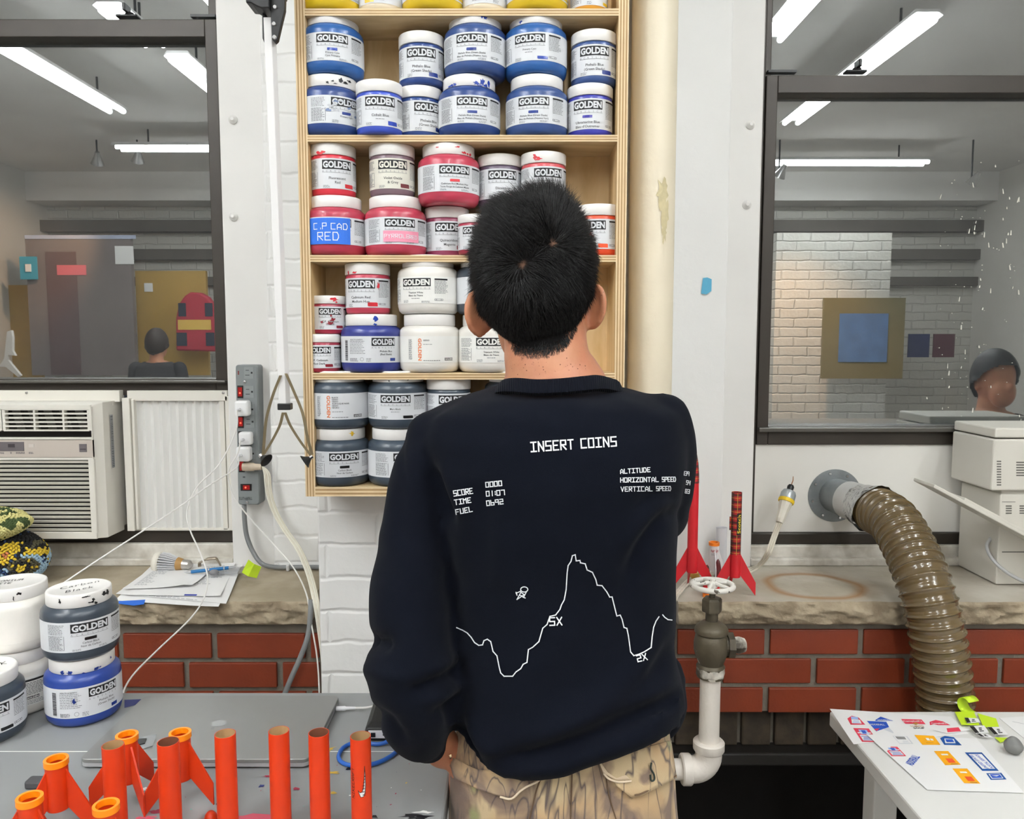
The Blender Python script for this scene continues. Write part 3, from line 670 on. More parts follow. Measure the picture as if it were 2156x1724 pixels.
def jar(k, col, px, py, zbase, label, group, Y=None, rot=0.0, name=(), sw=None, style='', lab=m_label, xyz=None, tape=None, spots=None, lidspots=None, lidtext=None, lidcol=None, seed=None, swpos=None):
    d = KIND[k]; R = d['R']
    if xyz is None:
        yc = YF0 + R - .008 if Y is None else Y
        if Y is None and k != 'Q': yc = YF0 + R + .006
        loc = Vector((at(px, py, yc).x, yc, zbase))
    else: loc = Vector(xyz)
    rot = rot + math.atan2(-loc.x, loc.y); loc.z += .0006
    t = thing('paint_jar', label, 'jar', loc, group)
    rr = random.Random(seed if seed is not None else len(JARS) + 5)
    bme, lme = jar_meshes(k)
    bme = bme.copy(); lme = lme.copy(); bme.materials.clear(); lme.materials.clear()
    fl = lambda mesh, nm, mt: obj(nm, mesh, mt, t, local=True)
    fl(bme, 'body', paint(col, PC[col]))
    lid = fl(lme, 'lid', m_lid)
    z0, z1 = d['lz']; RL = R + .0006; H = z1 - z0
    def fn(u, v): a = rot + u / R; return Vector((RL * math.sin(a), -RL * math.cos(a), z0 + v))
    def fo(o_): 
        def g(u, v): a = rot + u / R; q = RL + o_; return Vector((q * math.sin(a), -q * math.cos(a), z0 + v))
        return g
    f2, f3 = fo(.0004), fo(.0008)
    mb = MB(); rect_uv(mb, fn, -R * 2.6, R * 2.6, 0, H, 0, 72)
    s = H / .05 if k == 'Q' else H / .0545
    wl = .0285 if k == 'Q' else .0275 if k == 'B' else .0215
    hb = .0148 if k == 'Q' else .0165 if k == 'B' else .0125
    if style in ('', 'worn'):
        vt = H - .003 - hb
        rect_uv(mb, f2, -wl, wl, vt, vt + hb, 1, 12)
        put_text(mb, f3, 'GOLDEN', 0, vt + hb * .17, hb * .66, 0, bold=.045, width=wl * 1.87)
        for i, ch in enumerate('ACRYLICS'):
            put_text(mb, f2, ch, -wl * .95 + wl * 1.86 * i / 7, vt - hb * .33, hb * .2, 2)
        rect_uv(mb, f2, -wl, wl, vt - hb * .38, vt - hb * .35, 2, 8)
        big = k != 'Q'
        spx = swpos or ('b' if big else 'c')
        v = vt - hb * .62
        if sw and spx == 'c':
            rect_uv(mb, f2, -.0085, .0085, v - .0048, v, 4, 4); rect_uv(mb, f2, -.0092, .0075, v - .0044, v - .0006, 4, 4); v -= .0062
        hs = .0052 if k == 'B' else .0043 if k == 'C' else .0036
        if big: v -= hs * .5
        for ln in name:
            v -= hs * 1.05; put_text(mb, f2, ln, 0, v, hs * .88, 3, bold=.006, wmax=wl * 1.9); v -= hs * .42
        if v > .011: para(mb, f2, -.008, .009, v - .0035, v - .0018, 2, rnd=rr)
        if sw and spx == 'b': rect_uv(mb, f2, wl * .5, wl * 1.12, .0028, .0075 + .002 * (k == 'B'), 4, 5); rect_uv(mb, f2, wl * .54, wl * 1.17, .0022, .0068 + .002 * (k == 'B'), 4, 5)
        para(mb, f2, -wl * .95, -wl * .5, .0018, min(.006, v - .001), 2, lh=.0018, th=.0007, rnd=rr)
        if k == 'Q' and not (sw and spx == 'b'): para(mb, f2, wl * .4, wl * .95, .002, min(.0042, v - .001), 2, lh=.0018, th=.0007, rnd=rr)
        e0 = wl + .007
        if k != 'C' or True:
            rect_uv(mb, f2, e0, e0 + .026, H - .0065, H - .0035, 1, 5); para(mb, f2, e0, e0 + .027, H * .35, H - .008, 2, rnd=rr)
            rect_uv(mb, f2, e0, e0 + .016, .005, .0085, 2, 4); rect_uv(mb, f2, e0 + .001, e0 + .015, .0058, .0078, 0, 4)
            para(mb, f2, -e0 - .03, -e0 - .002, H * .62, H - .004, 2, rnd=rr); para(mb, f2, -e0 - .03, -e0 - .004, .004, H * .55, 2, lh=.002, rnd=rr)
            rect_uv(mb, f2, -e0 - .0035, -e0 - .0028, .004, H * .55, 2)
    elif style == 'gesso':
        # logo runs downwards in orange
        def fr(u, v): return f2(-.0215 + v, H - .004 - u)
        put_text(mb, fr, 'GOLDEN', 0, 0, .0062, 5, bold=.03, width=H - .008, align='l')
        v = H - .009
        for ln in name: put_text(mb, f2, ln, -.012, v, .0027, 3, bold=.012, align='l'); v -= .0037 if len(name) < 5 else .0038
        para(mb, f2, -.012, .008, v - .006, v - .002, 2, lh=.004, rnd=rr)
        para(mb, f2, -.012, .022, .003, .0045, 1, rnd=rr)
        rect_uv(mb, f2, .028, .046, .004, .009, 1, 5); put_text(mb, f3, 'GOLDEN', .037, .005, .0032, 0, bold=.04, width=.0165)
        para(mb, f2, -.042, -.034, .006, H - .006, 2, lh=.0018, rnd=rr)
    elif style == 'back':
        rect_uv(mb, f2, -.001, .035, H - .008, H - .0045, 1, 7); para(mb, f2, .0, .034, H * .38, H - .0105, 3, rnd=rr)
        rect_uv(mb, f2, 0, .021, .0105, .0155, 1, 5); put_text(mb, f3, 'GOLDEN', .0105, .0115, .0032, 0, bold=.04, width=.019)
        para(mb, f2, 0, .03, .003, .0085, 2, rnd=rr)
    elif style == 'safety':
        put_text(mb, f2, 'HEALTH & SAFETY:', -.046, H - .0075, .0022, 3, bold=.01, align='l'); para(mb, f2, -.047, -.014, .017, H - .009, 2, lh=.0028, rnd=rr)
        v = .004
        while v < H - .008:
            hh = .0006 + rr.random() * .0012; rect_uv(mb, f2, -.0605, -.053, v, v + hh, 1, 2); v += hh + .0007
        para(mb, f2, -.047, -.028, .0025, .008, 3, lh=.0022, rnd=rr)
        ring_ = [(-.022 + .0032 * math.cos(a), .0065 + .0032 * math.sin(a)) for a in np.linspace(0, 2 * PI, 17)]; ribbon(mb, f2, ring_, .0005, 2)
        para(mb, f2, -.014, -.004, .003, .008, 2, lh=.0024, rnd=rr)
        vt = H - .003 - hb; c0 = .0195; w2_ = wl * .82
        rect_uv(mb, f2, c0 - w2_, c0 + w2_, vt, vt + hb, 1, 12); put_text(mb, f3, 'GOLDEN', c0, vt + hb * .17, hb * .66, 0, bold=.045, width=w2_ * 1.87)
        for i, ch in enumerate('ACRYLICS'): put_text(mb, f2, ch, c0 - w2_ * .95 + w2_ * 1.86 * i / 7, vt - hb * .33, hb * .2, 2)
        v = vt - hb * .5
        for ln in name: v -= .0044; put_text(mb, f2, ln, c0 + .004, v, .0035, 3, bold=.006); v -= .0012
        rect_uv(mb, f2, c0 + .012, c0 + .024, .003, .0085, 4, 4)
    if style == 'worn':
        for i in range(26): blob_uv(mb, fo(.0011), rr.uniform(-.05, .05), rr.uniform(.004, H - .004), rr.uniform(.0015, .006), rr.uniform(.0012, .004), 6 if rr.random() < .45 else 7, 11, .6, rr)
    for (u, v, ru, rv) in (spots or ()): blob_uv(mb, fo(.0012), u, v, ru, rv, 4, 15, .5, rr)
    swm = M('swatch_' + sw, SW[sw], .35, coat=.3) if sw else m_ink
    obj('label', mb, [lab, m_ink, m_grey_ink, M('label_text', (60, 62, 66), .5), swm, m_logo_o, M('smudge_blue', (120, 136, 172), .7), M('smudge_grey', (196, 198, 202), .7)], t, smooth=False, local=True, fixn=False)
    if lidspots or lidtext:
        mb = MB(); L = d['L'] + .0005
        def fl_(u, v): a = rot + u / d['L']; return Vector((L * math.sin(a), -L * math.cos(a), d['H'] - d['lid'] + v))
        for (u, v, ru, rv) in lidspots or (): blob_uv(mb, fl_, u, v, ru, rv, 0, 13, .55, rr)
        if lidtext:
            zt = d['H'] - .0002
            ca, sa = math.cos(rot), math.sin(rot)
            def ft(u, v): return Vector((u * ca - v * sa, u * sa + v * ca, zt))
            for (tx, u, v, h, wd, kindt) in lidtext:
                if kindt == 's': put_strokes(mb, ft, tx, u, v, h, wd, 1, .8)
                else: put_text(mb, ft, tx, u, v, h, 1, bold=-.012, shear=.35, align='l', space=1.15)
        obj('paint_spots' if not lidtext else 'lid_marks', mb, [M('spot_' + (lidcol or sw or 'blk'), SW[lidcol or sw or 'blk'], .4), m_ink], lid, smooth=False, local=True, fixn=False)
    if tape:
        mb = MB(); trgb, lines, (u0, u1, v0, v1), pen = tape
        rect_uv(mb, fo(.0014), u0, u1, v0, v1, 0, 14)
        f5 = fo(.0018)
        for (tx, u, v, h, wd) in lines: put_strokes(mb, f5, tx, u, v, h, wd, 1, 1.0)
        obj('tape_note', mb, [M('tape_%d' % trgb[0], trgb, .6, bump=.0004, bs=400), M('pen_white', (236, 236, 240), .6)], t, smooth=False, local=True, fixn=False)
    JARS.append(t); return loc.z + d['H']

g0, g1, g2, g3, g4 = 'yellow paint jars on the top shelf', 'blue paint jars on the second shelf', 'red paint jars on the third shelf', 'paint jars on the fourth shelf', 'black and grey paint jars on the bottom shelf'
S = SHELF
# top row (cut by the frame)
jar('Q', 'yellow', 697, 10, S[1], 'wide yellow jar at the left end of the top shelf', g0, rot=.5, name=('Hansa Yellow',), sw='yel')
jar('B', 'beige', 803, 10, S[1], 'narrow white-labelled jar beside the leftmost wide yellow jar on the top shelf', g0, rot=-1.1, sw='yel')
jar('Q', 'yellow', 912, 10, S[1], 'wide yellow jar in the middle of the top shelf between two narrow pale jars', g0, rot=.6, sw='yel', swpos='b')
jar('B', 'beige', 1020, 10, S[1], 'narrow beige jar on the top shelf between two wide yellow jars', g0, rot=1.0, sw='yel')
jar('Q', 'yellow', 1130, 10, S[1], 'wide yellow jar toward the right of the top shelf beside the small orange jar', g0, rot=.7, sw='yel', swpos='b')
jar('C', 'amber', 1240, 10, S[1], 'small orange-yellow jar at the right end of the top shelf', g0, rot=.5, sw='yel')
# blue row
z = jar('Q', 'deep', 697, 240, S[2], 'worn blue jar with a scuffed peeling label at the left end of the second shelf', g1, rot=.5, name=('Primary Cyan',), sw='blue', style='worn', lidspots=[(-.02, .008, .002, .0015), (-.03, .005, .003, .002), (-.005, .012, .004, .0035), (.004, .008, .006, .002), (.012, .013, .004, .002), (-.016, .004, .003, .001)], lidcol='blk')
jar('Q', 'cyan', 700, 110, z, 'primary cyan jar standing on the worn jar at the left of the second shelf', g1, rot=.0, name=('Primary Cyan', 'Cyan Primaire'), sw='cy')
jar('B', 'cobalt', 799, 230, S[2], 'bright cobalt blue jar pulled forward on the second shelf, nothing on top', g1, Y=YF0 + .026, rot=.03, name=('Cobalt Blue',), sw='cob')
z = jar('B', 'deep', 884, 240, S[2], 'narrow phthalo blue jar half hidden behind the cobalt blue jar', g1, Y=YF0 + .06, rot=.42, name=('Phthalo Blue', '(Green Shade)'), sw='blue')
jar('B', 'deep', 888, 140, z, 'narrow phthalo blue jar stacked next to the gap above the cobalt blue jar', g1, Y=YF0 + .056, rot=-.02, name=('Phthalo Blue', '(Green Shade)'), sw='blue')
z = jar('Q', 'deep', 988, 230, S[2], 'wide phthalo blue jar with glossy blue paint drips under its lid', g1, rot=.1, name=('Phthalo Blue (Green Shade)', 'Bleu de Phthalo (Nuance Vert)'), sw='blue', lidspots=[(.010, .0045, .006, .003), (.020, .008, .004, .005), (.028, .003, .004, .003), (-.04, .002, .006, .002), (-.033, .0035, .003, .002), (.035, .006, .003, .005), (.016, .001, .006, .002)], lidcol='cy')
jar('Q', 'phthalo', 1001, 120, z, 'wide phthalo blue jar on top of the dripping jar, light blue smear on its lid', g1, rot=-.12, name=('Phthalo Blue (Green Shade)', 'Bleu de Phthalo (Nuance Vert)'), sw='blue', lidspots=[(.018, .014, .004, .005), (.023, .010, .004, .003)], lidcol='cy')
z = jar('Q', 'phthalo', 1130, 230, S[2], 'wide phthalo blue jar with a clean lid under the primary cyan jar at centre right', g1, rot=-.1, name=('Phthalo Blue (Green Shade)', 'Bleu de Phthalo (Nuance Vert)'), sw='blue')
jar('Q', 'cyan', 1128, 120, z, 'primary cyan jar with its blue swatch low on the label, right of centre', g1, rot=-.2, name=('Primary Cyan',), sw='cy', swpos='b', lidspots=[(-.02, .004, .003, .002), (-.006, .017, .003, .001)])
z = jar('B', 'ultra', 1242, 235, S[2], 'ultramarine blue jar at the right end of the second shelf', g1, rot=-.1, name=('Ultramarine Blue', "Bleu d'Outremer"), sw='ult', swpos='c')
jar('B', 'phthalo', 1250, 135, z, 'phthalo blue jar standing on the ultramarine jar at the right end', g1, rot=.04, name=('Phthalo Blue', '(Green Shade)'), sw='blue')
# red row
z = jar('Q', 'cpcad', 707, 480, S[3], 'red jar with a blue tape note reading C.P CAD RED', g2, rot=.0, tape=((38, 108, 214), [('C.P', -.041, .027, .0105, .0013), ('CAD', -.008, .0265, .0105, .0013), ('RED', -.033, .007, .014, .0016)], (-.056, .026, .0, .047), 0))
jar('B', 'fluor', 702, 380, z, 'fluorescent red jar with a red smear under its lid', g2, rot=.18, name=('Fluorescent', 'Red'), sw='red', lidspots=[(-.034, .002, .006, .0035), (-.026, .004, .005, .002)])
z = jar('Q', 'pyrrole', 833, 480, S[3], 'red jar with a pink tape note reading PYRROLE RED', g2, rot=.15, name=('',)[:0], sw='red', tape=((236, 148, 172), [('PYRROLE', -.029, .011, .0066, .001), ('RED', .0155, .0105, .0060, .001)], (-.031, .036, .004, .024), 0))
jar('B', 'mauve', 826, 380, z, 'greyish mauve jar with a cream label on the third shelf', g2, rot=.03, name=('Violet Oxide', '& Grey'), sw='mar', lab=m_label_c)
z = jar('B', 'quin', 941, 490, S[3], 'dark quinacridone jar under the dripping cadmium red jar', g2, Y=YBK - .043, rot=.12, name=('Quinacridone', 'Magenta'), sw='dred')
jar('Q', 'cadmium', 945, 390, z, 'wide cadmium red jar with red drips around its lid', g2, rot=.2, name=('Cadmium Red Medium Hue', 'Teinte Rouge de Cadmium Moyen'), sw='red', lidspots=[(.02, .004, .004, .002), (.028, .003, .004, .0015), (.036, .003, .004, .002), (-.03, .012, .003, .001), (.008, .013, .005, .0012)])
jar('C', 'darkred', 1003, 490, S[3], 'small red jar in front of the quinacridone jar beside the hair', g2, Y=YF0 + .014, rot=-.15, name=('Naphthol',), sw='dred')
z = jar('B', 'violet', 1064, 490, S[3], 'violet jar hidden behind the head under the other violet jar', g2, Y=YBK - .043, rot=.1, sw='mar')
jar('B', 'violet', 1053, 400, z, 'dark violet jar above the head, left of the light red jar', g2, Y=YBK - .05, rot=.12, name=('Dioxazine',), sw='mar')
z = jar('B', 'orange', 1165, 490, S[3], 'orange jar hidden behind the head under the light red jar', g2, rot=.0, sw='orange')
jar('B', 'rose', 1144, 390, z, 'light red jar above the head with a red smear on its lid', g2, rot=.25, name=('Naphthol Red',), sw='red', lidspots=[(-.026, .01, .004, .005), (-.019, .006, .006, .003)])
jar('B', 'orange', 1258, 490, S[3], 'bright orange jar at the right end of the third shelf beside the head', g2, rot=-.3, name=('Orange',), sw='orange', spots=[(-.002, .026, .006, .005)])
# white row
z = jar('C', 'darkred', 679, 740, S[4], 'small cadmium red dark jar at the left end of the fourth shelf', g3, Y=YF0 + .038, rot=-.18, name=('C.P. Cadmium', 'Red Dark'), sw='dred')
jar('C', 'darkred', 691, 660, z, 'small red jar with black smears on its label', g3, Y=YF0 + .05, rot=.12, name=('C.P. Cadmium',), sw='dred', spots=[(-.016, .014, .003, .002), (.0, .012, .007, .003), (.004, .018, .004, .003), (.001, .026, .002, .002)], lidspots=[(.008, .008, .006, .003), (.012, .003, .003, .002)], lidcol='red')
z = jar('Q', 'redshade', 783, 730, S[4], 'wide deep blue jar on the fourth shelf with a blue dab on its lid', g3, rot=.06, name=('Phthalo Blue', '(Red Shade)'), sw='blue', style='safety', lidspots=[(.004, .012, .004, .005), (.004, .002, .003, .002)], lidcol='cy')
jar('B', 'cadmium', 775, 630, z, 'cadmium red jar standing on the wide deep blue jar', g3, rot=-.35, name=('Cadmium Red', 'Medium Hue'), sw='red', spots=[(.034, .04, .003, .006)], lidspots=[(-.026, .003, .002, .003), (-.01, .003, .004, .0015)])
z = jar('Q', 'white', 905, 730, S[4], 'white gesso jar with an orange sideways logo', g3, rot=-.0, style='gesso', name=('GESSO',), lab=m_label_w)
jar('Q', 'white', 902, 620, z, 'titanium white jar stacked on the white gesso jar', g3, rot=-.42, name=('Titanium White', 'Blanc de Titane'), lab=m_label_w)
z = jar('Q', 'white', 1028, 730, S[4], 'titanium white jar half hidden behind the neck', g3, rot=.1, name=('Titanium White', 'Blanc de Titane'), lab=m_label_w)
jar('Q', 'carbon', 1024, 620, z, 'dark grey jar behind the left ear', g3, rot=.5, name=('Mars Black',), sw='blk')
# bottom row
z = jar('Q', 'black', 716, 970, S[5], 'carbon black jar at the lower left of the bottom shelf', g4, rot=.15, name=('Carbon Black', 'Noir de Carbon'), sw='blk', lidspots=[(.017, .012, .005, .004)], lidcol='yel')
jar('Q', 'black', 715, 860, z, 'black gesso jar with an orange sideways logo', g4, rot=-.03, style='gesso', name=('BLACK', 'GESSO', 'GESSO', 'ACRYLIQUE NOIR', 'GESSO', 'NEGRO'))
z = jar('Q', 'black', 838, 970, S[5], 'grey jar half hidden by the sleeve under the mars black jar', g4, rot=.35, name=('Carbon Black',), sw='blk')
jar('Q', 'black', 839, 860, z, 'mars black jar with specks on its lid above the sleeve', g4, rot=-.1, name=('Mars Black',), sw='blk', swpos='b', lidspots=[(-.03, .008, .0015, .002), (-.012, .003, .001, .0015), (.012, .014, .002, .001), (.024, .006, .0035, .002), (.03, .014, .001, .002), (.018, .009, .001, .001)])
z = jar('Q', 'carbon', 952, 970, S[5], 'dark jar behind the back under the narrow grey jar', g4, rot=.2, sw='blk')
jar('B', 'black', 945, 860, z - .0, 'narrow grey jar just above the shoulder on the bottom shelf', g4, rot=.2, sw='blk')
z = jar('Q', 'carbon', 1078, 970, S[5], 'dark jar behind the back under the jar by the collar', g4, rot=.2, sw='blk')
jar('Q', 'carbon', 1083, 860, z, 'jar whose white lid shows beside the collar on the bottom shelf', g4, rot=.2, sw='blk')
# ------------------------------------------------------------------ grey work bench on the left
BY1 = atz(400, 1457, BENCH_Z).y; BX1 = -.0895
mb = MB(); mb.box((-1.6, -.1, BENCH_Z - .035), (BX1, BY1, BENCH_Z), 0)
m_bench = M('grey_bench_paint', (141, 143, 143), .42, var=.07, vs=5)
bench = thing('work_bench', 'grey painted work bench splashed with paint in the left foreground', 'workbench', (-.8, .6, 0))
obj('bench_top', mb, m_bench, bench, bevel=.004, smooth=False)
for x, y in ((-1.5, .05), (-.16, .05), (-1.5, BY1 - .09), (-.16, BY1 - .09)):
    mb = MB(); mb.box((x - .035, y - .035, 0), (x + .035, y + .035, BENCH_Z - .035)); obj('leg', mb, m_bench, bench, bevel=.003, smooth=False)
rr = random.Random(21); mb = MB()
cols = [(150, 30, 60), (30, 40, 110), (210, 170, 60), (235, 235, 232), (60, 190, 180), (24, 24, 30), (214, 90, 110)]
def bfn(u, v): return Vector((u, v, BENCH_Z + .0006))
for i in range(42):
    p = atz(rr.uniform(380, 930), rr.uniform(1600, 1722), BENCH_Z)
    if p.x > BX1 - .012: continue
    s_ = .0007 + rr.random() ** 3 * .004; blob_uv(mb, bfn, p.x, p.y, s_, s_ * rr.uniform(.5, 1.5), rr.choice([0, 0, 1, 2, 3, 4, 5, 6]), 9, .6, rr)
for px, py, ru, rv, k in ((690, 1577, .012, .006, 2), (700, 1627, .009, .003, 2), (640, 1560, .006, .003, 0), (760, 1640, .012, .004, 3), (300, 1662, .006, .004, 3), (870, 1718, .02, .004, 5), (893, 1710, .014, .003, 3), (880, 1722, .01, .003, 5),
                          (330, 1708, .008, .004, 0), (310, 1722, .01, .003, 6), (540, 1722, .05, .006, 6), (345, 1716, .006, .004, 0), (495, 1640, .003, .002, 0), (562, 1635, .005, .002, 0)):
    p = atz(px, py, BENCH_Z); blob_uv(mb, bfn, min(p.x, BX1 - ru * 1.5), p.y, ru, rv, k, 15, .6, rr)
# pale scuffed panel line and the blue patch by the jars
a, b = atz(0, 1582, BENCH_Z), atz(730, 1584, BENCH_Z); mb.box((a.x, a.y - .0006, BENCH_Z), (BX1 - .05, a.y + .0006, BENCH_Z + .0005), 3)
p = [atz(x, y, BENCH_Z + .0007) for x, y in ((262, 1473), (320, 1471), (285, 1484), (262, 1490))]; mb.poly(p, 1)
obj('paint_stains', mb, [M('stain_%d' % i, c, .5) for i, c in enumerate(cols)], bench, smooth=False, kind='stuff', fixn=False)

# ------------------------------------------------------------------ jars on the bench
gb = 'paint jars on the grey bench'
R = .0575
p = atz(178, 1537, BENCH_Z); jy = p.y + R; jx = at(178, 1480, jy).x
z = jar('Q', 'bench', 0, 0, 0, 'blue jar on the grey bench under the carbon black jar', gb, xyz=(jx, jy, BENCH_Z), rot=.18, name=('Phthalo Blue', '(Green Shade)'), sw='blue', style='safety', spots=[(-.025, .028, .003, .004)],
        lidspots=[(-.028, .003, .004, .003), (.012, .003, .004, .002), (.018, .004, .002, .001), (-.008, .001, .003, .001), (.04, .011, .002, .002), (-.04, .004, .003, .003)])
jar('Q', 'carbon', 0, 0, 0, 'carbon black jar stacked on the blue jar on the bench, handwriting on its lid', gb, xyz=(jx, jy, z), rot=.24, name=('Carbon Black', 'Noir de Carbon'), sw='blk',
    lidtext=[('Carbon', -.025, .006, .0125, 0, 't'), ('Black', -.025, -.02, .0125, 0, 't')], lidspots=[(.006, .006, .005, .0015), (.009, .010, .003, .003), (.027, .014, .004, .003), (.036, .014, .004, .004), (-.041, .013, .002, .003), (.012, .003, .002, .003), (-.002, .017, .005, .0015)], lidcol='blk')
jx2 = at(40, 1450, jy + .02).x - .004
z = jar('Q', 'white', 0, 0, 0, 'white jar on the bench under the titanium white jar', gb, xyz=(min(jx2, jx - .1165), jy + .03, BENCH_Z), rot=.1, style='back', lab=m_label_w)
jar('Q', 'white', 0, 0, 0, 'white jar with TITANIUM WHITE written on its lid', gb, xyz=(min(jx2, jx - .1165), jy + .03, z), rot=-.3, style='none', lab=paint('white', PC['white']),
    lidtext=[('TITANIUM', -.042, .004, .0085, .0011, 's'), ('WHITE', -.034, -.012, .0085, .0011, 's')], lidspots=[(.02, .012, .003, .002), (.012, .006, .001, .004), (-.02, .003, .002, .001)], lidcol='blk')
p = atz(-5, 1585, BENCH_Z); jy3 = p.y + R
jar('Q', 'carbon', 0, 0, 0, 'black paint jar cut off at the lower left edge of the photo', gb, xyz=(at(-32, 1520, jy3).x, jy3, BENCH_Z), rot=.1, name=('Carbon Black',), sw='blk', swpos='b',
    lidtext=[('BLACK', -.012, -.006, .012, .0011, 's')])

# ------------------------------------------------------------------ laptop
lz = BENCH_Z + .0155
c0, c1, c2 = atz(166, 1598, lz), atz(650, 1598, lz), atz(706, 1464, lz)
lx0, lx1, ly0, ly1 = c0.x, c1.x, c1.y, c2.y
lap = thing('laptop', 'closed silver laptop lying on the grey bench', 'laptop', ((lx0 + lx1) / 2, (ly0 + ly1) / 2, BENCH_Z))
def rrect(x0, x1, y0, y1, r, z, n=6):
    out = []
    for cx, cy, a0 in ((x1 - r, y1 - r, 0), (x0 + r, y1 - r, PI / 2), (x0 + r, y0 + r, PI), (x1 - r, y0 + r, 1.5 * PI)):
        for k in range(n + 1): a = a0 + PI / 2 * k / n; out.append(Vector((cx + r * math.cos(a), cy + r * math.sin(a), z)))
    return out
m_lap = M('space_grey_aluminium', (140, 140, 138), .42, metal=.35, bump=.0001, bs=900); m_lap2 = M('laptop_base_silver', (196, 196, 198), .35, metal=.5)
mb = MB(); mb.rings([rrect(lx0 + .004, lx1 - .004, ly0 + .004, ly1 - .004, .01, BENCH_Z + .001), rrect(lx0, lx1, ly0, ly1, .011, BENCH_Z + .004), rrect(lx0, lx1, ly0, ly1, .011, lz - .006)], mi=0)
obj('base', mb, m_lap2, lap)
mb = MB(); mb.rings([rrect(lx0, lx1, ly0, ly1, .011, lz - .0055), rrect(lx0, lx1, ly0, ly1, .011, lz - .001), rrect(lx0 + .0008, lx1 - .0008, ly0 + .0008, ly1 - .0008, .0105, lz)])
lid_ = obj('lid', mb, m_lap, lap)
mb = MB(); lc = atz(460, 1523, lz); pts = []
for k in range(40):
    a = 2 * PI * k / 40; r = .0125 * (1 + .10 * math.cos(2 * a) - .10 * max(0, math.cos(a - PI / 2)) ** 8 - .06 * max(0, math.cos(a + PI / 2)) ** 10)
    x, y = r * math.cos(a) * .95, r * math.sin(a)
    dx, dy = x - .0155, y - .003
    if dx * dx + dy * dy < .0065 ** 2: q = .0065 / math.hypot(dx, dy); x, y = .0155 + dx * q, .003 + dy * q
    pts.append(lc + Vector((-x, -y, .0004)))
mb.poly(pts); lf = [lc + Vector((-.001 - .0045 * t + .002 * s_ * math.sin(PI * t), -.0135 - .006 * t - .0025 * s_ * math.sin(PI * t), .0004)) for s_, ts in ((1, np.linspace(0, 1, 6)), (-1, np.linspace(1, 0, 6)[1:-1])) for t in ts]
mb.poly(lf); obj('logo', mb, M('mirror_logo', (176, 178, 178), .25, metal=.35), lid_, smooth=False)
# memory card in a plastic sleeve on the lid
card = thing('memory_card', 'black memory card in a clear plastic sleeve on the laptop lid', 'memory card', atz(305, 1565, lz))
mb = MB(); p = [atz(x, y, lz + .0008) for x, y in ((268, 1558), (330, 1546), (322, 1570), (290, 1580))]; mb.prism(p, (0, 0, .0006))
obj('sleeve', mb, M('clear_plastic', (215, 218, 220), .2, transm=.6), card, smooth=False)
mb = MB(); p = [atz(x, y, lz + .0016) for x, y in ((285, 1557), (309, 1556), (305, 1566), (284, 1571))]; mb.prism(p, (0, 0, .0016)); obj('card', mb, m_black, card, smooth=False)
# usb plugs at the laptop sides
def usb(name, a, b, path, label, r=.0019, mat=None, extra=None):
    t = thing(name, label, 'cable', path[0])
    mb = MB(); mb.tube(catmull(path, 8), r, 8); obj('wire', mb, mat or m_wirewhite, t)
    if a is not None:
        mb = MB(); mb.tube([a, a + (b - a) * .45, a + (b - a) * .5, b], [.004, .004, .003, .0022], 10); obj('plug', mb, M('plug_white', (226, 226, 228), .3), t)
    return t
la = Vector((lx1 + .001, at(706, 1492, 1.2).y, BENCH_Z + .0065)); la.y = ly1 - .03
usb('usb_cable', la, la + Vector((.032, .0, .001)), [la + Vector((.03, 0, .001)), la + Vector((.05, .004, 0)), la + Vector((.07, .012, .001)), la + Vector((.10, .03, .002)), Vector((-.12, la.y + .05, BENCH_Z + .004))], 'white cable plugged into the right side of the laptop')

# black box with a blue cable by the sleeve
hub = thing('network_box', 'black box with a white port panel behind the sleeve', 'electronics box', atz(800, 1550, BENCH_Z))
p = atz(768, 1561, BENCH_Z); mb = MB(); x0, y0 = p.x, p.y
mb.rings([[(x0, y0, BENCH_Z), (x0 + .1, y0, BENCH_Z), (x0 + .1, y0 + .11, BENCH_Z), (x0, y0 + .11, BENCH_Z)], [(x0, y0, BENCH_Z + .02), (x0 + .1, y0, BENCH_Z + .02), (x0 + .1, y0 + .11, BENCH_Z + .03), (x0, y0 + .11, BENCH_Z + .03)],
          [(x0 + .008, y0 + .012, BENCH_Z + .026), (x0 + .094, y0 + .012, BENCH_Z + .026), (x0 + .094, y0 + .1, BENCH_Z + .036), (x0 + .008, y0 + .1, BENCH_Z + .036)]])
obj('housing', mb, m_black, hub, bevel=.003, smooth=False)
mb = MB(); mb.box((x0 + .006, y0 - .0012, BENCH_Z + .006), (x0 + .085, y0 + .002, BENCH_Z + .018)); mb.box((x0 + .010, y0 - .002, BENCH_Z + .008), (x0 + .017, y0, BENCH_Z + .015), 1); mb.lathe([(.0016, 0), (.0016, .001)], (x0 + .03, y0 - .0012, BENCH_Z + .012), (0, -1, 0), 12, 1)
obj('port_panel', mb, [M('port_panel_white', (222, 222, 224), .4), m_black], hub, smooth=False)
path = [Vector((x0 + .06, y0 - .002, BENCH_Z + .012))] + [atz(x, y, BENCH_Z + .004) for x, y in ((800, 1566), (755, 1562), (725, 1572), (713, 1592), (722, 1606), (750, 1612), (790, 1607), (822, 1592), (845, 1574), (872, 1562))]
mb = MB(); mb.tube(catmull(path, 8), .0032, 10); o = obj('network_cable', mb, M('blue_cable', (34, 92, 178), .4)); tag(o, 'blue network cable looping over the bench to the black box', 'cable')
mb = MB(); p = atz(72, 1660, BENCH_Z); mb.box((p.x - .012, p.y - .004, BENCH_Z), (p.x + .02, p.y + .014, BENCH_Z + .012)); o = obj('eraser', mb, M('dark_eraser', (74, 74, 76), .8), bevel=.003, smooth=False); tag(o, 'small dark grey block behind the orange fin can at lower left', 'eraser')

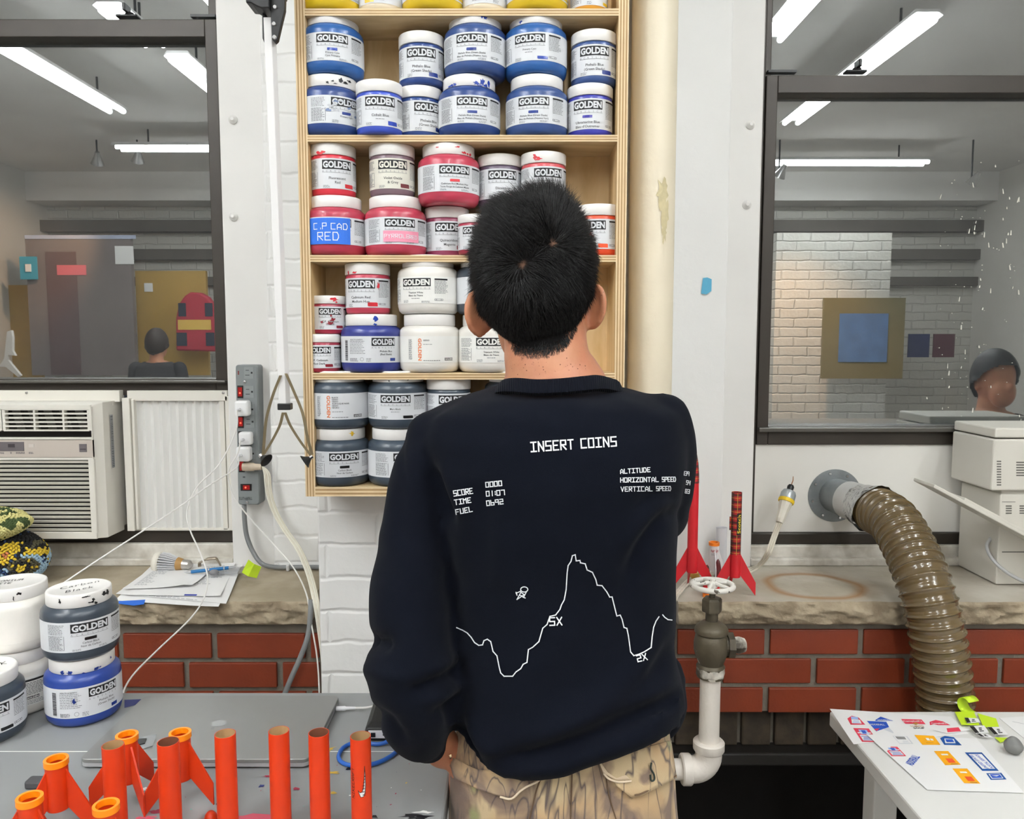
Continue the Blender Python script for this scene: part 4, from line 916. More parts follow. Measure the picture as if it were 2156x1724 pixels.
# ------------------------------------------------------------------ orange rocket tubes and fin cans
m_or = M('orange_red_tube', (214, 56, 6), .45, var=.06, vs=40); m_kraft = M('kraft_inside', (176, 140, 96), .8); m_ring = M('bright_orange_ring', (255, 142, 10), .4)
gt = 'orange rocket tubes standing on the bench'
tubes = [(238, 1568, 'orange tube beside the leftmost tall fin can, first of the row'), (354, 1561, 'orange tube second in the row, in front of a fin can'), (474, 1544, 'orange tube third in the row, in front of the laptop corner'),
         (587, 1538, 'orange tube fourth in the row, tallest looking and in front of the laptop'), (671, 1542, 'orange tube fifth in the row, between the plain tube and the lettered one'), (759, 1549, 'orange tube with hand lettering and a toothed swoosh')]
TH = .125; TR = .013
for i, (px, py, lb) in enumerate(tubes):
    d_ = (CAMZ - (BENCH_Z + TH)) / -(ray(px, py).z)
    c = CAM + ray(px, py) * d_; c.z = BENCH_Z
    t = thing('rocket_tube', lb, 'rocket tube', c, gt)
    mb = MB(); mb.lathe([(TR, 0), (TR, TH), (TR - .0009, TH)], c, seg=40, caps=False); obj('tube', mb, m_or, t)
    mb = MB(); mb.lathe([(TR - .0009, TH + .0001), (TR - .001, .001)], c, seg=40, caps=False); obj('inner_wall', mb, m_kraft if i in (0, 2, 3, 5) else M('dark_kraft', (120, 70, 46), .8), t, fixn=False)
    if i == 5:
        mb = MB()
        def tf(u, v, c=c): a = u * 1.12 / TR; q = TR + .0003; return Vector((c.x + q * math.sin(a), c.y - q * math.cos(a), c.z + TH - (TH - v) * 1.12))
        def tr_(u, v): return tf(-.0062 - v, TH - .068 + u)
        put_strokes(mb, tr_, 'NIKECRAFT', 0, 0, .0036, .0006, 0, 1.12)
        # toothed swoosh drawn with a pen: filled white with black outline
        out = [(.0062, TH - .030), (.0068, TH - .040), (.0072, TH - .052), (.0066, TH - .060), (.0046, TH - .0655), (.0015, TH - .066), (-.0004, TH - .061), (-.0012, TH - .058), (.0008, TH - .0605), (.0032, TH - .060), (.0046, TH - .055), (.0056, TH - .046)]
        up = out[:5]; 
        mb.add([tf(x, y) + Vector((0, -.0001, 0)) for x, y in out], [(0, 1, 11), (1, 2, 10, 11), (2, 3, 9, 10), (3, 4, 8, 9), (4, 5, 8), (5, 6, 7, 8)], 1)
        f9 = lambda u, v: tf(u, v) + Vector((0, -.0003, 0))
        ribbon(mb, f9, out + out[:1], .0006, 0)
        for k in range(7):
            y = TH - .041 - k * .0036; w_ = .0035 * min(1, .3 + k * .2); ribbon(mb, f9, [(.0070, y), (.0070 - w_, y - .001), (.0068, y - .0018)], .0005, 0)
        obj('lettering', mb, [m_ink, m_paper], t, smooth=False, fixn=False)
gf = 'orange fin cans standing on the bench'
def fin_can(c, h, rot, label, mats, group, ring=True, nf=3, reach=.049, r=.0132, tubez=.031, cat='fin can', name='fin_can', top=None):
    t = thing(name, label, cat, c, group)
    mb = MB(); mb.lathe([(r, tubez), (r, h - .006), (r - .001, h - .006), (r - .001, tubez)], c, seg=36, caps=False); obj('can_tube', mb, mats[0], t)
    if ring: mb = MB(); mb.lathe([(r - .0018, h - .0075), (r + .0012, h - .0075), (r + .0012, h), (r - .0022, h), (r - .0022, h - .0075)], c, seg=36, caps=False); obj('ring', mb, mats[1], t)
    for k in range(nf):
        a = rot + 2 * PI * k / nf; e = Vector((math.cos(a), math.sin(a), 0)); n = Vector((-math.sin(a), math.cos(a), 0)) * .0011
        q = [c + e * (r - .0006) + Vector((0, 0, h - .012)), c + e * reach + Vector((0, 0, .030)), c + e * reach, c + e * (r - .0006) + Vector((0, 0, tubez + .004))]
        mb = MB(); mb.prism([p_ - n for p_ in q], n * 2); obj('fin', mb, mats[0], t, smooth=False)
    return t
for px, py, rot, lb in ((267, 1546, -.75, 'orange fin can behind the first tube, in front of the memory card'), (379, 1541, -.25, 'orange fin can behind the second tube, nearest the laptop logo'),
                        (118, 1597, -.12, 'orange fin can left of the first tube with wide fins'), (62, 1677, -.35, 'orange fin can at the lower left corner of the bench'), (223, 1693, -.35, 'orange fin can in front of the first tube, cut by the bottom edge')):
    h = .096; d_ = (CAMZ - BENCH_Z - h) / -(ray(px, py).z); c = CAM + ray(px, py) * d_; c.z = BENCH_Z
    fin_can(c, h, rot, lb, [m_or, m_ring], gf)
mb = MB(); c = atz(444, 1728, BENCH_Z); h_ = .0135; mb.lathe([(.0085, 0), (.0085, .004), (.007, .009), (.004, .0125), (.0, .0138)], c, seg=24); o = obj('nose_cone', mb, m_or); tag(o, 'small orange nose cone tip at the bottom edge between two tubes', 'nose cone')

# ------------------------------------------------------------------ left sill: crochet bag, bulb, pencil, papers ...
# crocheted bag made of round stitches
rr = random.Random(9)
def crochet(name, parent, mats, cen, rad, ns, pick, seed, size=.0052, squash=.75, ax=None):
    mb = MB(); r_ = random.Random(seed); n = ns
    for i in range(n):
        y_ = 1 - 2 * (i + .5) / n; ph = i * 2.399963; q = math.sqrt(1 - y_ * y_)
        d = Vector((q * math.cos(ph), q * math.sin(ph), y_))
        p = Vector((d.x * rad[0], d.y * rad[1], d.z * rad[2]))
        p *= 1 + .10 * noise.noise(p * 16 + Vector((seed, 0, 0)))
        if ax is not None: p = ax @ p
        w_ = Vector(cen) + p
        nrm = d; tg = nrm.orthogonal().normalized()
        rotm = nrm.rotation_difference(Vector((0, 0, 1))).inverted().to_matrix() @ Matrix.Rotation(r_.random() * 6, 3, 'Z')
        o = len(mb.v); mb.sphere(w_, (size, size * .62, size * squash), 8, pick(w_, d, r_), rotm)
    mb2 = mb; return obj(name, mb2, mats, parent)
ym = [M('yarn_%s' % n_, c_, .95, bump=.0008, bs=700) for n_, c_ in (('black', (30, 29, 30)), ('navy', (44, 66, 104)), ('sky', (158, 186, 206)), ('yellow', (212, 180, 52)), ('olive', (86, 82, 60)), ('cream', (212, 204, 138)), ('green', (66, 82, 44)), ('teal', (50, 112, 150)), ('rust', (176, 104, 62)))]
bc = at(12, 1160, 1.82); bc.z = ZS + .062
bag = thing('crochet_bag', 'colourful crocheted yarn bag lying on the left stone sill', 'bag', (bc.x, bc.y, ZS))
def pk(p, d, r_):
    cs = [Vector((bc.x + .040, 0, bc.z + .022)), Vector((bc.x - .008, 0, bc.z - .002)), Vector((bc.x + .022, 0, bc.z - .042)), Vector((bc.x + .068, 0, bc.z - .01))]
    k = min(cs, key=lambda c: (p.x - c.x) ** 2 + (p.z - c.z) ** 2); r = math.hypot(p.x - k.x, p.z - k.z); i = cs.index(k)
    seq = [[8, 3, 3, 0, 0, 4, 2], [8, 0, 2, 7, 1, 3, 0], [8, 0, 2, 1, 3, 2, 0], [3, 0, 4, 2, 3, 0, 1]][i]
    return seq[min(6, int(r / .0075))] if r_.random() < .9 else r_.choice([0, 3, 1])
crochet('bag_body', bag, ym, bc, (.098, .075, .062), 1500, pk, 3)
def pk2(p, d, r_): return 6 if noise.noise(p * 40) > .12 else 5
tc_ = Vector((bc.x + .0, bc.y - .012, bc.z + .072))
crochet('bag_flap', bag, ym, tc_ + Vector((.01, -.02, .0)), (.07, .05, .02), 700, pk2, 5, .0046, .8, Matrix.Rotation(-.35, 3, 'Y'))
crochet('bag_flap', bag, ym, tc_ + Vector((-.005, .0, .028)), (.065, .045, .02), 700, pk2, 8, .0046, .8, Matrix.Rotation(.1, 3, 'Y'))
# LED flood bulb lying on its side
bl = at(330, 1165, 1.90); bl.z = ZS + .0275
bulb = thing('light_bulb', 'white finned flood light bulb lying on the left sill', 'light bulb', (bl.x, bl.y, ZS))
ax = Vector((1, -.1, -.06)).normalized()
mb = MB(); mb.lathe([(.0, -.010), (.014, -.009), (.023, -.004), (.0265, .003), (.0265, .009), (.024, .012)], bl, ax, 32); obj('lens', mb, M('frosted_lens', (226, 221, 208), .5), bulb)
mb = MB(); q = Vector((0, 0, 1)).rotation_difference(ax)
for k in range(24):
    a = 2 * PI * k / 24; e = Vector((math.cos(a), math.sin(a), 0)); n = Vector((-math.sin(a), math.cos(a), 0)) * .0008
    pr_ = [e * .008 + Vector((0, 0, .012)), e * .0255 + Vector((0, 0, .013)), e * .0245 + Vector((0, 0, .028)), e * .015 + Vector((0, 0, .056)), e * .008 + Vector((0, 0, .056))]
    mb.prism([bl + q @ (x - n) for x in pr_], q @ (n * 2))
mb.lathe([(.013, .011), (.010, .056)], bl, ax, 20); obj('heat_sink', mb, M('white_heat_sink', (214, 214, 216), .4), bulb, smooth=False)
mb = MB(); mb.lathe([(.0165, .054), (.0155, .058), (.0135, .066), (.0125, .068)], bl, ax, 24); obj('collar', mb, M('tan_collar', (168, 128, 72), .5), bulb)
mb = MB(); mb.lathe([(.0125, .067)] + [(.0125 - .0008 * (k % 2) - .0001 * k, .068 + .0024 * k) for k in range(8)] + [(.006, .089), (.004, .092)], bl, ax, 24); obj('screw_cap', mb, M('bulb_steel', (190, 186, 180), .3, metal=.9), bulb)
# small metal can opener behind
kf = thing('pocket_tool', 'dull metal folding tool behind the blue pencil', 'tool', atz(430, 1182, ZS + .002))
a, b = at(418, 1176, 1.93), at(455, 1161, 1.935); mb = MB(); a.z = ZS + .016; b.z = ZS + .027
mb.tube(catmull([a, (a + b) / 2 + Vector((0, 0, .004)), b], 6), [.0035] * 6 + [.0055] * 6 + [.005], 10, sy=.7); obj('handle', mb, M('dull_metal', (150, 138, 122), .4, metal=.6), kf)
mb = MB(); mb.tube([b, b + Vector((.006, 0, -.010)), b + Vector((.014, 0, -.026))], [.005, .004, .003], 8, sy=.5); obj('jaw', mb, MATS['dull_metal'], kf)
mb = MB(); mb.cyl((a.x + .002, a.y, ZS), (a.x + .002, a.y, a.z), .004); mb.cyl((b.x + .014, b.y, ZS), (b.x + .014, b.y, b.z - .02), .004); obj('foot', mb, MATS['dull_metal'], kf)

# stack of papers, each sheet its own object
gp = 'paper sheets piled on the left sill'
def sheet(pts, z, label, prt=(), curl=(), thick=.0006, group=gp, name='paper_sheet', mat=None, cat='paper', n=8, sag=0.0):
    """pts: four corners in px on plane z (back-left, back-right, front-right, front-left)"""
    P = [atz(x, y, z) for x, y in pts]
    def fn(u, v, dz=0.0):
        a = P[3].lerp(P[2], u); b = P[0].lerp(P[1], u); p_ = a.lerp(b, v).copy()
        for cu, cv, rad, h in curl: p_.z += h * max(0, 1 - math.hypot(u - cu, v - cv) / rad) ** 2
        p_.z += dz; return p_
    mb = MB(); t_ = []; b_ = []
    for j in range(n + 1):
        for i in range(n + 1): t_.append(fn(i / n, j / n, thick))
    mb.add(t_, [(j * (n + 1) + i, j * (n + 1) + i + 1, (j + 1) * (n + 1) + i + 1, (j + 1) * (n + 1) + i) for j in range(n) for i in range(n)], 0)
    mb.add([v - Vector((0, 0, thick)) for v in t_], [((j + 1) * (n + 1) + i, (j + 1) * (n + 1) + i + 1, j * (n + 1) + i + 1, j * (n + 1) + i) for j in range(n) for i in range(n)], 0)
    for i in range(n):
        for e0, e1 in ((i, i + 1), (n * (n + 1) + i + 1, n * (n + 1) + i), ((i + 1) * (n + 1), i * (n + 1)), (i * (n + 1) + n, (i + 1) * (n + 1) + n)):
            mb.quad(t_[e0] - Vector((0, 0, thick)), t_[e1] - Vector((0, 0, thick)), t_[e1], t_[e0], 0)
    g = lambda u, v: fn(u, v, thick + .0004)
    for f_ in prt: f_(mb, g)
    o = obj(name, mb, mat or [m_paper, M('print_grey', (170, 170, 174), .7), M('print_blue', (44, 60, 160), .6)], smooth=False, fixn=False); tag(o, label, cat, group); return o
def lines_print(u0, u1, v0, v1, seed, mi=1, lh=.035):
    def f(mb, g):
        r_ = random.Random(seed); v = v1
        while v > v0:
            u = u0; e = u0 + (u1 - u0) * r_.uniform(.4, 1)
            while u < e: l = r_.uniform(.02, .07); rect_uv(mb, g, u, min(u + l, e), v - lh * .35, v, mi); u += l + .012
            v -= lh
    return f
zs = ZS + .001
sheet(((318, 1192), (505, 1187), (460, 1279), (242, 1264)), zs, 'lowest wide sheet of the paper pile, hanging over the sill edge', (), [(1, 0, .4, .002)])
sheet(((330, 1190), (512, 1188), (476, 1271), (244, 1250)), zs + .0022, 'second sheet of the paper pile with a handwritten line', (lines_print(.3, .8, .02, .06, 4),), [(1, .6, .5, .004)])
sheet(((345, 1186), (500, 1178), (464, 1256), (262, 1252)), zs + .0052, 'third sheet of the paper pile with a blue mark on its edge', (lines_print(.62, .95, .3, .8, 5), lambda mb, g: rect_uv(mb, g, .62, .75, .0, .035, 2)), [(1, 1, .6, .004), (1, 0, .3, .002)])
sheet(((332, 1186), (447, 1197), (405, 1235), (258, 1240)), zs + .0092, 'top sheet of the paper pile with grey printed columns', (lines_print(.1, .35, .1, .9, 6), ), [(.9, .0, .5, .006), (.0, 0, .3, .001)])
mb = MB(); p = [atz(x, y, ZS + .0012) for x, y in ((250, 1266), (306, 1263), (303, 1272), (282, 1275), (250, 1271))]; mb.prism(p, (0, 0, .0008)); o = obj('blue_tape', mb, M('bright_blue_tape', (34, 104, 208), .6), smooth=False); tag(o, 'bright blue tape strip under the front edge of the paper pile', 'tape')
mb = MB(); a, b, c, d_ = at(523, 1178, 1.80), at(550, 1193, 1.82), at(540, 1217, 1.80), at(509, 1205, 1.78)
for p in (c, d_): p.z = max(p.z, ZS + .002)
mid1, mid2 = (a + b) / 2 + Vector((0, -.006, 0)), (c + d_) / 2 + Vector((0, -.008, 0))
mb.rings([[d_, a], [mid2, mid1], [c, b]], False, False, False); s_ = obj('sticky_note', mb, M('neon_green_note', (196, 226, 40), .6), smooth=False)
so = s_.modifiers.new('thickness', 'SOLIDIFY'); so.thickness = .0008; tag(s_, 'neon green sticky note curling up at the corner of the paper pile', 'sticky note')
# pencil
pa, pb = at(386, 1183, 1.845), at(496, 1167, 1.87); pa.z = ZS + .017; pb.z = ZS + .0235
pen = thing('mechanical_pencil', 'blue mechanical pencil lying on the paper pile', 'pencil', (pa.x, pa.y, ZS))
dv = pb - pa; mb = MB(); mb.cyl(pa + dv * .14, pa + dv * .86, .0042, seg=10); obj('barrel', mb, M('pencil_blue', (26, 108, 168), .35), pen)
mb = MB(); mb.lathe([(.0008, 0), (.002, dv.length * .05), (.0042, dv.length * .14)], pa, dv, 14); mb.cyl(pa + dv * .46, pa + dv * .49, .0045); mb.cyl(pa + dv * .76, pa + dv * .785, .0045); mb.cyl(pa + dv * .86, pa + dv * .93, .003); mb.cyl(pa + dv * .93, pb, .0018); obj('metal_tip', mb, M('pencil_metal', (180, 180, 182), .3, metal=.8), pen)
mb = MB(); c = at(450, 1187, 1.84); mb.sphere((c.x, c.y, ZS + .0195), (.012, .01, .0065), 16); o = obj('kneaded_eraser', mb, M('grey_putty', (126, 126, 130), .8, bump=.001, bs=200)); tag(o, 'grey kneaded eraser on the paper pile beside the blue pencil', 'eraser')
mb = MB(); c = at(480, 1186, 1.87); vs_ = []; nn = 10
for j in range(nn + 1):
    for i in range(nn + 1):
        x, y = c.x - .045 + .10 * i / nn, c.y - .03 + .06 * j / nn; vs_.append((x, y, ZS + .0165 + .005 * noise.noise(Vector((x * 60, y * 60, 0)))))
mb.add(vs_, [(j * (nn + 1) + i, j * (nn + 1) + i + 1, (j + 1) * (nn + 1) + i + 1, (j + 1) * (nn + 1) + i) for j in range(nn) for i in range(nn)]); o = obj('plastic_bag', mb, M('clear_film', (225, 228, 232), .25, transm=.85, ior=1.15)); tag(o, 'crumpled clear plastic bag lying over the back of the paper pile', 'bag')
# ------------------------------------------------------------------ window air conditioner
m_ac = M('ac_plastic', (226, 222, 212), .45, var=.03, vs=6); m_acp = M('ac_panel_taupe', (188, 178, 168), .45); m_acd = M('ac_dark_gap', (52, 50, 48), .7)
YA = 1.885                                       # front face
axr = at(214, 1000, YA).x; axl = axr - .50
azt, azb = at(150, 848, YA).z, at(150, 1136, YA).z
ac = thing('air_conditioner', 'white window air conditioner in the lower left window', 'air conditioner', ((axl + axr) / 2, YA, ZS))
mb = MB(); ch = .020
def sec(y, dx, dz): return [(axl + dx, y, azb + dz * .4), (axr - dx, y, azb + dz * .4), (axr - dx, y, azt - dz), (axl + dx, y, azt - dz)]
mb.rings([sec(YA, ch, .008), sec(YA + .022, 0.002, 0), sec(2.0, 0, -.0)], False, True)
obj('housing', mb, m_ac, ac, smooth=False, bevel=.002)
fx0, fx1 = axl + ch, at(196, 1000, YA).x
fz = lambda py: at(150, py, YA).z
mb = MB()      # front panel with openings
zs_ = [fz(856), fz(862), fz(921), fz(925), fz(963), fz(968), fz(1120), fz(1134)]
gx1 = at(196, 900, YA).x - .0015
for a, b in ((zs_[1], zs_[0] + .004), (zs_[3], zs_[2]), (zs_[5], zs_[4]), (zs_[7], zs_[6])): mb.box((fx0, YA - .003, a), (fx1 + .002, YA + .012, b))
mb.box((gx1, YA - .003, zs_[7]), (fx1 + .002, YA + .012, zs_[0]))
lx = at(190, 1040, YA).x
mb.box((lx, YA - .003, zs_[6] - .002), (gx1 + .001, YA + .012, zs_[5] + .002))
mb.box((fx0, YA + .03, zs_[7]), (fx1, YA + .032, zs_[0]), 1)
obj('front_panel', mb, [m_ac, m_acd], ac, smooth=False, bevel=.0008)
mb = MB(); mb.box((fx0, YA - .004, zs_[4] + .001), (gx1, YA + .004, zs_[3] - .001), 0)
x = at(53, 940, YA).x
mb.box((x - .075, YA - .005, fz(949)), (x, YA - .002, fz(927) - .003), 1); mb.box((x - .038, YA - .0056, fz(941)), (x - .022, YA - .004, fz(934)), 2)
xe = at(169, 940, YA).x; mb.box((xe, YA - .005, fz(951)), (xe + .018, YA - .003, fz(934)), 1); mb.box((xe + .002, YA - .0054, fz(946)), (xe + .016, YA - .004, fz(944)), 2)
def pf(u, v): return Vector((u, YA - .0046, v))
rr = random.Random(2)
for xx, w_ in ((at(0, 950, YA).x, .016), (at(24, 950, YA).x, .004), (at(36, 950, YA).x, .024), (at(63, 950, YA).x, .012)): para(mb, pf, xx, xx + w_, fz(954) - .001, fz(951), 1, th=.0016, rnd=rr)
mb.box((at(63, 940, YA).x, YA - .0048, fz(941)), (at(74, 940, YA).x, YA - .004, fz(934)), 3)
obj('control_panel', mb, [m_acp, M('ac_display', (104, 98, 100), .4), M('ac_display_dark', (60, 54, 58), .4), M('ac_button', (200, 192, 184), .4)], ac, smooth=False)
# vent louvers at the top
for k, (xa, xb) in enumerate(((at(8, 890, YA).x, at(188, 890, YA).x), (axl + .03, at(2, 890, YA).x))):
    mb = MB(); z0, z1 = fz(906), fz(862); mb.box((xa, YA + .016, z0), (xb, YA + .018, z1), 1)
    for i in range(6): zz = z0 + (z1 - z0) * i / 5; mb.box((xa, YA - .002, zz - .0018), (xb, YA + .012, zz + .0018))
    for i in range(4): xx = xa + (xb - xa) * (0, .36, .70, 1)[i]; mb.box((xx - .0022 - .002 * (i in (0, 3)), YA - .001, z0), (xx + .0022 + .002 * (i in (0, 3)), YA + .013, z1))
    for i in range(5): xx = xa + (xb - xa) * (i + .6) / 5.4; mb.prism([(xx, YA + .0145, z0), (xx + .02, YA + .0145, z0), (xx + .008, YA + .0145, z1), (xx - .012, YA + .0145, z1)], (0, .001, 0), 2)
    obj('air_vent', mb, [m_ac, m_acd, M('vent_blade', (120, 118, 114), .6)], ac, smooth=False)
mb = MB(); n = 17
for i in range(n):
    zz = zs_[6] + (zs_[5] - zs_[6]) * (i + .5) / n; h_ = (zs_[5] - zs_[6]) / n
    mb.prism([(fx0, YA + .002, zz - h_ * .30), (fx0, YA - .002, zz + h_ * .28), (fx0, YA + .004, zz + h_ * .30), (fx0, YA + .016, zz - h_ * .2)], (lx - fx0 + .001, 0, 0))
obj('intake_louvers', mb, m_ac, ac, smooth=False)
mb = MB(); xs = axr + .0004; a, b = at(237, 872, 1.95), at(246, 983, 1.95)
mb.quad((xs, 1.935, b.z), (xs, 1.95, b.z), (xs, 1.95, a.z), (xs, 1.935, a.z), 0)
v = b.z
while v < a.z - .003: hh = .001 + rr.random() * .003; mb.quad((xs + .0003, 1.937, v), (xs + .0003, 1.948, v), (xs + .0003, 1.948, v + hh), (xs + .0003, 1.937, v + hh), 1); v += hh + .0012
obj('rating_sticker', mb, [M('sticker_grey', (186, 186, 186), .5), M('sticker_ink', (110, 112, 114), .6)], ac, smooth=False, fixn=False)
mb = MB(); a, b = at(0, 822, 1.965), at(252, 846, 1.965); mb.box((axl - .05, 1.965, b.z), (b.x, 1.99, a.z)); mb.box((axl, 1.955, b.z - .008), (b.x - .012, 1.99, b.z + .001)); c = at(56, 827, 1.964); mb.lathe([(.004, 0), (.003, .002)], c, (0, -1, 0), 12, 1)
obj('top_rail', mb, [m_ac, m_steel], ac, bevel=.001, smooth=False)
# accordion side curtain
YC = 1.975
cx0, cx1 = at(272, 960, YC).x, at(487, 960, YC).x; cz0, cz1 = at(380, 1115, YC).z, at(380, 822, YC).z
mb = MB(); mb.box((cx0 + .004, YC - .006, cz1 - .026), (at(480, 830, YC).x, YC + .01, cz1)); mb.box((cx0 + .004, YC - .003, cz0 - .002), (cx1, YC + .012, cz0 + .004)); mb.box((cx1 - .010, YC - .006, cz0), (cx1, YC + .008, cz1 - .014)); mb.box((at(466, 960, YC).x, YC - .003, cz0), (at(476, 960, YC).x, YC + .008, cz1 - .02))
c = at(470, 827, YC - .006); mb.lathe([(.004, 0), (.003, .002)], c, (0, -1, 0), 12, 1)
obj('curtain_frame', mb, [m_ac, m_steel], ac, bevel=.001, smooth=False)
mb = MB(); n = 11; xa, xb = cx0 + .002, at(467, 960, YC).x; zig = []
for i in range(n * 2 + 1):
    t = i / (n * 2); k = i % 2; zig.append((xa + (xb - xa) * t, YC + (.009 if k else .001)))
for (xa_, ya_), (xb_, yb_) in zip(zig[:-1], zig[1:]): mb.quad((xa_, ya_, cz0 + .002), (xb_, yb_, cz0 + .002), (xb_, yb_, cz1 - .022), (xa_, ya_, cz1 - .022))
obj('accordion_curtain', mb, M('curtain_vinyl', (226, 225, 221), .45), ac, smooth=False, fixn=False)
mb = MB(); a, b = at(256, 838, 1.955), at(285, 1118, 1.955); mb.box((a.x, 1.955, b.z), (a.x + .018, 1.985, a.z)); mb.box((a.x + .019, 1.962, b.z + .002), (a.x + .026, 1.99, a.z - .004))
obj('side_rail', mb, m_ac, ac, bevel=.001, smooth=False)

# ------------------------------------------------------------------ power strip and what is plugged in
YPW = 1.915
tl, tr2, bl_, br_ = at(495, 768, YPW), at(542, 766, YPW), at(501, 1063, YPW), at(548, 1063, YPW)
ps = thing('power_strip', 'grey power strip with red lit switches screwed to the white wall', 'power strip', ((bl_ + br_) / 2)[:])
ex = (tr2 - tl); wps = ex.length; ez = (tl - bl_).normalized(); exn = Vector((1, 0, 0)); lps = (tl - bl_).length
ob = bl_.copy()
def psf(u, v, y=0.0): return ob + exn * u + ez * v + Vector((0, y, 0))
mb = MB()
def rr2(inset, y, r=.007, n=4):
    out = []
    for cx, cv, a0 in ((wps - r - inset, lps - r - inset, 0), (r + inset, lps - r - inset, PI / 2), (r + inset, r + inset, PI), (wps - r - inset, r + inset, 1.5 * PI)):
        for k in range(n + 1): a = a0 + PI / 2 * k / n; out.append(psf(cx + r * math.cos(a), cv + r * math.sin(a), y))
    return out
mb.rings([rr2(0, .04), rr2(0, .004), rr2(.0025, 0)]); obj('housing', mb, M('strip_grey', (128, 133, 134), .45), ps, angle=30)
m_dg = M('strip_dark', (70, 74, 76), .5); m_red = M('lit_switch', (130, 14, 14), .3, emit=(255, 20, 16), es=.07); m_redhot = M('switch_lamp', (255, 120, 90), .3, emit=(255, 70, 50), es=1.6)
vof = lambda py: (at(520, py, YPW) - ob).dot(ez)
def pbox(mb, u0, u1, v0, v1, y0, y1, mi=0):
    p = [psf(u0, v0, y0), psf(u1, v0, y0), psf(u1, v1, y0), psf(u0, v1, y0)]; mb.prism(p, (0, y1 - y0, 0), mi)
for i, py in enumerate((785, 825, 862, 888, 921, 955, 981)):
    v = vof(py); mb = MB()
    pbox(mb, wps * .40, wps * .82, v - .0145, v + .0145, -.001, .002); pbox(mb, wps * .47, wps * .62, v + .0055, v + .0068, -.0014, .0, 1); pbox(mb, wps * .45, wps * .64, v - .0062, v - .0048, -.0014, .0, 1); pbox(mb, wps * .70, wps * .78, v - .002, v + .0022, -.0014, .0, 1)
    obj('outlet', mb, [M('outlet_grey', (140, 145, 146), .45), m_black], ps, smooth=False)
for py in (825, 888, 921, 981):
    v = vof(py); mb = MB(); pbox(mb, wps * .08, wps * .34, v - .0155, v + .0155, -.001, .003, 1); pbox(mb, wps * .12, wps * .30, v - .011, v + .011, -.003, .002, 0)
    if py < 900: c = psf(wps * .21, v - .003, -.003); mb.lathe([(.0022, 0), (.001, .001)], c, (0, -1, 0), 10, 2)
    obj('switch', mb, [m_red, m_black, m_redhot], ps, smooth=False)
v = vof(1026); mb = MB(); pbox(mb, wps * .14, wps * .64, v - .0085, v + .0085, -.001, .003, 1); pbox(mb, wps * .26, wps * .56, v - .0055, v + .0055, -.003, .002, 0); mb.lathe([(.0022, 0), (.001, .001)], psf(wps * .38, v, -.003), (0, -1, 0), 10, 2)
obj('switch', mb, [m_red, m_black, m_redhot], ps, smooth=False)
mb = MB()
def upside(u, v): return psf(wps * .36 - u, vof(1043) - v, -.0006)
put_text(mb, upside, 'TRIPP·LITE', 0, .004, .007, 0, bold=.02, width=wps * .6)
pbox(mb, wps * .25, wps * .35, vof(1006), vof(1003), -.0008, .001); pbox(mb, wps * .12, wps * .17, vof(789), vof(781), -.0008, .001, 1)
obj('lettering', mb, [m_dg, M('dull_red', (120, 40, 36), .4)], ps, smooth=False, fixn=False)
for py in (804, 1061 - 3):
    mb = MB(); mb.lathe([(.0042, 0), (.0035, .002), (.001, .0026)], psf(wps * .42, vof(py), 0), (0, -1, 0), 16); obj('screw', mb, m_steel, ps)
def charger(px, py, label, size, pathpx, r=.0017):
    c = at(px, py, YPW - .0); w_, h_, d_ = size
    t = thing('usb_charger', label, 'charger', (c.x, YPW, c.z), 'white chargers in the power strip')
    mb = MB(); mb.box((c.x - w_ / 2, YPW - d_, c.z - h_ / 2), (c.x + w_ / 2, YPW - .0015, c.z + h_ / 2)); obj('housing', mb, m_white_plastic, t, bevel=.006, segs=4, angle=60)
    return Vector((c.x - .003, YPW - d_, c.z - .002))
ch1 = charger(516, 858, 'white cube charger third outlet from the top of the power strip', (.033, .038, .03), None)
ch2 = charger(522, 921, 'smaller white charger with a dark port above the lowest white charger', (.031, .032, .026), None)
ch3 = charger(519, 953, 'lowest white cube charger on the power strip', (.033, .036, .03), None)
def cable(label, start, pts, r=.0017, mat=None, end=None, name='usb_cable', plug=True):
    t = thing(name, label, 'cable', start)
    P = [start + Vector((0, -.018, 0)) if plug else start] + [at(*p) for p in pts] + ([end] if end is not None else [])
    mb = MB(); mb.tube(catmull(P, 7), r, 8); obj('wire', mb, mat or m_wirewhite, t)
    if plug: mb = MB(); mb.tube([start, start + Vector((0, -.010, 0)), start + Vector((0, -.011, 0)), start + Vector((0, -.018, 0))], [.0042, .0042, .0028, .0024], 12); obj('plug', mb, MATS['plug_white'], t)
    return t
cable('white cable from the upper charger looping down to the blue jar on the bench', ch1, [(497, 905, 1.86), (463, 975, 1.82), (415, 1025, 1.79), (394, 1075, 1.77), (400, 1115, 1.75), (422, 1165, 1.72), (437, 1215, 1.69), (428, 1262, 1.655), (398, 1305, 1.615), (335, 1365, 1.53), (285, 1415, 1.45), (263, 1448, 1.41), (257, 1475, 1.385)])
cable('white cable from the lowest charger running straight down left to the jar lids', ch3, [(497, 985, 1.86), (440, 1022, 1.80), (380, 1065, 1.73), (300, 1118, 1.64), (200, 1183, 1.55), (110, 1243, 1.48), (60, 1275, 1.455)])
cable('white cable from the smaller charger hanging down beside the pier', ch2, [(500, 955, 1.87), (483, 985, 1.86), (481, 1010, 1.86), (495, 1050, 1.86), (530, 1095, 1.86), (575, 1145, 1.85), (618, 1195, 1.80), (645, 1250, 1.70), (655, 1310, 1.655), (667, 1380, 1.65), (672, 1450, 1.645), (672, 1540, 1.64)])
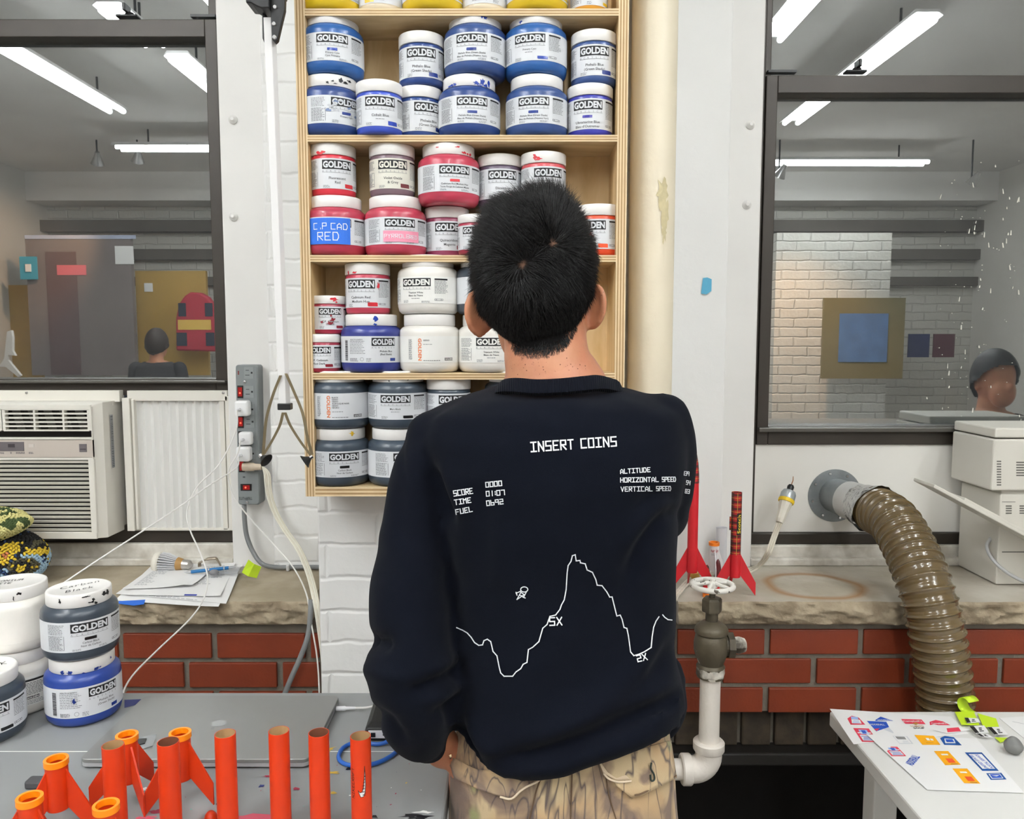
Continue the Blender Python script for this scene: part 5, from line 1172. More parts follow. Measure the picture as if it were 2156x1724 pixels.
# cream plug with the cream cable bundle
cp_ = at(528, 983, YPW)
pl = thing('power_plug', 'cream angled plug in the lowest outlet of the power strip', 'plug', cp_)
mb = MB(); a = psf(wps * .34, vof(981), -.012); b = at(551, 983, YPW - .012); mb.tube([a, a.lerp(b, .55), a.lerp(b, .62), b], [.0105, .0105, .0085, .0075], 12); mb.lathe([(.011, 0), (.0095, .014)], a + Vector((.008, .012, 0)), (0, -1, 0), 14); obj('plug_body', mb, M('cream_plug', (216, 200, 178), .5, var=.15, vs=90), pl)
for k in range(4):
    o_ = (k - 1.5) * .0042
    P = [b + Vector((.002, 0, .001 * (k - 1)))] + [at(x + o_ * 850, y, Y) for x, y, Y in ((562, 998, 1.90), (566, 1035, 1.90), (578, 1075, 1.90), (600, 1115, 1.89), (628, 1155, 1.86), (650, 1205, 1.75), (664, 1260, 1.665), (674, 1320, 1.655), (684, 1400, 1.65), (688, 1460, 1.645), (690, 1560, 1.64))]
    mb = MB(); mb.tube(catmull(P, 6), .0021, 8); o = obj('cream_cord', mb, m_wirecream if k % 2 else M('pale_cable', (228, 224, 210), .5)); tag(o, 'cream cord in the bundle hanging down the corner of the white pier', 'cable', 'cream cords bundled down the corner of the pier')
P = [at(514, 1062, YPW + .012)] + [at(*p) for p in ((515, 1095, 1.925), (520, 1130, 1.925), (533, 1162, 1.92), (552, 1188, 1.91))]
P[-1].z = max(P[-1].z, ZS + .02); P += [Vector((at(580, 1200, 1.915).x, 1.918, ZS + .009)), Vector((at(620, 1204, 1.915).x, 1.92, ZS + .0085)), Vector((XP0 - .004, 1.92, ZS + .0085))]
mb = MB(); mb.tube(catmull(P, 7), .0058, 12); o = obj('grey_cord', mb, m_wiregrey, ps, name) if False else obj('cord', mb, m_wiregrey, ps)
mb = MB(); q = Vector((at(607, 1203, 1.918).x, 1.918, ZS)); mb.box(q + Vector((-.004, -.008, 0)), q + Vector((.004, .008, .0165))); o = obj('cable_clip', mb, M('clear_clip', (206, 206, 206), .4), bevel=.003); tag(o, 'small clear clip holding the grey cord on the sill', 'clip')
mb = MB(); mb.tube(catmull([at(*p) for p in ((655, 1262, 1.665), (653, 1300, 1.655), (648, 1340, 1.655), (632, 1385, 1.65), (612, 1430, 1.645), (595, 1475, 1.64), (580, 1540, 1.64))], 8), .0058, 12); o = obj('grey_cable', mb, m_wiregrey); tag(o, 'thick grey cable curving down over the red brick', 'cable')

# ------------------------------------------------------------------ bulb changer hanging beside the shelf
YH = 1.425
KH = .77
bc_ = thing('bulb_changer', 'long white bulb changing pole with spring arms and black cups hanging by the shelf', 'tool', at(598, 860, YH))
def pole_at(px, py): return at(px, py, YH)
a, b = at(567, 36, YH), at(599, 856, YH); wp = mpp(580, 400, YH) * 12.5
mb = MB(); d_ = (a - b)
for p_, mi in ((-wp, 0), (.0, 1)):
    pass
s1 = [b + Vector((-wp, 0, 0)), b + Vector((wp * .25, 0, 0)), b + Vector((wp * .8, wp * .9, 0)), b + Vector((-wp, wp * 1.2, 0))]
mb.prism(s1, d_); obj('pole', mb, M('white_pole', (226, 224, 222), .4), bc_, bevel=.001, smooth=False)
mb = MB(); mb.box(b + Vector((-wp * 1.15, -.004, -.006)), b + Vector((wp * 1.1, wp * 1.3, .006))); obj('collar', mb, m_black, bc_, bevel=.0015, smooth=False)
m_spring = M('spring_steel', (140, 126, 100), .35, metal=.8)
cupL, cupR = at(556, 962, YH), at(652, 965, YH - .004)
for pts in (((592, 790, YH), (576, 830, YH), (562, 880, YH), (557, 930, YH), (555, 958, YH)), ((597, 868, YH), (590, 895, YH), (575, 925, YH), (557, 955, YH)),
            ((603, 786, YH), (620, 825, YH), (638, 870, YH - .002), (648, 920, YH - .004), (658, 956, YH - .004)), ((601, 868, YH), (612, 895, YH), (634, 930, YH - .002), (655, 958, YH - .004))):
    P = catmull([at(*p) for p in pts], 6); mb = MB()
    mb.rings([[p_ + Vector((-.0026, -.003, 0)), p_ + Vector((.0026, -.003, 0)), p_ + Vector((.0026, -.002, .0)), p_ + Vector((-.0026, -.002, .0))] for p_ in P]); obj('spring_arm', mb, m_spring, bc_)
for c, ax in ((cupL, (.75, -.35, -.5)), (cupR, (-.75, -.35, -.5))):
    mb = MB(); mb.lathe([(r0 * KH, z0 * KH) for r0, z0 in [(.004, -.004), (.007, .0), (.011, .006), (.0165, .011), (.0172, .0125), (.0165, .0125), (.010, .007), (.0, .004)]], c + Vector((0, -.006, 0)), ax, 24); cup = obj('rubber_cup', mb, m_rubber, bc_)
    mb = MB(); mb.lathe([(.004, -.008), (.004, -.0025), (.0025, -.0015)], c + Vector((0, -.006, 0)), ax, 8); obj('nut', mb, m_steel, cup)
# black clip the pole hangs from
hk = thing('pole_clip', 'black clip with rivets gripping the white pole at the top beside the shelf', 'clip', at(580, 60, YH))
mb = MB(); c = lambda x, y, Y=YH - .01: at(x, y, Y)
mb.prism([c(571, -20), c(600, -20), c(599, 20), c(593, 45), c(584, 84), c(578, 90), c(572, 82), c(569, 20)], (0, .012, 0)); mb.prism([c(551, 12, YH + .012), c(560, 12, YH + .012), c(560, 88, YH + .012), c(556, 90, YH + .012), c(552, 80, YH + .012)], (0, .01, 0))
obj('jaw', mb, m_black, hk, bevel=.002, smooth=False)
mb = MB(); mb.prism([c(517, -20, YH - .02), c(565, -20, YH - .02), c(566, 16, YH - .02), c(550, 17, YH - .02), c(540, 13, YH - .02), c(528, 6, YH - .02), c(517, 5, YH - .02)], (0, .05, 0)); e_ = at(575, -60, YH - .02); mb.box((e_.x - .03, YH - .015, e_.z - .03), (e_.x + .01, YH + .03, e_.z + .02)); mb.box((e_.x - .03, YH + .0, e_.z), (e_.x + .02, 1.50, e_.z + .02)); mb.box((e_.x - .03, 1.48, e_.z), (SHX0, 1.50, e_.z + .02)); obj('bracket', mb, m_black, hk, bevel=.002, smooth=False)
for x, y in ((579, 15), (577, 50), (578, 78)):
    mb = MB(); mb.lathe([(.004, 0), (.003, .002)], at(x, y, YH - .0105), (0, -1, 0), 14); obj('rivet', mb, m_steel, hk)

# ------------------------------------------------------------------ duct flange and brown hose
YD = YF + .008
fc = at(1757, 1043, YD)
fl = thing('duct_flange', 'round galvanised duct flange screwed to the white panel', 'duct', fc, None)
fr_ = mpp(1757, 1043, YD) * 56
ax = Vector((.25, -1, -.02)).normalized()
mb = MB(); mb.lathe([(fr_, 0), (fr_, .002), (.045, .002)], fc, (0, -1, 0), 48); obj('flange', mb, m_galv, fl)
for k in range(8):
    a = 2 * PI * k / 8 + .25; mb = MB(); mb.lathe([(.0042, 0), (.003, .003)], fc + Vector((fr_ * .86 * math.cos(a), -.002, fr_ * .86 * math.sin(a))), (0, -1, 0), 12); obj('screw', mb, m_steel, fl)
ax = Vector((.25, -1, -.03)).normalized()
mb = MB(); mb.lathe([(.044, -.01), (.044, .056), (.046, .057), (.046, .062)], fc + Vector((.004, 0, 0)), ax, 40); obj('collar', mb, m_galv, fl)
mb = MB(); mb.lathe([(.0475, .05), (.048, .085), (.047, .105)], fc + Vector((.004, 0, 0)), ax, 40); obj('pipe_end', mb, M('pale_pipe', (196, 196, 194), .4, metal=.3, var=.1, vs=20), fl)
hs0 = fc + ax * .115
tp = MB(); n = 40; rs = []
for k, t in enumerate(np.linspace(0, 1, 9)):
    r0 = .0495 + .0115 * t ** 1.5; ring = []
    q = Vector((0, 0, 1)).rotation_difference(ax.lerp(Vector((.3, -1, -.5)).normalized(), t * .6).normalized())
    for i in range(n): a = 2 * PI * i / n; rr_ = r0 + .003 * noise.noise(Vector((math.cos(a) * 4, math.sin(a) * 4, t * 5))); ring.append(fc + ax * (.098 + .05 * t) + q @ Vector((rr_ * math.cos(a), rr_ * math.sin(a), .007 * noise.noise(Vector((a * 2, t, 4))) * (t > .9))))
    rs.append(ring)
tp.rings(rs, False, False); o = obj('foil_tape', tp, M('foil_tape', (205, 206, 206), .22, metal=.95, bump=.004, bs=70)); tag(o, 'crinkled silver foil tape joining the duct to the brown hose', 'tape')
hp = [fc + ax * .132, fc + ax * .160 + Vector((.001, 0, -.002)), at(1882, 1098, 1.765), at(1918, 1160, 1.69), at(1946, 1230, 1.63), at(1966, 1300, 1.606), at(1980, 1380, 1.60), at(1988, 1450, 1.60), at(1992, 1540, 1.60), at(1990, 1700, 1.60)]
P = catmull(hp, 60); L = [0]
for a, b in zip(P[:-1], P[1:]): L.append(L[-1] + (b - a).length)
N_ = 1000; tot = L[-1]; path = []; j = 0
for k in range(N_):
    s_ = tot * k / (N_ - 1)
    while j < len(L) - 2 and L[j + 1] < s_: j += 1
    path.append(P[j].lerp(P[j + 1], (s_ - L[j]) / max(1e-9, L[j + 1] - L[j])))
HR = .0535
rad = []
for k in range(N_):
    ph = (tot * k / (N_ - 1)) / .0215 % 1.0
    rad.append(HR * (1 - .012) + (.0045 * (math.exp(-((ph - .5) / .13) ** 2)) - .0012 * math.exp(-(min(ph, 1 - ph) / .12) ** 2)))
mb = MB(); mb.tube(path, rad, 40); o = obj('duct_hose', mb, M('brown_hose_plastic', (94, 77, 48), .22, coat=.6, var=.12, vs=8), angle=80); tag(o, 'thick ribbed brown suction hose hanging from the duct over the sill', 'hose')

# ------------------------------------------------------------------ printer
m_pr = M('printer_beige', (204, 200, 190), .5); m_pr2 = M('printer_beige_dark', (186, 182, 172), .5)
YR = 1.80
pr_ = thing('laser_printer', 'beige laser printer at the right edge standing on the sill', 'printer', (at(2156, 1200, YR).x, YR + .1, ZS))
def pb2(mb, px0, py0, px1, py1, Y0, d, mi=0, z0=None):
    a, b = at(px0, py0, Y0), at(px1, py1, Y0); mb.box((a.x, Y0, b.z if z0 is None else z0), (b.x, Y0 + d, a.z), mi)
mb = MB(); pb2(mb, 2107, 1040, 2330, 1215, YR, .16, 0, ZS + .002); pb2(mb, 2109, 1030, 2330, 1045, YR + .004, .15, 1); obj('lower_body', mb, [m_pr, m_pr2], pr_, bevel=.003, smooth=False)
mb = MB(); pb2(mb, 2093, 925, 2330, 1033, YR - .01, .17); pb2(mb, 2096, 901, 2330, 922, YR - .006, .17); obj('upper_body', mb, m_pr, pr_, bevel=.004, smooth=False)
m_slot = M('printer_slot', (96, 94, 88), .7)
for x, y0, n_, w_ in ((2099, 970, 10, 9), (2140, 1017, 6, 20)):
    mb = MB()
    for i in range(n_): pb2(mb, x, y0 + i * 5.5 - 45 * (n_ == 6), x + w_, y0 + i * 5.5 + 2.6 - 45 * (n_ == 6), YR - .0105, .004)
    obj('vent_slots', mb, m_slot, pr_, smooth=False)
for x in (2118, 2147):
    mb = MB()
    for i in range(4): pb2(mb, x, 1064 + i * 5, x + 12, 1066.5 + i * 5, YR - .0006, .004)
    obj('vent_slots', mb, m_slot, pr_, smooth=False)
mb = MB(); pb2(mb, 2110, 1056, 2138, 1057, YR - .0006, .004); pb2(mb, 2110, 1161, 2330, 1163, YR - .0006, .004); obj('panel_seams', mb, m_slot, pr_, smooth=False)
ph = []
for (x0, y0, x1, y1, t_, Y0, d_) in ((1966, 1027, 2300, 1206, 8, YR - .09, .09), (2030, 1055, 2300, 1200, 7, YR - .075, .09)):
    a, b = at(x0, y0, Y0), at(x1, y1, Y0); mb = MB(); mb.prism([a, b, b + Vector((0, 0, .010)), a + Vector((.002, 0, .008))], (0, d_, 0)); obj('paper_tray', mb, m_pr, pr_, bevel=.002, smooth=False)
mb = MB(); pl0 = at(2110, 1132, YR + .03); mb.tube(catmull([at(2085, 1134, YR + .03), at(2078, 1150, YR + .02), at(2088, 1175, YR), at(2120, 1205, YR - .02), at(2170, 1232, YR - .03)], 6), .004, 10); obj('power_cord', mb, M('printer_cord', (176, 176, 176), .5), pr_)
mb = MB(); mb.tube([at(2110, 1133, YR + .03), at(2092, 1133, YR + .03), at(2084, 1135, YR + .03)], [.010, .009, .005], 8); obj('cord_plug', mb, MATS['printer_cord'], pr_)

# ------------------------------------------------------------------ white cable bundle with the yellow ringed socket
sk = thing('light_socket', 'cream lamp socket with a yellow ring on a white cord, upright on the right sill', 'light socket', atz(1605, 1200, ZS))
tp_ = at(1660, 1040, 1.93); bt_ = at(1641, 1100, 1.90); dv = (tp_ - bt_)
mb = MB(); mb.lathe([(.0085, 0), (.0115, dv.length * .12), (.0125, dv.length * .4), (.016, dv.length * .62), (.0165, dv.length * .72)], bt_, dv, 10); obj('socket_body', mb, M('cream_socket', (218, 212, 198), .5), sk, smooth=False)
mb = MB(); mb.lathe([(.0185, dv.length * .70), (.0195, dv.length * .74), (.0195, dv.length * .80), (.018, dv.length * .82)], bt_, dv, 28); obj('yellow_ring', mb, M('yellow_ring', (234, 196, 40), .5), sk)
mb = MB(); mb.lathe([(.0185, dv.length * .82), (.0185, dv.length * 1.0), (.015, dv.length * 1.1), (.006, dv.length * 1.13)], bt_, dv, 28); obj('metal_cap', mb, M('cap_grey', (176, 182, 184), .35, metal=.5), sk)
mb = MB(); mb.lathe([(.0, dv.length * 1.1), (.0078, dv.length * 1.14), (.0085, dv.length * 1.26), (.006, dv.length * 1.32), (.0, dv.length * 1.34)], bt_, dv, 16); e = bt_ + dv.normalized() * dv.length * 1.32; mb.tube([e, e + Vector((.004, 0, .012)), e + Vector((.004, 0, .022))], [.0012, .0012, .0008], 6, 1); obj('threaded_end', mb, [m_black, M('copper_wire', (176, 120, 80), .4, metal=.8)], sk)
for k in range(3):
    o_ = (k - 1) * 4.2
    P = [bt_ + Vector((.0052 * (k - 1), 0, 0))] + [at(x + o_ * ox, y + o_ * oy, Y) for x, y, Y, ox, oy in ((1630, 1130, 1.90, .9, .3), (1617, 1165, 1.88, .9, .4))]
    P += [Vector((atz(1595, 1196 + o_, ZS).x, atz(1595, 1196 + o_, ZS).y, ZS + .004)), atz(1560, 1206 + o_, ZS + .004), atz(1500, 1214 + o_, ZS + .004), atz(1455, 1222 + o_ * 1.2, ZS + .004), atz(1432 + o_ * .4, 1243 + o_, ZS + .004), at(1419 + o_ * .6, 1262 + o_, YS - .01), at(1414 + o_ * .6, 1300, YS - .012), at(1413 + o_ * .6, 1400, YS - .012)]
    mb = MB(); mb.tube(catmull(P, 8), .0028, 8); obj('cord', mb, m_wirecream, sk)

# ------------------------------------------------------------------ rockets on the right sill
m_rr = M('rocket_red', (200, 22, 34), .5, var=.05, vs=50); 
def tartan(name):
    m = M(name, (176, 36, 36), .5); nt = m.node_tree; b = nt.nodes['Principled BSDF']
    tc = nt.nodes.new('ShaderNodeTexCoord'); sp = nt.nodes.new('ShaderNodeSeparateXYZ'); nt.links.new(tc.outputs['UV'], sp.inputs[0])
    prev = None; base = lin((178, 34, 36)) + (1,)
    for axis, sc_, lo, hi, col in ((0, 2.5, .55, .92, (60, 22, 22)), (1, 9, .5, .88, (60, 22, 22)), (1, 9, .66, .72, (10, 30, 14)), (0, 2.5, .70, .76, (10, 30, 14)), (0, 2.5, .20, .24, (222, 190, 60)), (1, 9, .22, .26, (222, 190, 60)), (0, 10, .9, 1.0, (70, 16, 20))):
        ml = nt.nodes.new('ShaderNodeMath'); ml.operation = 'MULTIPLY'; ml.inputs[1].default_value = sc_; nt.links.new(sp.outputs[axis], ml.inputs[0])
        f_ = nt.nodes.new('ShaderNodeMath'); f_.operation = 'FRACT'; nt.links.new(ml.outputs[0], f_.inputs[0])
        g_ = nt.nodes.new('ShaderNodeMath'); g_.operation = 'GREATER_THAN'; g_.inputs[1].default_value = lo; nt.links.new(f_.outputs[0], g_.inputs[0])
        l_ = nt.nodes.new('ShaderNodeMath'); l_.operation = 'LESS_THAN'; l_.inputs[1].default_value = hi; nt.links.new(f_.outputs[0], l_.inputs[0])
        a_ = nt.nodes.new('ShaderNodeMath'); a_.operation = 'MULTIPLY'; nt.links.new(g_.outputs[0], a_.inputs[0]); nt.links.new(l_.outputs[0], a_.inputs[1])
        mx = nt.nodes.new('ShaderNodeMixRGB'); mx.inputs[2].default_value = lin(col) + (1,)
        hf = nt.nodes.new('ShaderNodeMath'); hf.operation = 'MULTIPLY'; hf.inputs[1].default_value = .8 if hi - lo > .2 else 1.0; nt.links.new(a_.outputs[0], hf.inputs[0]); nt.links.new(hf.outputs[0], mx.inputs[0])
        if prev is None: mx.inputs[1].default_value = base
        else: nt.links.new(prev, mx.inputs[1])
        prev = mx.outputs[0]
    nt.links.new(prev, b.inputs['Base Color']); return m
m_tart = tartan('tartan_wrap')
def uv_cyl(o, c, z0, z1):
    me = o.data; uv = me.uv_layers.new(name='UVMap')
    for l in me.loops:
        p = me.vertices[l.vertex_index].co; a = (math.atan2(p.x - c.x, -(p.y - c.y)) / (2 * PI)) % 1.0
        uv.data[l.index].uv = ((a + .5) % 1.0, (p.z - z0) / (z1 - z0))
def rocket(px, base_py, h_px_top, label, tall, Y, group='red model rockets on the right sill'):
    c = Vector((at(px, base_py, Y).x, Y, ZS)); k = mpp(px, base_py, Y)
    t = thing('model_rocket', label, 'model rocket', c, group)
    zt = at(px, h_px_top, Y).z; zc = at(px, 1166 if not tall else 1153, Y).z; zb = at(px, 1214 if not tall else 1204, Y).z; r = 11 * k
    mb = MB(); mb.lathe([(r, zb - ZS), (r, zc - ZS), (r - .001, zc - ZS), (r - .001, zb - ZS)], c, seg=36, caps=False); obj('fin_can', mb, m_rr, t)
    if tall:
        zm = at(px, 1016, Y).z; mb = MB(); mb.lathe([(r - .0004, zc - ZS - .002), (r - .0004, zm - ZS)], c, seg=36); obj('body_tube', mb, m_rr, t)
        z0 = zm; mb = MB(); mb.lathe([(r * .99, zm - ZS), (r * .96, zm - ZS + .02), (r * .80, zm - ZS + .045), (r * .5, zm - ZS + .065), (.001, zm - ZS + .08)], c, seg=36); o = obj('nose_cone', mb, m_tart, t); uv_cyl(o, c, zm - .05, zm + .12)
    else:
        mb = MB(); mb.lathe([(r - .0004, zc - ZS - .002), (r - .0004, zt - ZS), (r - .0012, zt - ZS), (r - .0012, zc - ZS)], c, seg=40, caps=False); o = obj('body_tube', mb, [m_tart], t); uv_cyl(o, c, zc, zt)
        mb = MB()
        def sf(u, v): a = .33 - v / r; q = r + .0006; return Vector((c.x + q * math.sin(a), Y - q * math.cos(a), at(px, 1122, Y).z + u))
        rect_uv(mb, lambda u, v: sf(u, v) + Vector((0, .0003, 0)), -.002, .047, -.0055, .0055, 1, 1, 6); put_text(mb, sf, 'Scotch', .0225, -.003, .0072, 0, bold=.02, width=.042); obj('lettering', mb, [M('yellow_print', (236, 210, 60), .5), m_ink], t, smooth=False, fixn=False)
        mb = MB(); mb.lathe([(.0022, 0), (.0022, .03)], (c.x - r - .0018, Y - .002, at(px, 1115, Y).z), seg=12); o = obj('launch_lug', mb, m_tart, t); uv_cyl(o, Vector((c.x - r, Y, 0)), zc, zt)
    for kx in range(3):
        a = (0, PI, -PI / 2 + .0)[kx] if not tall else (0.12, PI - .1, PI / 2)[kx]; e = Vector((math.cos(a), math.sin(a), 0)); n = Vector((-math.sin(a), math.cos(a), 0)) * .0011
        if kx == 2 and not tall: a = PI / 2; e = Vector((0, 1, 0)); n = Vector((.0011, 0, 0))
        R_ = 44 * k
        if kx == 2: R_ = 36 * k
        q = [c + e * (r - .0005) + Vector((0, 0, zc - ZS)), c + e * R_ + Vector((0, 0, .030)), c + e * R_, c + e * (r - .0005) + Vector((0, 0, zb - ZS + .004))]
        mb = MB(); mb.prism([p_ - n for p_ in q], n * 2); obj('fin', mb, m_rr, t, smooth=False)
    return t
rocket(1546, 1256, 1036, 'red finned rocket with an open tartan body tube lettered Scotch', False, at(1546, 1256, 1).y and atz(1546, 1254, ZS).y)
rocket(1456, 1245, 960, 'tall red rocket with a tartan nose cone beside the sleeve', True, atz(1456, 1243, ZS).y)
# white fin can, nose cones, paper roll, red can
c = atz(1502, 1220, ZS); h_ = at(1502, 1141, c.y).z - ZS
nc = fin_can(c, h_, .45, 'white fin can with an orange ring and red NASA lettering', [M('can_white', (232, 230, 230), .45), M('ring_orange', (246, 132, 30), .45)], None, r=.0115, reach=.030, tubez=.022)
mb = MB()
def nf_(u, v): a = -.05 + u / .0119; return Vector((c.x + .0122 * math.sin(a), c.y - .0122 * math.cos(a), c.z + h_ - .022 + v))
# worm style lettering: N A S A as single strokes
for i, pts in enumerate(([(0, 0), (0, 5), (.8, 6), (3, 0), (3.8, 1), (3.8, 6)], [(0, 0), (1.6, 5.4), (2, 6), (2.4, 5.4), (4, 0)], [(4, 6), (1, 6), (0, 5), (0, 4), (1, 3), (3, 3), (4, 2), (4, 1), (3, 0), (0, 0)], [(0, 0), (1.6, 5.4), (2, 6), (2.4, 5.4), (4, 0)])):
    ribbon(mb, nf_, [(-.0088 + i * .0046 + x * .00095, y * .00085) for x, y in pts], .0009, 0)
para(mb, nf_, -.0085, .006, -.008, -.003, 1, lh=.002, th=.0006); obj('lettering', mb, [M('worm_red', (170, 34, 50), .5), m_grey_ink], nc, smooth=False, fixn=False)
for px, py, top, rad, mt, lb in ((1511, 1216, 1176, .0095, M('maroon', (92, 24, 28), .4, coat=.3), 'maroon nose cone standing behind the valve wheel'), (1488, 1222, 1188, .009, m_tart, 'tartan nose cone standing behind the valve wheel')):
    c = atz(px, py + 8, ZS); H_ = at(px, top, c.y).z - ZS
    mb = MB(); mb.lathe([(rad * math.sqrt(max(0, 1 - (t ** 1.6))), H_ * t) for t in np.linspace(0, 1, 12)], c, seg=28); o = obj('nose_cone', mb, mt); uv_cyl(o, c, ZS - .05, ZS + H_ + .05); tag(o, lb, 'nose cone')
c = Vector((at(1519, 1150, 1.895).x, 1.895, ZS)); zt_ = at(1519, 1110, 1.895).z - ZS
mb = MB(); rs = []
for z_ in (0, zt_): rs.append([c + Vector(((.0132 - .0012 * a / 6.28) * math.cos(a + 2.6), (.0132 - .0012 * a / 6.28) * math.sin(a + 2.6), z_)) for a in np.linspace(0, 7.6, 34)])
mb.rings(rs, False, False, False); o = obj('paper_roll', mb, M('roll_white', (226, 226, 230), .6), fixn=False); tag(o, 'rolled white paper tube standing behind the fin can', 'paper roll')
c = atz(1488, 1256, ZS); t = thing('fin_can', 'red tartan can with an orange foot ring under the valve wheel', 'fin can', c)
mb = MB(); mb.lathe([(.0085, .008), (.0085, .038), (.0075, .038), (.0075, .008)], c, seg=28, caps=False); o = obj('can_tube', mb, m_rr, t); mb = MB(); mb.lathe([(.0092, 0), (.0092, .009), (.006, .009), (.006, 0), (.0092, 0)], c, seg=28, caps=False); obj('ring', mb, MATS['ring_orange'], t)
c = atz(1462, 1219, ZS); mb = MB(); mb.lathe([(.012, 0), (.0125, .008), (.009, .016), (.0, .018)], c, seg=24); o = obj('putty_ball', mb, M('ochre_putty', (196, 154, 72), .6)); tag(o, 'small ochre lump behind the tall red rocket', 'putty')

# ------------------------------------------------------------------ valve, white pipe
YV = 1.565
m_valve = M('worn_valve_paint', (98, 90, 74), .5, metal=.3, var=.3, vs=18, var2=(62, 55, 44), bump=.001, bs=60)
m_wheel = M('chipped_white_wheel', (228, 224, 216), .5, var=.5, vs=55, var2=(226, 222, 214), bump=.001, bs=60)
m_chip = M('valve_white_chips', (226, 220, 208), .5, var=.6, vs=30, var2=(70, 62, 50))
cr = MATS['chipped_white_wheel'].node_tree
for n in cr.nodes:
    if n.type == 'VALTORGB': n.color_ramp.elements[0].position = .36; n.color_ramp.elements[1].position = .39; n.color_ramp.elements[0].color = lin((80, 72, 60)) + (1,)
m_pipe = M('old_white_pipe_paint', (232, 224, 214), .45, var=.05, vs=14, bump=.0015, bs=70)
vc = at(1500, 1232, YV); kx = mpp(1500, 1300, YV); zv = lambda py: at(1500, py, YV).z
vl = thing('gate_valve', 'old pipe valve with a chipped white handwheel in front of the right sill', 'valve', (vc.x, YV, zv(1420)))
mb = MB(); R_ = 42 * kx; mb.tube([vc + Vector((R_ * math.cos(a), R_ * math.sin(a), 0)) for a in np.linspace(0, 2 * PI, 49)], .0055, 12, caps=False)
for k in range(5):
    a = 2 * PI * k / 5 + .5; e = Vector((math.cos(a), math.sin(a), 0)); mb.tube([vc + e * .006 + Vector((0, 0, .005)), vc + e * R_ * .5 + Vector((0, 0, .003)), vc + e * R_], [.0048, .004, .0045], 8)
mb.lathe([(.010, -.004), (.010, .005), (.007, .008)], vc, seg=20); mb.lathe([(.005, .008), (.005, .013), (.003, .014)], vc, seg=6); obj('handwheel', mb, m_wheel, vl)
mb = MB(); prf = [(7.5, 1300), (7.5, 1240)]
def vlat(mb, prof, seg, mi=0): mb.lathe([(r * kx, zv(y) - zv(1420)) for r, y in prof], (vc.x, YV, zv(1420)), seg=seg, mi=mi)
vlat(mb, [(6.5, 1300), (6.5, 1236)], 16); vlat(mb, [(20, 1287), (21, 1284), (21, 1262), (18, 1258), (8, 1257)], 6); vlat(mb, [(13, 1318), (13, 1284)], 20); obj('stem', mb, m_valve, vl, smooth=False)
mb = MB(); vlat(mb, [(28, 1424), (28, 1404), (30, 1402), (26, 1396), (30, 1385), (36, 1368), (36, 1352), (33, 1338), (30, 1334), (35, 1330), (35, 1324), (32, 1318), (24, 1312), (15, 1306)], 40); mv2 = M('valve_body_paint', (88, 80, 64), .45, metal=.3, var=.3, vs=22, var2=(88, 80, 64), bump=.001, bs=60)
for n_ in mv2.node_tree.nodes:
    if n_.type == 'VALTORGB': n_.color_ramp.elements[0].position = .60; n_.color_ramp.elements[1].position = .63; n_.color_ramp.elements[0].color = lin((88, 80, 64)) + (1,); n_.color_ramp.elements[1].color = lin((222, 216, 204)) + (1,)
obj('valve_body', mb, mv2, vl)
cy_ = zv(1358); mb = MB(); x_ = vc.x; mb.cyl((x_ + .02, YV, cy_), (x_ + 47 * kx, YV, cy_), 23 * kx, seg=24); mb.lathe([(28 * kx, 0), (28 * kx, 13 * kx)], (x_ + 33 * kx, YV, cy_), (1, 0, 0), 8); mb.lathe([(17 * kx, 0), (19 * kx, 12 * kx), (15 * kx, 24 * kx), (11 * kx, 27 * kx)], (x_ + 46 * kx, YV, cy_), (1, 0, 0), 8, 1); obj('side_outlet', mb, [m_valve, m_chip], vl, smooth=False)
mb = MB(); vlat(mb, [(30, 1420), (31, 1417), (30, 1403), (27, 1400)], 8); obj('lower_nut', mb, m_chip, vl, smooth=False)
pp = thing('water_pipe', 'white painted water pipe with an elbow below the valve', 'pipe', (vc.x, YV, zv(1640)))
r_ = 21.5 * kx; zb_ = zv(1600)
mb = MB(); mb.cyl((vc.x, YV, zb_ + .04), (vc.x, YV, zv(1416)), r_, seg=32); obj('riser', mb, m_pipe, pp)
mb = MB(); el = [Vector((vc.x, YV, zb_ + .03))] + [Vector((vc.x - .032 + .032 * math.cos(a), YV, zb_ + .012 - .032 * math.sin(a) + .0)) for a in np.linspace(0, PI / 2, 10)] + [Vector((vc.x - .045, YV, zb_ - .02))]
mb.tube(el, 28 * kx, 32); mb.lathe([(31 * kx, 0), (33 * kx, .003), (33 * kx, .018), (30 * kx, .021)], (vc.x, YV, zb_ + .022), (0, 0, 1), 32); mb.lathe([(31 * kx, 0), (33 * kx, .003), (33 * kx, .018), (30 * kx, .021)], (vc.x - .036, YV, zb_ - .02), (-1, 0, 0), 32); obj('elbow', mb, m_pipe, pp)
mb = MB(); mb.cyl((vc.x - .04, YV, zb_ - .02), (pc.x + rp_ + .001, YV, zb_ - .02), r_ * 1.02, seg=32); obj('side_run', mb, m_pipe, pp)

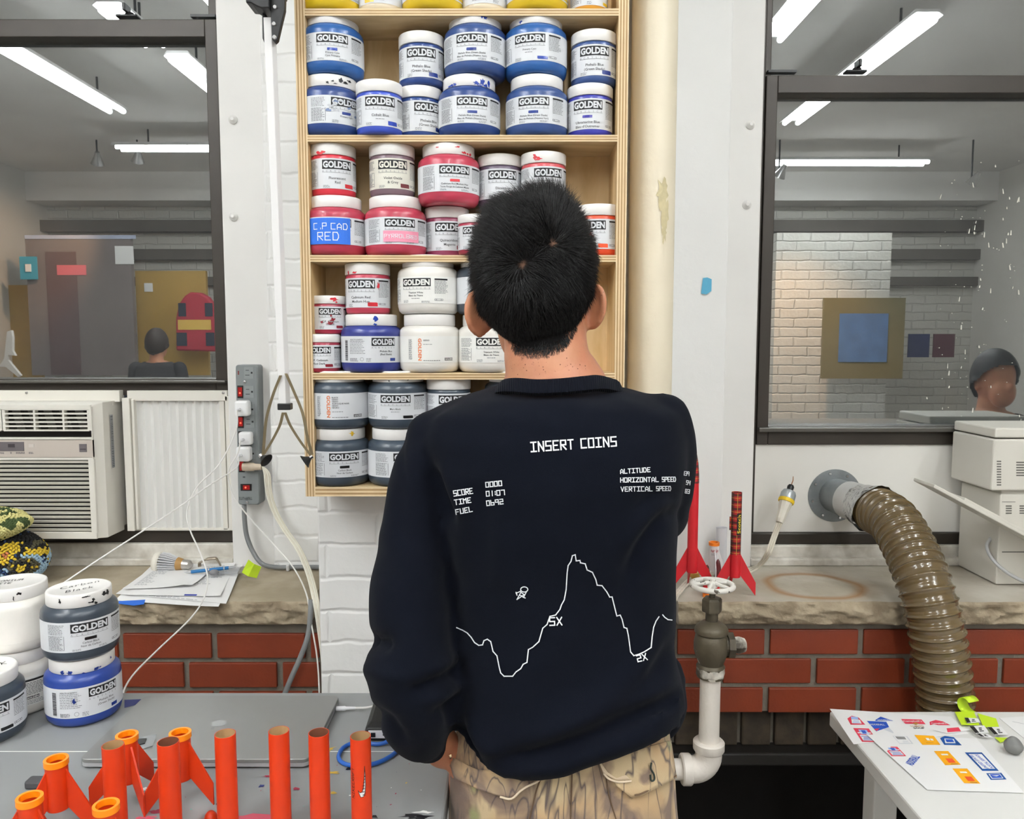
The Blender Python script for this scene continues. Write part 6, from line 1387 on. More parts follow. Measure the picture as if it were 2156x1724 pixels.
# ------------------------------------------------------------------ white desk with sticker sheets
DY1 = 1.53; p = at(1746, 1497, DY1); DZ = p.z; DX0 = p.x
m_desk = M('white_desk', (229, 228, 224), .4, var=.02, vs=6)
dk = thing('white_desk', 'white desk at the lower right with sticker sheets on it', 'desk', (DX0 + .46, 1.0, 0))
mb = MB(); mb.box((DX0, .45, DZ - .03), (DX0 + .93, DY1, DZ)); obj('desk_top', mb, m_desk, dk, bevel=.004, smooth=False)
for x, y in ((DX0 + .035, 1.40), (DX0 + .85, 1.40), (DX0 + .035, .55), (DX0 + .85, .55)):
    mb = MB(); mb.box((x, y, 0), (x + .045, y + .045, DZ - .03)); obj('leg', mb, m_desk, dk, bevel=.003, smooth=False)
mb = MB(); mb.box((DX0 + .05, .57, DZ - .07), (DX0 + .07, 1.42, DZ - .03)); mb.box((DX0 + .06, 1.41, DZ - .07), (DX0 + .87, 1.43, DZ - .03)); obj('apron', mb, m_desk, dk, smooth=False)
sc_ = [(240, 239, 238), (222, 60, 84), (38, 84, 190), (20, 82, 158), (244, 172, 20), (232, 84, 40), (160, 190, 240), (30, 30, 32), (214, 216, 220), (180, 130, 60)]
SM = [M('print_%d' % i, c_, .55) for i, c_ in enumerate(sc_)]
def pp_(pts, mi, lift=.0):
    def f(mb, g): mb.poly([atz(x, y, DZ) + Vector((0, 0, LIFT + lift)) for x, y in pts], mi)
    return f
def ptxt(body, px, py, qx, qy, hpx, mi, bold=.02, flip=False):
    """text along the segment (px,py)-(qx,qy) on the desk plane"""
    def f(mb, g):
        a, b = atz(px, py, DZ), atz(qx, qy, DZ); e = (b - a); L = e.length; e = e / L; n = Vector((-e.y, e.x, 0)); h = L * hpx
        put_text(mb, lambda u, v: a + e * u + n * v + Vector((0, 0, LIFT + .0006)), body, 0, 0, h, mi, bold=bold, width=L, align='l')
    return f
LIFT = .0012
def frame(q, k, mi_out, mi_in):
    """sticker: outer quad colour with inner quad"""
    cx_, cy_ = sum(x for x, y in q) / 4, sum(y for x, y in q) / 4; inn = [(cx_ + (x - cx_) * k, cy_ + (y - cy_) * k) for x, y in q]
    return [pp_(q, mi_out), pp_(inn, mi_in, .0003)]
def quadpt(q, u, v):
    a = (q[3][0] + (q[2][0] - q[3][0]) * u, q[3][1] + (q[2][1] - q[3][1]) * u); b = (q[0][0] + (q[1][0] - q[0][0]) * u, q[0][1] + (q[1][1] - q[0][1]) * u)
    return (a[0] + (b[0] - a[0]) * v, a[1] + (b[1] - a[1]) * v)
def sub(q, u0, u1, v0, v1, mi, lift=.0004): return pp_([quadpt(q, u0, v1), quadpt(q, u1, v1), quadpt(q, u1, v0), quadpt(q, u0, v0)], mi, lift)
def rws(q, u0, u1, v0, v1, n, mi, lift=.0006):
    return [sub(q, u0 + .05 * (k % 3), u1 - .06 * (k % 2), v0 + (v1 - v0) * k / n, v0 + (v1 - v0) * (k + .45) / n, mi, lift) for k in range(n)]
def beer(q): return [pp_(q, 1)] + [sub(q, .12, .9, .08, .5, 0), sub(q, .25, .78, .55, .88, 6), sub(q, .08, .92, .6, .68, 0, .0006), sub(q, .38, .64, .6, .82, 2, .0008)] + rws(q, .16, .86, .12, .46, 4, 2)
prA = []
q = [(1789, 1509), (1812, 1511), (1821, 1527), (1791, 1526)]; prA += [pp_([(1784, 1514), (1793, 1508), (1808, 1512), (1822, 1527), (1791, 1527)], 1), sub(q, .1, .8, .1, .6, 0), sub(q, .1, .7, .62, .95, 6)] + rws(q, .15, .7, .12, .55, 3, 6)
prA += beer([(1796, 1534), (1829, 1535), (1850, 1564), (1815, 1563)])
prA += [pp_([(1843, 1517), (1854, 1510), (1881, 1519), (1843, 1519)], 2), ptxt('ADDERALL', 1848, 1519, 1877, 1519.2, .18, 0)]
q = [(1825, 1519), (1866, 1521), (1872, 1532), (1845, 1541)]; prA += [pp_(q, 2), ptxt('ADDERALL', 1833, 1528.5, 1864, 1529, .2, 0), pp_([(1840, 1536), (1852, 1535), (1846, 1541)], 1, .0004), pp_([(1858, 1536), (1872, 1533), (1882, 1544), (1880, 1545)], 8)]
prA += [pp_([(1897, 1515), (1940, 1516), (1949, 1526), (1906, 1525)], 1), ptxt("Campbell's", 1903, 1521.5, 1942, 1521.5, .16, 0), pp_([(1921, 1525), (1928, 1522.5), (1935, 1525), (1928, 1528)], 9, .0006), ptxt('TOMATO', 1918, 1532, 1946, 1532, .2, 9), ptxt('SOUP', 1925, 1536, 1948, 1536, .25, 7)]
prA += [pp_([(1957, 1521), (1970, 1517), (1985, 1520), (2001, 1528), (1975, 1528), (1966, 1526), (1958, 1528)], 1), ptxt("Campbell's", 1962, 1526, 1993, 1526.2, .18, 0)]
gs = 'sticker sheets on the white desk'
LIFT = .0015; sheet(((1747, 1492.5), (2002, 1509), (2040, 1545), (1797, 1567)), DZ + .0006, 'back sticker sheet with red and blue stickers on the white desk', prA, [], .0006, gs, 'sticker_sheet', SM, 'paper', 4)
prB = []
q = [(1879, 1552), (1910, 1553), (1923, 1569), (1894, 1569)]; prB += [pp_(q, 8), sub(q, .04, .9, .06, .94, 0, .0002)] + [sub(q, .15 + .09 * k, .15 + .09 * k + .05, .55, .9, 7) for k in range(7)] + rws(q, .3, .8, .1, .45, 3, 8)
prB += beer([(1859, 1575), (1889, 1575), (1908, 1595), (1877, 1595)])
q = [(1925, 1550), (1966, 1552), (1980, 1571), (1942, 1571)]; prB += [pp_(q, 4), sub(q, .45, .62, .45, .7, 0), sub(q, .66, .8, .45, .65, 0), sub(q, .3, .7, .2, .24, 9)]
prB += [pp_([(1979, 1557), (1989, 1552), (2008, 1555), (2025, 1572), (1988, 1571)], 3), pp_([(1988, 1558), (2008, 1559), (2012, 1568), (1990, 1568)], 0, .0004), pp_([(1990, 1560), (2005, 1560), (2009, 1566), (1993, 1566)], 2, .0008)]
prB += [ptxt('ADDERALL', 1921, 1616, 1937, 1597, .3, 2)]
for q in ([(1966, 1584), (1996, 1584), (2023, 1613), (1990, 1614)], [(2005, 1621), (2036, 1621), (2064, 1653), (2030, 1652)]): prB += [pp_(q, 4), sub(q, .3, .75, .68, .78, 0), sub(q, .35, .8, .15, .45, 5), sub(q, .4, .85, .03, .08, 9)]
q = [(2031, 1587), (2067, 1587), (2103, 1626), (2068, 1626)]; prB += [pp_(q, 3), sub(q, .12, .88, .1, .9, 0), ptxt('UNITED STATES', 2082, 1622, 2046, 1593, .12, 2), ptxt('POSTAL SERVICE', 2093, 1621, 2058, 1592, .12, 2)]
q = [(2076, 1631), (2108, 1630), (2119, 1644), (2086, 1645)]; prB += [pp_(q, 3), sub(q, .1, .85, .12, .85, 0), sub(q, .16, .8, .2, .78, 2, .0007), pp_([quadpt(q, .2, .55), quadpt(q, .75, .6), quadpt(q, .5, .4)], 0, .001)]
LIFT = .0029; sheet(((1824, 1547), (2056, 1555), (2156, 1669), (1953, 1663)), DZ + .0020, 'front sticker sheet with yellow and postal blue stickers on the white desk', prB, [(.0, .9, .3, .002)], .0006, gs, 'sticker_sheet', SM, 'paper', 4)
sheet(((2104, 1512), (2280, 1500), (2330, 1560), (2160, 1558)), DZ + .0006, 'plain drawing sheet at the right edge of the desk', (lambda mb, g: [ribbon(mb, g, [(.1, .8), (.35, .5), (.5, .62), (.8, .4)], .01, 1)],), [], .0006, None, 'paper_sheet', None, 'paper', 4)
# loose cut stickers
LIFT = .0030; mb = MB()
for f in (pp_([(1965, 1540), (2020, 1534), (2045, 1540), (1993, 1547)], 0), pp_([(1993, 1537), (2018, 1535), (2023, 1543), (1995, 1545)], 1, .0004), ptxt("Campbell's", 1997, 1542, 2020, 1540, .2, 0)): f(mb, None)
o = obj('loose_sticker', mb, SM, smooth=False, fixn=False); so = o.modifiers.new('thickness', 'SOLIDIFY'); so.thickness = .0005; tag(o, 'loose cut red soup sticker between the two sheets', 'sticker')
def note(pts, zs__, label, name='sticky_note', col='neon_green_note', pr=None):
    mb = MB(); P = [atz(x, y, DZ) + Vector((0, 0, z_)) for (x, y), z_ in zip(pts, zs__)]; mb.poly(P); o = obj(name, mb, MATS[col], smooth=False); so = o.modifiers.new('thickness', 'SOLIDIFY'); so.thickness = .0006; tag(o, label, 'sticky note', 'neon green notes on the desk'); return o
note([(2010, 1503), (2050, 1501), (2062, 1531), (2024, 1532)], (.004, .003, .004, .006), 'flat neon green note left of the curled one on the desk')
note([(2058, 1506), (2097, 1516), (2104, 1537), (2070, 1537)], (.004, .003, .004, .006), 'neon green note right of the curled one on the desk')
note([(2094, 1556), (2120, 1556), (2127, 1560), (2106, 1567)], (.004, .003, .004, .004), 'small neon green note beside the grey clay lump')
mb = MB(); a = atz(2046, 1505, DZ); rs = []; A_ = Vector((.82, .3, 0)).normalized(); B_ = Vector((-.3, .82, 0)).normalized(); R_ = .0165
for k in range(17):
    an = -PI / 2 - .3 + 4.3 * k / 16; rr_ = R_ * (1 - .012 * k); c_ = a + Vector((0, .012, R_ * 1.02)); q_ = B_ * (rr_ * math.cos(an)) + Vector((0, 0, max(rr_ * math.sin(an), -R_)))
    rs.append([c_ + q_ - A_ * .013, c_ + q_ + A_ * .015])
mb.rings(rs, False, False, False); o = obj('sticky_note', mb, MATS['neon_green_note'], fixn=False); so = o.modifiers.new('thickness', 'SOLIDIFY'); so.thickness = .0006; tag(o, 'curled neon green note standing at the back of the white desk', 'sticky note', 'neon green notes on the desk')
for i, (q, lb) in enumerate((([(2030, 1518), (2058, 1520), (2064, 1528), (2036, 1530)], 'black and white printed scrap on the left green note'), ([(2040, 1536), (2072, 1535), (2082, 1550), (2054, 1552)], 'black and green printed scrap in front of the curled note'), ([(2078, 1538), (2108, 1538), (2122, 1554), (2094, 1555)], 'printed scrap with a dark left half beside the clay lump'), ([(2056, 1552), (2078, 1553), (2090, 1560), (2066, 1559)], 'dark edged printed scrap nearest the front sticker sheet'))):
    LIFT = .0072; mb = MB()
    for f in [pp_(q, 0), sub(q, 0.0, .28, .05, .95, 7)] + rws(q, .4, .7, .2, .8, 3, 7): f(mb, None)
    o = obj('sticker_scrap', mb, SM, smooth=False, fixn=False); so = o.modifiers.new('thickness', 'SOLIDIFY'); so.thickness = .0004; tag(o, lb, 'sticker', 'printed scraps on the desk')
c = atz(2133, 1587, DZ); mb = MB(); mb.sphere((c.x, c.y, DZ + .0155), (.016, .015, .016), 24)
mb.v = [v + (v - Vector((c.x, c.y, DZ + .0155))) * .18 * noise.noise(v * 60) for v in mb.v]; mb.v = [Vector((v.x, v.y, max(v.z, DZ + .0005))) for v in mb.v]
o = obj('clay_lump', mb, M('grey_clay', (118, 118, 116), .8, bump=.0008, bs=150)); tag(o, 'grey clay lump on the white desk', 'clay')
# ------------------------------------------------------------------ the person
def remesh(mb, voxel, smooth=4, factor=.5):
    me = mb.mesh('tmp'); o = bpy.data.objects.new('tmp', me); COL.objects.link(o)
    r = o.modifiers.new('r', 'REMESH'); r.mode = 'VOXEL'; r.voxel_size = voxel; r.adaptivity = 0
    s = o.modifiers.new('s', 'SMOOTH'); s.iterations = smooth; s.factor = factor
    dg = bpy.context.evaluated_depsgraph_get(); dg.update()
    out = bpy.data.meshes.new_from_object(o.evaluated_get(dg)); bpy.data.objects.remove(o); bpy.data.meshes.remove(me); return out
def verts(me): a = np.empty(len(me.vertices) * 3); me.vertices.foreach_get('co', a); return a.reshape(-1, 3)
def normals(me): a = np.empty(len(me.vertices) * 3); me.vertices.foreach_get('normal', a); return a.reshape(-1, 3)
def setv(me, a): me.vertices.foreach_set('co', a.reshape(-1)); me.update()
def projn(a):
    z = a[:, 2] - CAMZ; d = a[:, 1] * CP - z * SP
    return CX + F * a[:, 0] / d, CY - F * (z * CP + a[:, 1] * SP) / d
def loft(mb, rows, n=40, e=2.4):
    """rows: (centre, half width, half depth)"""
    rs = []
    for c, a, b in rows:
        ring = []
        for i in range(n):
            t = 2 * PI * i / n; ct, st = math.cos(t), math.sin(t)
            ring.append(Vector(c) + Vector((a * math.copysign(abs(ct) ** (2 / e), ct), b * math.copysign(abs(st) ** (2 / e), st), 0)))
        rs.append(ring)
    mb.rings(rs)
def limb(mb, pts, rads, n=6, seg=24, sy=1.0):
    P = catmull(pts, n); R_ = [r.x for r in catmull([Vector((r, 0, 0)) for r in rads], n)]
    mb.tube(P, R_, seg, sy=sy); mb.sphere(P[0], R_[0], 16); mb.sphere(P[-1], R_[-1] * .98, 16)
YT = 1.06                                           # depth of the silhouette
man = thing('person', 'person with short black hair seen from behind in a dark sweatshirt and camouflage trousers', 'person', (at(1180, 1700, YT).x, YT, 0))
sk = M('skin', (193, 135, 101), .48, var=.10, vs=18, var2=(182, 118, 88), sss=.12, bump=.0004, bs=220)
pxm = mpp(1130, 560, 1.075)
HC = at(1123, 566, 1.085)                           # skull centre
tilt = Matrix.Rotation(math.radians(-3), 3, 'Y') @ Matrix.Rotation(math.radians(-5), 3, 'Z')
def hl(x, y, z): return HC + tilt @ Vector((x, y, z))
mb = MB()
mb.sphere(hl(0, .0, -.004), (.0775, .098, .090), 40, 0, tilt); mb.sphere(hl(0, -.018, -.018), (.074, .080, .088), 32, 0, tilt)     # cranium
mb.sphere(hl(0, .050, -.075), (.060, .058, .075), 28, 0, tilt); mb.sphere(hl(0, .088, -.122), (.028, .025, .022), 20)               # face and chin
mb.sphere(hl(.0, .108, -.055), (.013, .020, .022), 16); mb.sphere(hl(0, .098, -.035), (.008, .014, .025), 14)                      # nose
for s in (-1, 1): mb.sphere(hl(s * .034, .094, -.010), (.026, .010, .009), 14); mb.sphere(hl(s * .042, .080, -.058), (.022, .02, .02), 14)
for dz in (-.090, -.099): mb.sphere(hl(0, .102, dz), (.022, .009, .0055), 14)
# ears
for s, ex_, ey_ in ((-1, 1003, 660), (1, 1255, 645)):
    ec = at(ex_, ey_, 1.07 if s < 0 else 1.085); M_ = Matrix.Rotation(-s * math.radians(40 if s < 0 else 52), 3, 'Z') @ Matrix.Rotation(s * math.radians(8), 3, 'Y')
    mb.sphere(ec, (.0205, .0062, .0295), 24, 0, M_); mb.sphere(ec + Vector((-s * .004, .0, -.022)), (.010, .007, .012), 16, 0, M_)
    pts = [ec + M_ @ Vector((.0185 * math.cos(a), -.004, .0285 * math.sin(a))) for a in np.linspace(0, 2 * PI, 22)]
    mb.tube(pts, .0048, 10)
    mb.sphere(ec + Vector((-s * .013, .008, -.004)), (.012, .012, .022), 14)
# neck
nk = [at(1138, 640, 1.09), at(1147, 700, 1.085), at(1150, 745, 1.075), at(1158, 790, 1.07), at(1168, 830, 1.075)]
nr = [90, 88, 90, 96, 118]
limb(mb, nk, [r * pxm for r in nr], 5, 32)
# trunk (under the clothes)
tr = []
for py, xl, xr, yb, yf in ((822, 1070, 1275, 1.045, 1.13), (865, 985, 1360, 1.015, 1.145), (930, 935, 1390, .985, 1.155), (1100, 965, 1385, .985, 1.165), (1300, 985, 1390, .99, 1.155), (1500, 985, 1390, .985, 1.155), (1620, 970, 1392, .98, 1.165)):
    a, b = at(xl, py, YT), at(xr, py, YT); tr.append((Vector(((a.x + b.x) / 2, (yb + yf) / 2, (a.z + b.z) / 2)), (b.x - a.x) / 2, (yf - yb) / 2))
loft(mb, tr)
hipz = tr[-1][0].z; hipx = tr[-1][0].x
for s in (-1, 1):
    limb(mb, [Vector((hipx + s * .075, 1.07, hipz)), Vector((hipx + s * .085, 1.075, .70)), Vector((hipx + s * .09, 1.085, .48)), Vector((hipx + s * .095, 1.07, .28)), Vector((hipx + s * .1, 1.06, .09))], [.085, .075, .054, .050, .036], 6)
    limb(mb, [Vector((hipx + s * .1, 1.04, .04)), Vector((hipx + s * .11, 1.14, .035)), Vector((hipx + s * .115, 1.22, .028))], [.038, .036, .026], 5)
# arms: left hangs and goes into the pocket, right is folded in front
AL = [at(905, 945, 1.06), at(872, 1130, 1.04), at(866, 1300, 1.01), at(868, 1410, .995), at(888, 1500, 1.01), at(915, 1550, 1.035), at(934, 1578, 1.05)]
limb(mb, AL, [.034, .034, .034, .034, .032, .028, .026], 6)
AR = [at(1405, 905, 1.06), at(1412, 1000, 1.085), at(1400, 1085, 1.12), at(1370, 1070, 1.19), at(1320, 1010, 1.25), at(1290, 980, 1.265)]
limb(mb, AR, [.030, .030, .028, .028, .026, .023], 6)
def hand(mb, w, d, side, palmn, curl):
    """w wrist, d direction, side: thumb side, palmn: direction the palm faces"""
    d = d.normalized(); side = (side - d * side.dot(d)).normalized(); n = d.cross(side).normalized(); n = n if n.dot(palmn) > 0 else -n
    mb.sphere(w + d * .045, (.001, .001, .001), 6)
    Mx = Matrix((side, n, d)).transposed(); mb.sphere(w + d * .048, (.040, .0145, .050), 24, 0, Mx)
    for k, (o_, L_) in enumerate(((.030, .070), (.0105, .078), (-.0095, .072), (-.029, .056))):
        b0 = w + d * (.082 - .004 * abs(k - 1)) + side * o_; p = [b0 - d * .02]; cur = d.copy(); q = b0
        for j, f in enumerate((.45, .32, .25)):
            p.append(q.copy()); cur = (cur * math.cos(curl[j]) + n * math.sin(curl[j])).normalized(); q = q + cur * L_ * f
        p.append(q); P = catmull(p, 4); mb.tube(P, [.0088 - .0022 * i / (len(P) - 1) for i in range(len(P))], 12); mb.sphere(q, .0066, 10)
    tb = w + d * .025 + side * .030; P = catmull([tb - side * .012, tb + side * .012 + d * .018 + n * .008, tb + side * .018 + d * .042 + n * .016, tb + side * .014 + d * .06 + n * .024], 4)
    mb.tube(P, [.0125 - .0045 * i / (len(P) - 1) for i in range(len(P))], 12); mb.sphere(P[-1], .008, 10)
hand(mb, AL[-1], Vector((.62, .12, -.5)), Vector((.1, .9, .2)), Vector((.6, 0, -.6)), (.25, .35, .3))
hand(mb, AR[-1], Vector((-.55, .15, .35)), Vector((.1, .1, 1)), Vector((0, -1, 0)), (.5, .7, .5))
body_me = remesh(mb, .0042, 5)
bvh_body = BVHTree.FromPolygons([tuple(v) for v in verts(body_me)], [tuple(p.vertices) for p in body_me.polygons])
body = obj('body', body_me, sk, man, fixn=False, angle=180)
for s in (-1, 1):
    mb = MB(); mb.sphere(hl(s * .033, .0885, -.026), .0125, 16); mb.sphere(hl(s * .033, .0985, -.026), .0045, 12, 1); obj('eye', mb, [M('eye_white', (236, 232, 226), .2), m_ink], body)
# moles on the neck and ear
mb = MB(); rr = random.Random(12)
for i in range(46):
    px, py = rr.uniform(1060, 1235), rr.gauss(770, 14)
    if i < 5: px, py = rr.uniform(1262, 1272), rr.uniform(610, 680)
    d = ray(px, py); h = bvh_body.ray_cast(CAM, d.normalized())
    if h[0] is not None and h[0].y < 1.2: s_ = .0004 + .0006 * rr.random() ** 3; mb.lathe([(s_, -.0003), (s_ * .8, .0004)], h[0], h[1], 7)
obj('mole', mb, M('mole_brown', (120, 74, 54), .6), body, smooth=False, kind='stuff')

# ---- sweatshirt
sh = MB(); rows = ((812, 1066, 1296, 1.03, 1.135), (820, 1028, 1335, 1.008, 1.15), (836, 975, 1385, .985, 1.165), (865, 905, 1436, .962, 1.18), (920, 885, 1445, .945, 1.19), (1000, 905, 1440, .938, 1.195), (1100, 928, 1425, .942, 1.195), (1200, 948, 1420, .95, 1.185), (1300, 952, 1418, .952, 1.185), (1390, 948, 1421, .945, 1.19), (1450, 944, 1436, .936, 1.2), (1490, 942, 1441, .932, 1.2))
rs = []; n = 56
def srow(py, xl, xr, yb, yf, zoff=None, e=2.5):
    a, b = at(xl, py, YT), at(xr, py, YT); c = Vector(((a.x + b.x) / 2, (yb + yf) / 2, (a.z + b.z) / 2)); ring = []
    for i in range(n):
        t = 2 * PI * i / n; ct, st = math.cos(t), math.sin(t)
        p = c + Vector(((b.x - a.x) / 2 * math.copysign(abs(ct) ** (2 / e), ct), (yf - yb) / 2 * math.copysign(abs(st) ** (2 / e), st), 0))
        if zoff is not None: p.z = zoff(p, st)
        ring.append(p)
    return ring
for r in rows: rs.append(srow(*r))
HX = [(940, 1562), (975, 1606), (1010, 1633), (1060, 1648), (1110, 1646), (1160, 1636), (1230, 1614), (1310, 1588), (1370, 1570), (1412, 1556)]
def hem(lift):
    hx = [at(x, y, .955).x for x, y in HX]; hzz = [at(x, y, .955).z for x, y in HX]
    def f(p, st):
        zb = np.interp(p.x * (.955 / 1.0), hx, hzz); zfront = .965
        t = .5 - .5 * st; t = min(1, max(0, t * 1.6 - .1)); return zfront * (1 - t) + zb * t + lift
    return f
rs.append(srow(1540, 941, 1438, .930, 1.2, hem(.045)))
rs.append(srow(1570, 943, 1425, .934, 1.195, hem(.014)))
rs.append(srow(1580, 950, 1412, .948, 1.185, hem(.0)))
sh.rings(rs)
def rpx(c, r, Y): return r * mpp(c[0], c[1], Y)
la_ = [(915, 925, 1.055, 62), (893, 985, 1.05, 74), (880, 1060, 1.045, 82), (872, 1150, 1.035, 90), (862, 1250, 1.02, 104), (866, 1345, 1.0, 103), (863, 1405, .99, 112), (876, 1475, .995, 104), (884, 1525, 1.01, 84), (900, 1558, 1.03, 50)]
limb(sh, [at(x, y, Y) for x, y, Y, r in la_], [r * mpp(x, y, Y) for x, y, Y, r in la_], 5, 32, sy=.82)
ra_ = [(1395, 888, 1.055, 62), (1402, 940, 1.06, 66), (1402, 1000, 1.08, 62), (1396, 1060, 1.10, 58), (1388, 1085, 1.13, 55), (1350, 1060, 1.19, 52), (1300, 1010, 1.245, 40)]
limb(sh, [at(x, y, Y) for x, y, Y, r in ra_], [r * mpp(x, y, Y) for x, y, Y, r in ra_], 5, 32)
# right hip bulge of the bloused hem
limb(sh, [at(1408, 1400, 1.09), at(1412, 1480, 1.09), at(1396, 1530, 1.09)], [.018, .026, .020], 6, 20)
shirt_me = remesh(sh, .0055, 7)
V = verts(shirt_me); N = normals(shirt_me); px, py = projn(V)
back = np.clip((-N[:, 1] + .25) / .5, 0, 1)
disp = np.zeros(len(V))
def fold(line, wd, amp, mask=None):
    """cloth fold along a line on the back: a valley (amp < 0) or ridge"""
    best = np.full(len(V), 1e9); tt = np.zeros(len(V)); tot = len(line) - 1
    for i, ((x0, y0), (x1, y1)) in enumerate(zip(line[:-1], line[1:])):
        dx, dy = x1 - x0, y1 - y0; t = np.clip(((px - x0) * dx + (py - y0) * dy) / (dx * dx + dy * dy), 0, 1)
        d = np.hypot(px - x0 - t * dx, py - y0 - t * dy); m = d < best; best[m] = d[m]; tt[m] = (i + t[m]) / tot
    global disp
    env = np.clip(np.sin(PI * np.clip(tt, .04, .96)) * 1.6, 0, 1)
    disp += 1.45 * amp * np.exp(-(best / wd) ** 2) * env * back
for l, wd, a in (([(1450, 1455), (1360, 1495), (1250, 1545), (1130, 1590), (1010, 1612)], 17, -.012), ([(1440, 1425), (1330, 1470), (1200, 1530), (1060, 1570)], 26, .009), ([(1430, 1330), (1370, 1430), (1270, 1510)], 18, -.006), ([(1405, 1330), (1330, 1430), (1200, 1500)], 22, .005),
                 ([(1420, 1530), (1300, 1570), (1180, 1612), (1060, 1628)], 18, .006), ([(952, 1470), (965, 1550), (1005, 1612)], 15, -.010), ([(985, 1500), (1005, 1570), (1060, 1600)], 17, .005),
                 ([(1445, 1075), (1400, 1085), (1350, 1150), (1310, 1250)], 16, -.008), ([(1440, 1045), (1385, 1040), (1330, 1075)], 14, -.005), ([(1430, 1060), (1365, 1085), (1310, 1170)], 14, .004),
                 ([(905, 975), (925, 1040), (955, 1110)], 13, -.009), ([(925, 960), (950, 1030), (970, 1090)], 16, .004), ([(1010, 1000), (1020, 1080), (1010, 1200)], 24, -.003), ([(1060, 1100), (1050, 1250)], 22, .003),
                 ([(982, 1385), (940, 1425), (885, 1452), (850, 1460)], 12, -.010), ([(985, 1350), (950, 1395), (890, 1425)], 15, .006), ([(985, 1425), (940, 1462), (890, 1480)], 13, .006), ([(985, 1450), (945, 1490), (910, 1505)], 10, -.007),
                 ([(755, 1347), (790, 1350), (830, 1362)], 14, -.012), ([(757, 1400), (800, 1420), (850, 1430)], 16, .005), ([(770, 1490), (820, 1520), (860, 1580)], 13, -.007), ([(790, 1100), (850, 1180), (870, 1260)], 22, .003), ([(840, 1000), (845, 1100), (850, 1150)], 12, -.003),
                 ([(1130, 850), (1250, 868), (1400, 860)], 18, .002), ([(1120, 910), (1200, 930), (1270, 925)], 22, -.002), ([(1220, 1300), (1120, 1420), (1060, 1520)], 40, .004),
                 ([(858, 905), (846, 940), (848, 985), (862, 1030)], 5, -.0035), ([(1050, 812), (1170, 826), (1290, 808)], 5, -.003), ([(1020, 806), (950, 850), (890, 893)], 4, -.0015)):
    fold(l, wd, a)
nz = np.array([noise.fractal(Vector((v[0] * 11, v[1] * 8, v[2] * 7)), 1.0, 2.0, 3) for v in V]) * .0035
V = V + N * (disp + nz)[:, None]; setv(shirt_me, V)
bm = bmesh.new(); bm.from_mesh(shirt_me)
for _ in range(3): bmesh.ops.smooth_vert(bm, verts=bm.verts, factor=.5, use_axis_x=True, use_axis_y=True, use_axis_z=True)
bm.to_mesh(shirt_me); bm.free(); V = verts(shirt_me)
m_shirt = M('navy_sweatshirt', (12, 15, 24), .95, sheen=.03, bump=.0003, bs=1400, spec=.08)
bvh_shirt = BVHTree.FromPolygons([tuple(v) for v in V], [tuple(p.vertices) for p in shirt_me.polygons])
shirt = obj('sweatshirt', shirt_me, m_shirt, man, fixn=False, angle=180)
# ribbed collar
cb = [(1052, 806), (1064, 799), (1090, 797), (1130, 800), (1180, 798), (1230, 793), (1258, 791), (1285, 797), (1300, 804)]
mb = MB(); cl = [at(x, y, 1.05 - .062 * math.sin(PI * i / (len(cb) - 1))) for i, (x, y) in enumerate(cb)]
cl += [at(1270, 815, 1.12), at(1170, 830, 1.15), at(1080, 820, 1.12)]
C_ = catmull(cl + [cl[0]], 8)[:-1]; cen = sum(C_, Vector()) / len(C_); rs = []
for p in C_:
    o_ = Vector((p.x - cen.x, p.y - cen.y, 0)).normalized(); rs.append([p + Vector((0, 0, .001)), p + o_ * .0035 + Vector((0, 0, -.002)), p + o_ * .010 + Vector((0, 0, -.016)), p + o_ * .004 + Vector((0, 0, -.02)), p - o_ * .003 + Vector((0, 0, -.008))])
rs.append(rs[0]); mb.rings(rs, False, False)
m_rib = M('ribbed_collar', (12, 15, 24), .95, spec=.1, sheen=.03); nt = m_rib.node_tree; wv = nt.nodes.new('ShaderNodeTexWave'); tc = nt.nodes.new('ShaderNodeTexCoord'); wv.inputs['Scale'].default_value = 110; nt.links.new(tc.outputs['Object'], wv.inputs[0]); bp = nt.nodes.new('ShaderNodeBump'); bp.inputs['Distance'].default_value = .0008; nt.links.new(wv.outputs[0], bp.inputs['Height']); nt.links.new(bp.outputs[0], nt.nodes['Principled BSDF'].inputs['Normal'])
obj('collar', mb, m_rib, shirt)
# printed game screen on the back
def onshirt(x, y, lift=.0011):
    d = ray(x, y).normalized(); h = bvh_shirt.ray_cast(CAM, d)
    if h[0] is None: return at(x, y, 1.0)
    return h[0] + h[1] * lift
m_print = M('white_screen_print', (236, 238, 240), .7)
def st(body, x0, y0, x1, y1, h, wd):
    """stroke lettering from (x0,y0) to (x1,y1) along the base line"""
    ls, W = strokes(body); L = math.hypot(x1 - x0, y1 - y0); ex, ey = (x1 - x0) / L, (y1 - y0) / L; k = L / W
    for l in ls:
        q = [(x0 + ex * x * k + ey * y * h, y0 + ey * x * k - ex * y * h) for x, y in l]; ribbon(mb, onshirt, q, wd, 0, 4)
def done(name): obj(name, mb, m_print, shirt, smooth=False, fixn=False)
mb = MB(); st('INSERT', 1119, 951, 1207, 945, 19, 2.9); st('COINS', 1224, 943.5, 1297, 939, 19, 2.9); done('printed_title')
mb = MB(); st('SCORE', 957, 1044, 996, 1038, 11, 2.0); st('TIME', 959, 1062, 992, 1057, 10, 2.0); st('FUEL', 962, 1082, 995, 1076, 10, 2.0)
st('0000', 1024, 1025, 1057, 1022, 10, 2.0); st('01:07', 1025, 1044, 1063, 1041, 10, 2.0); st('0692', 1026, 1064, 1060, 1060, 10, 2.0); done('printed_score')
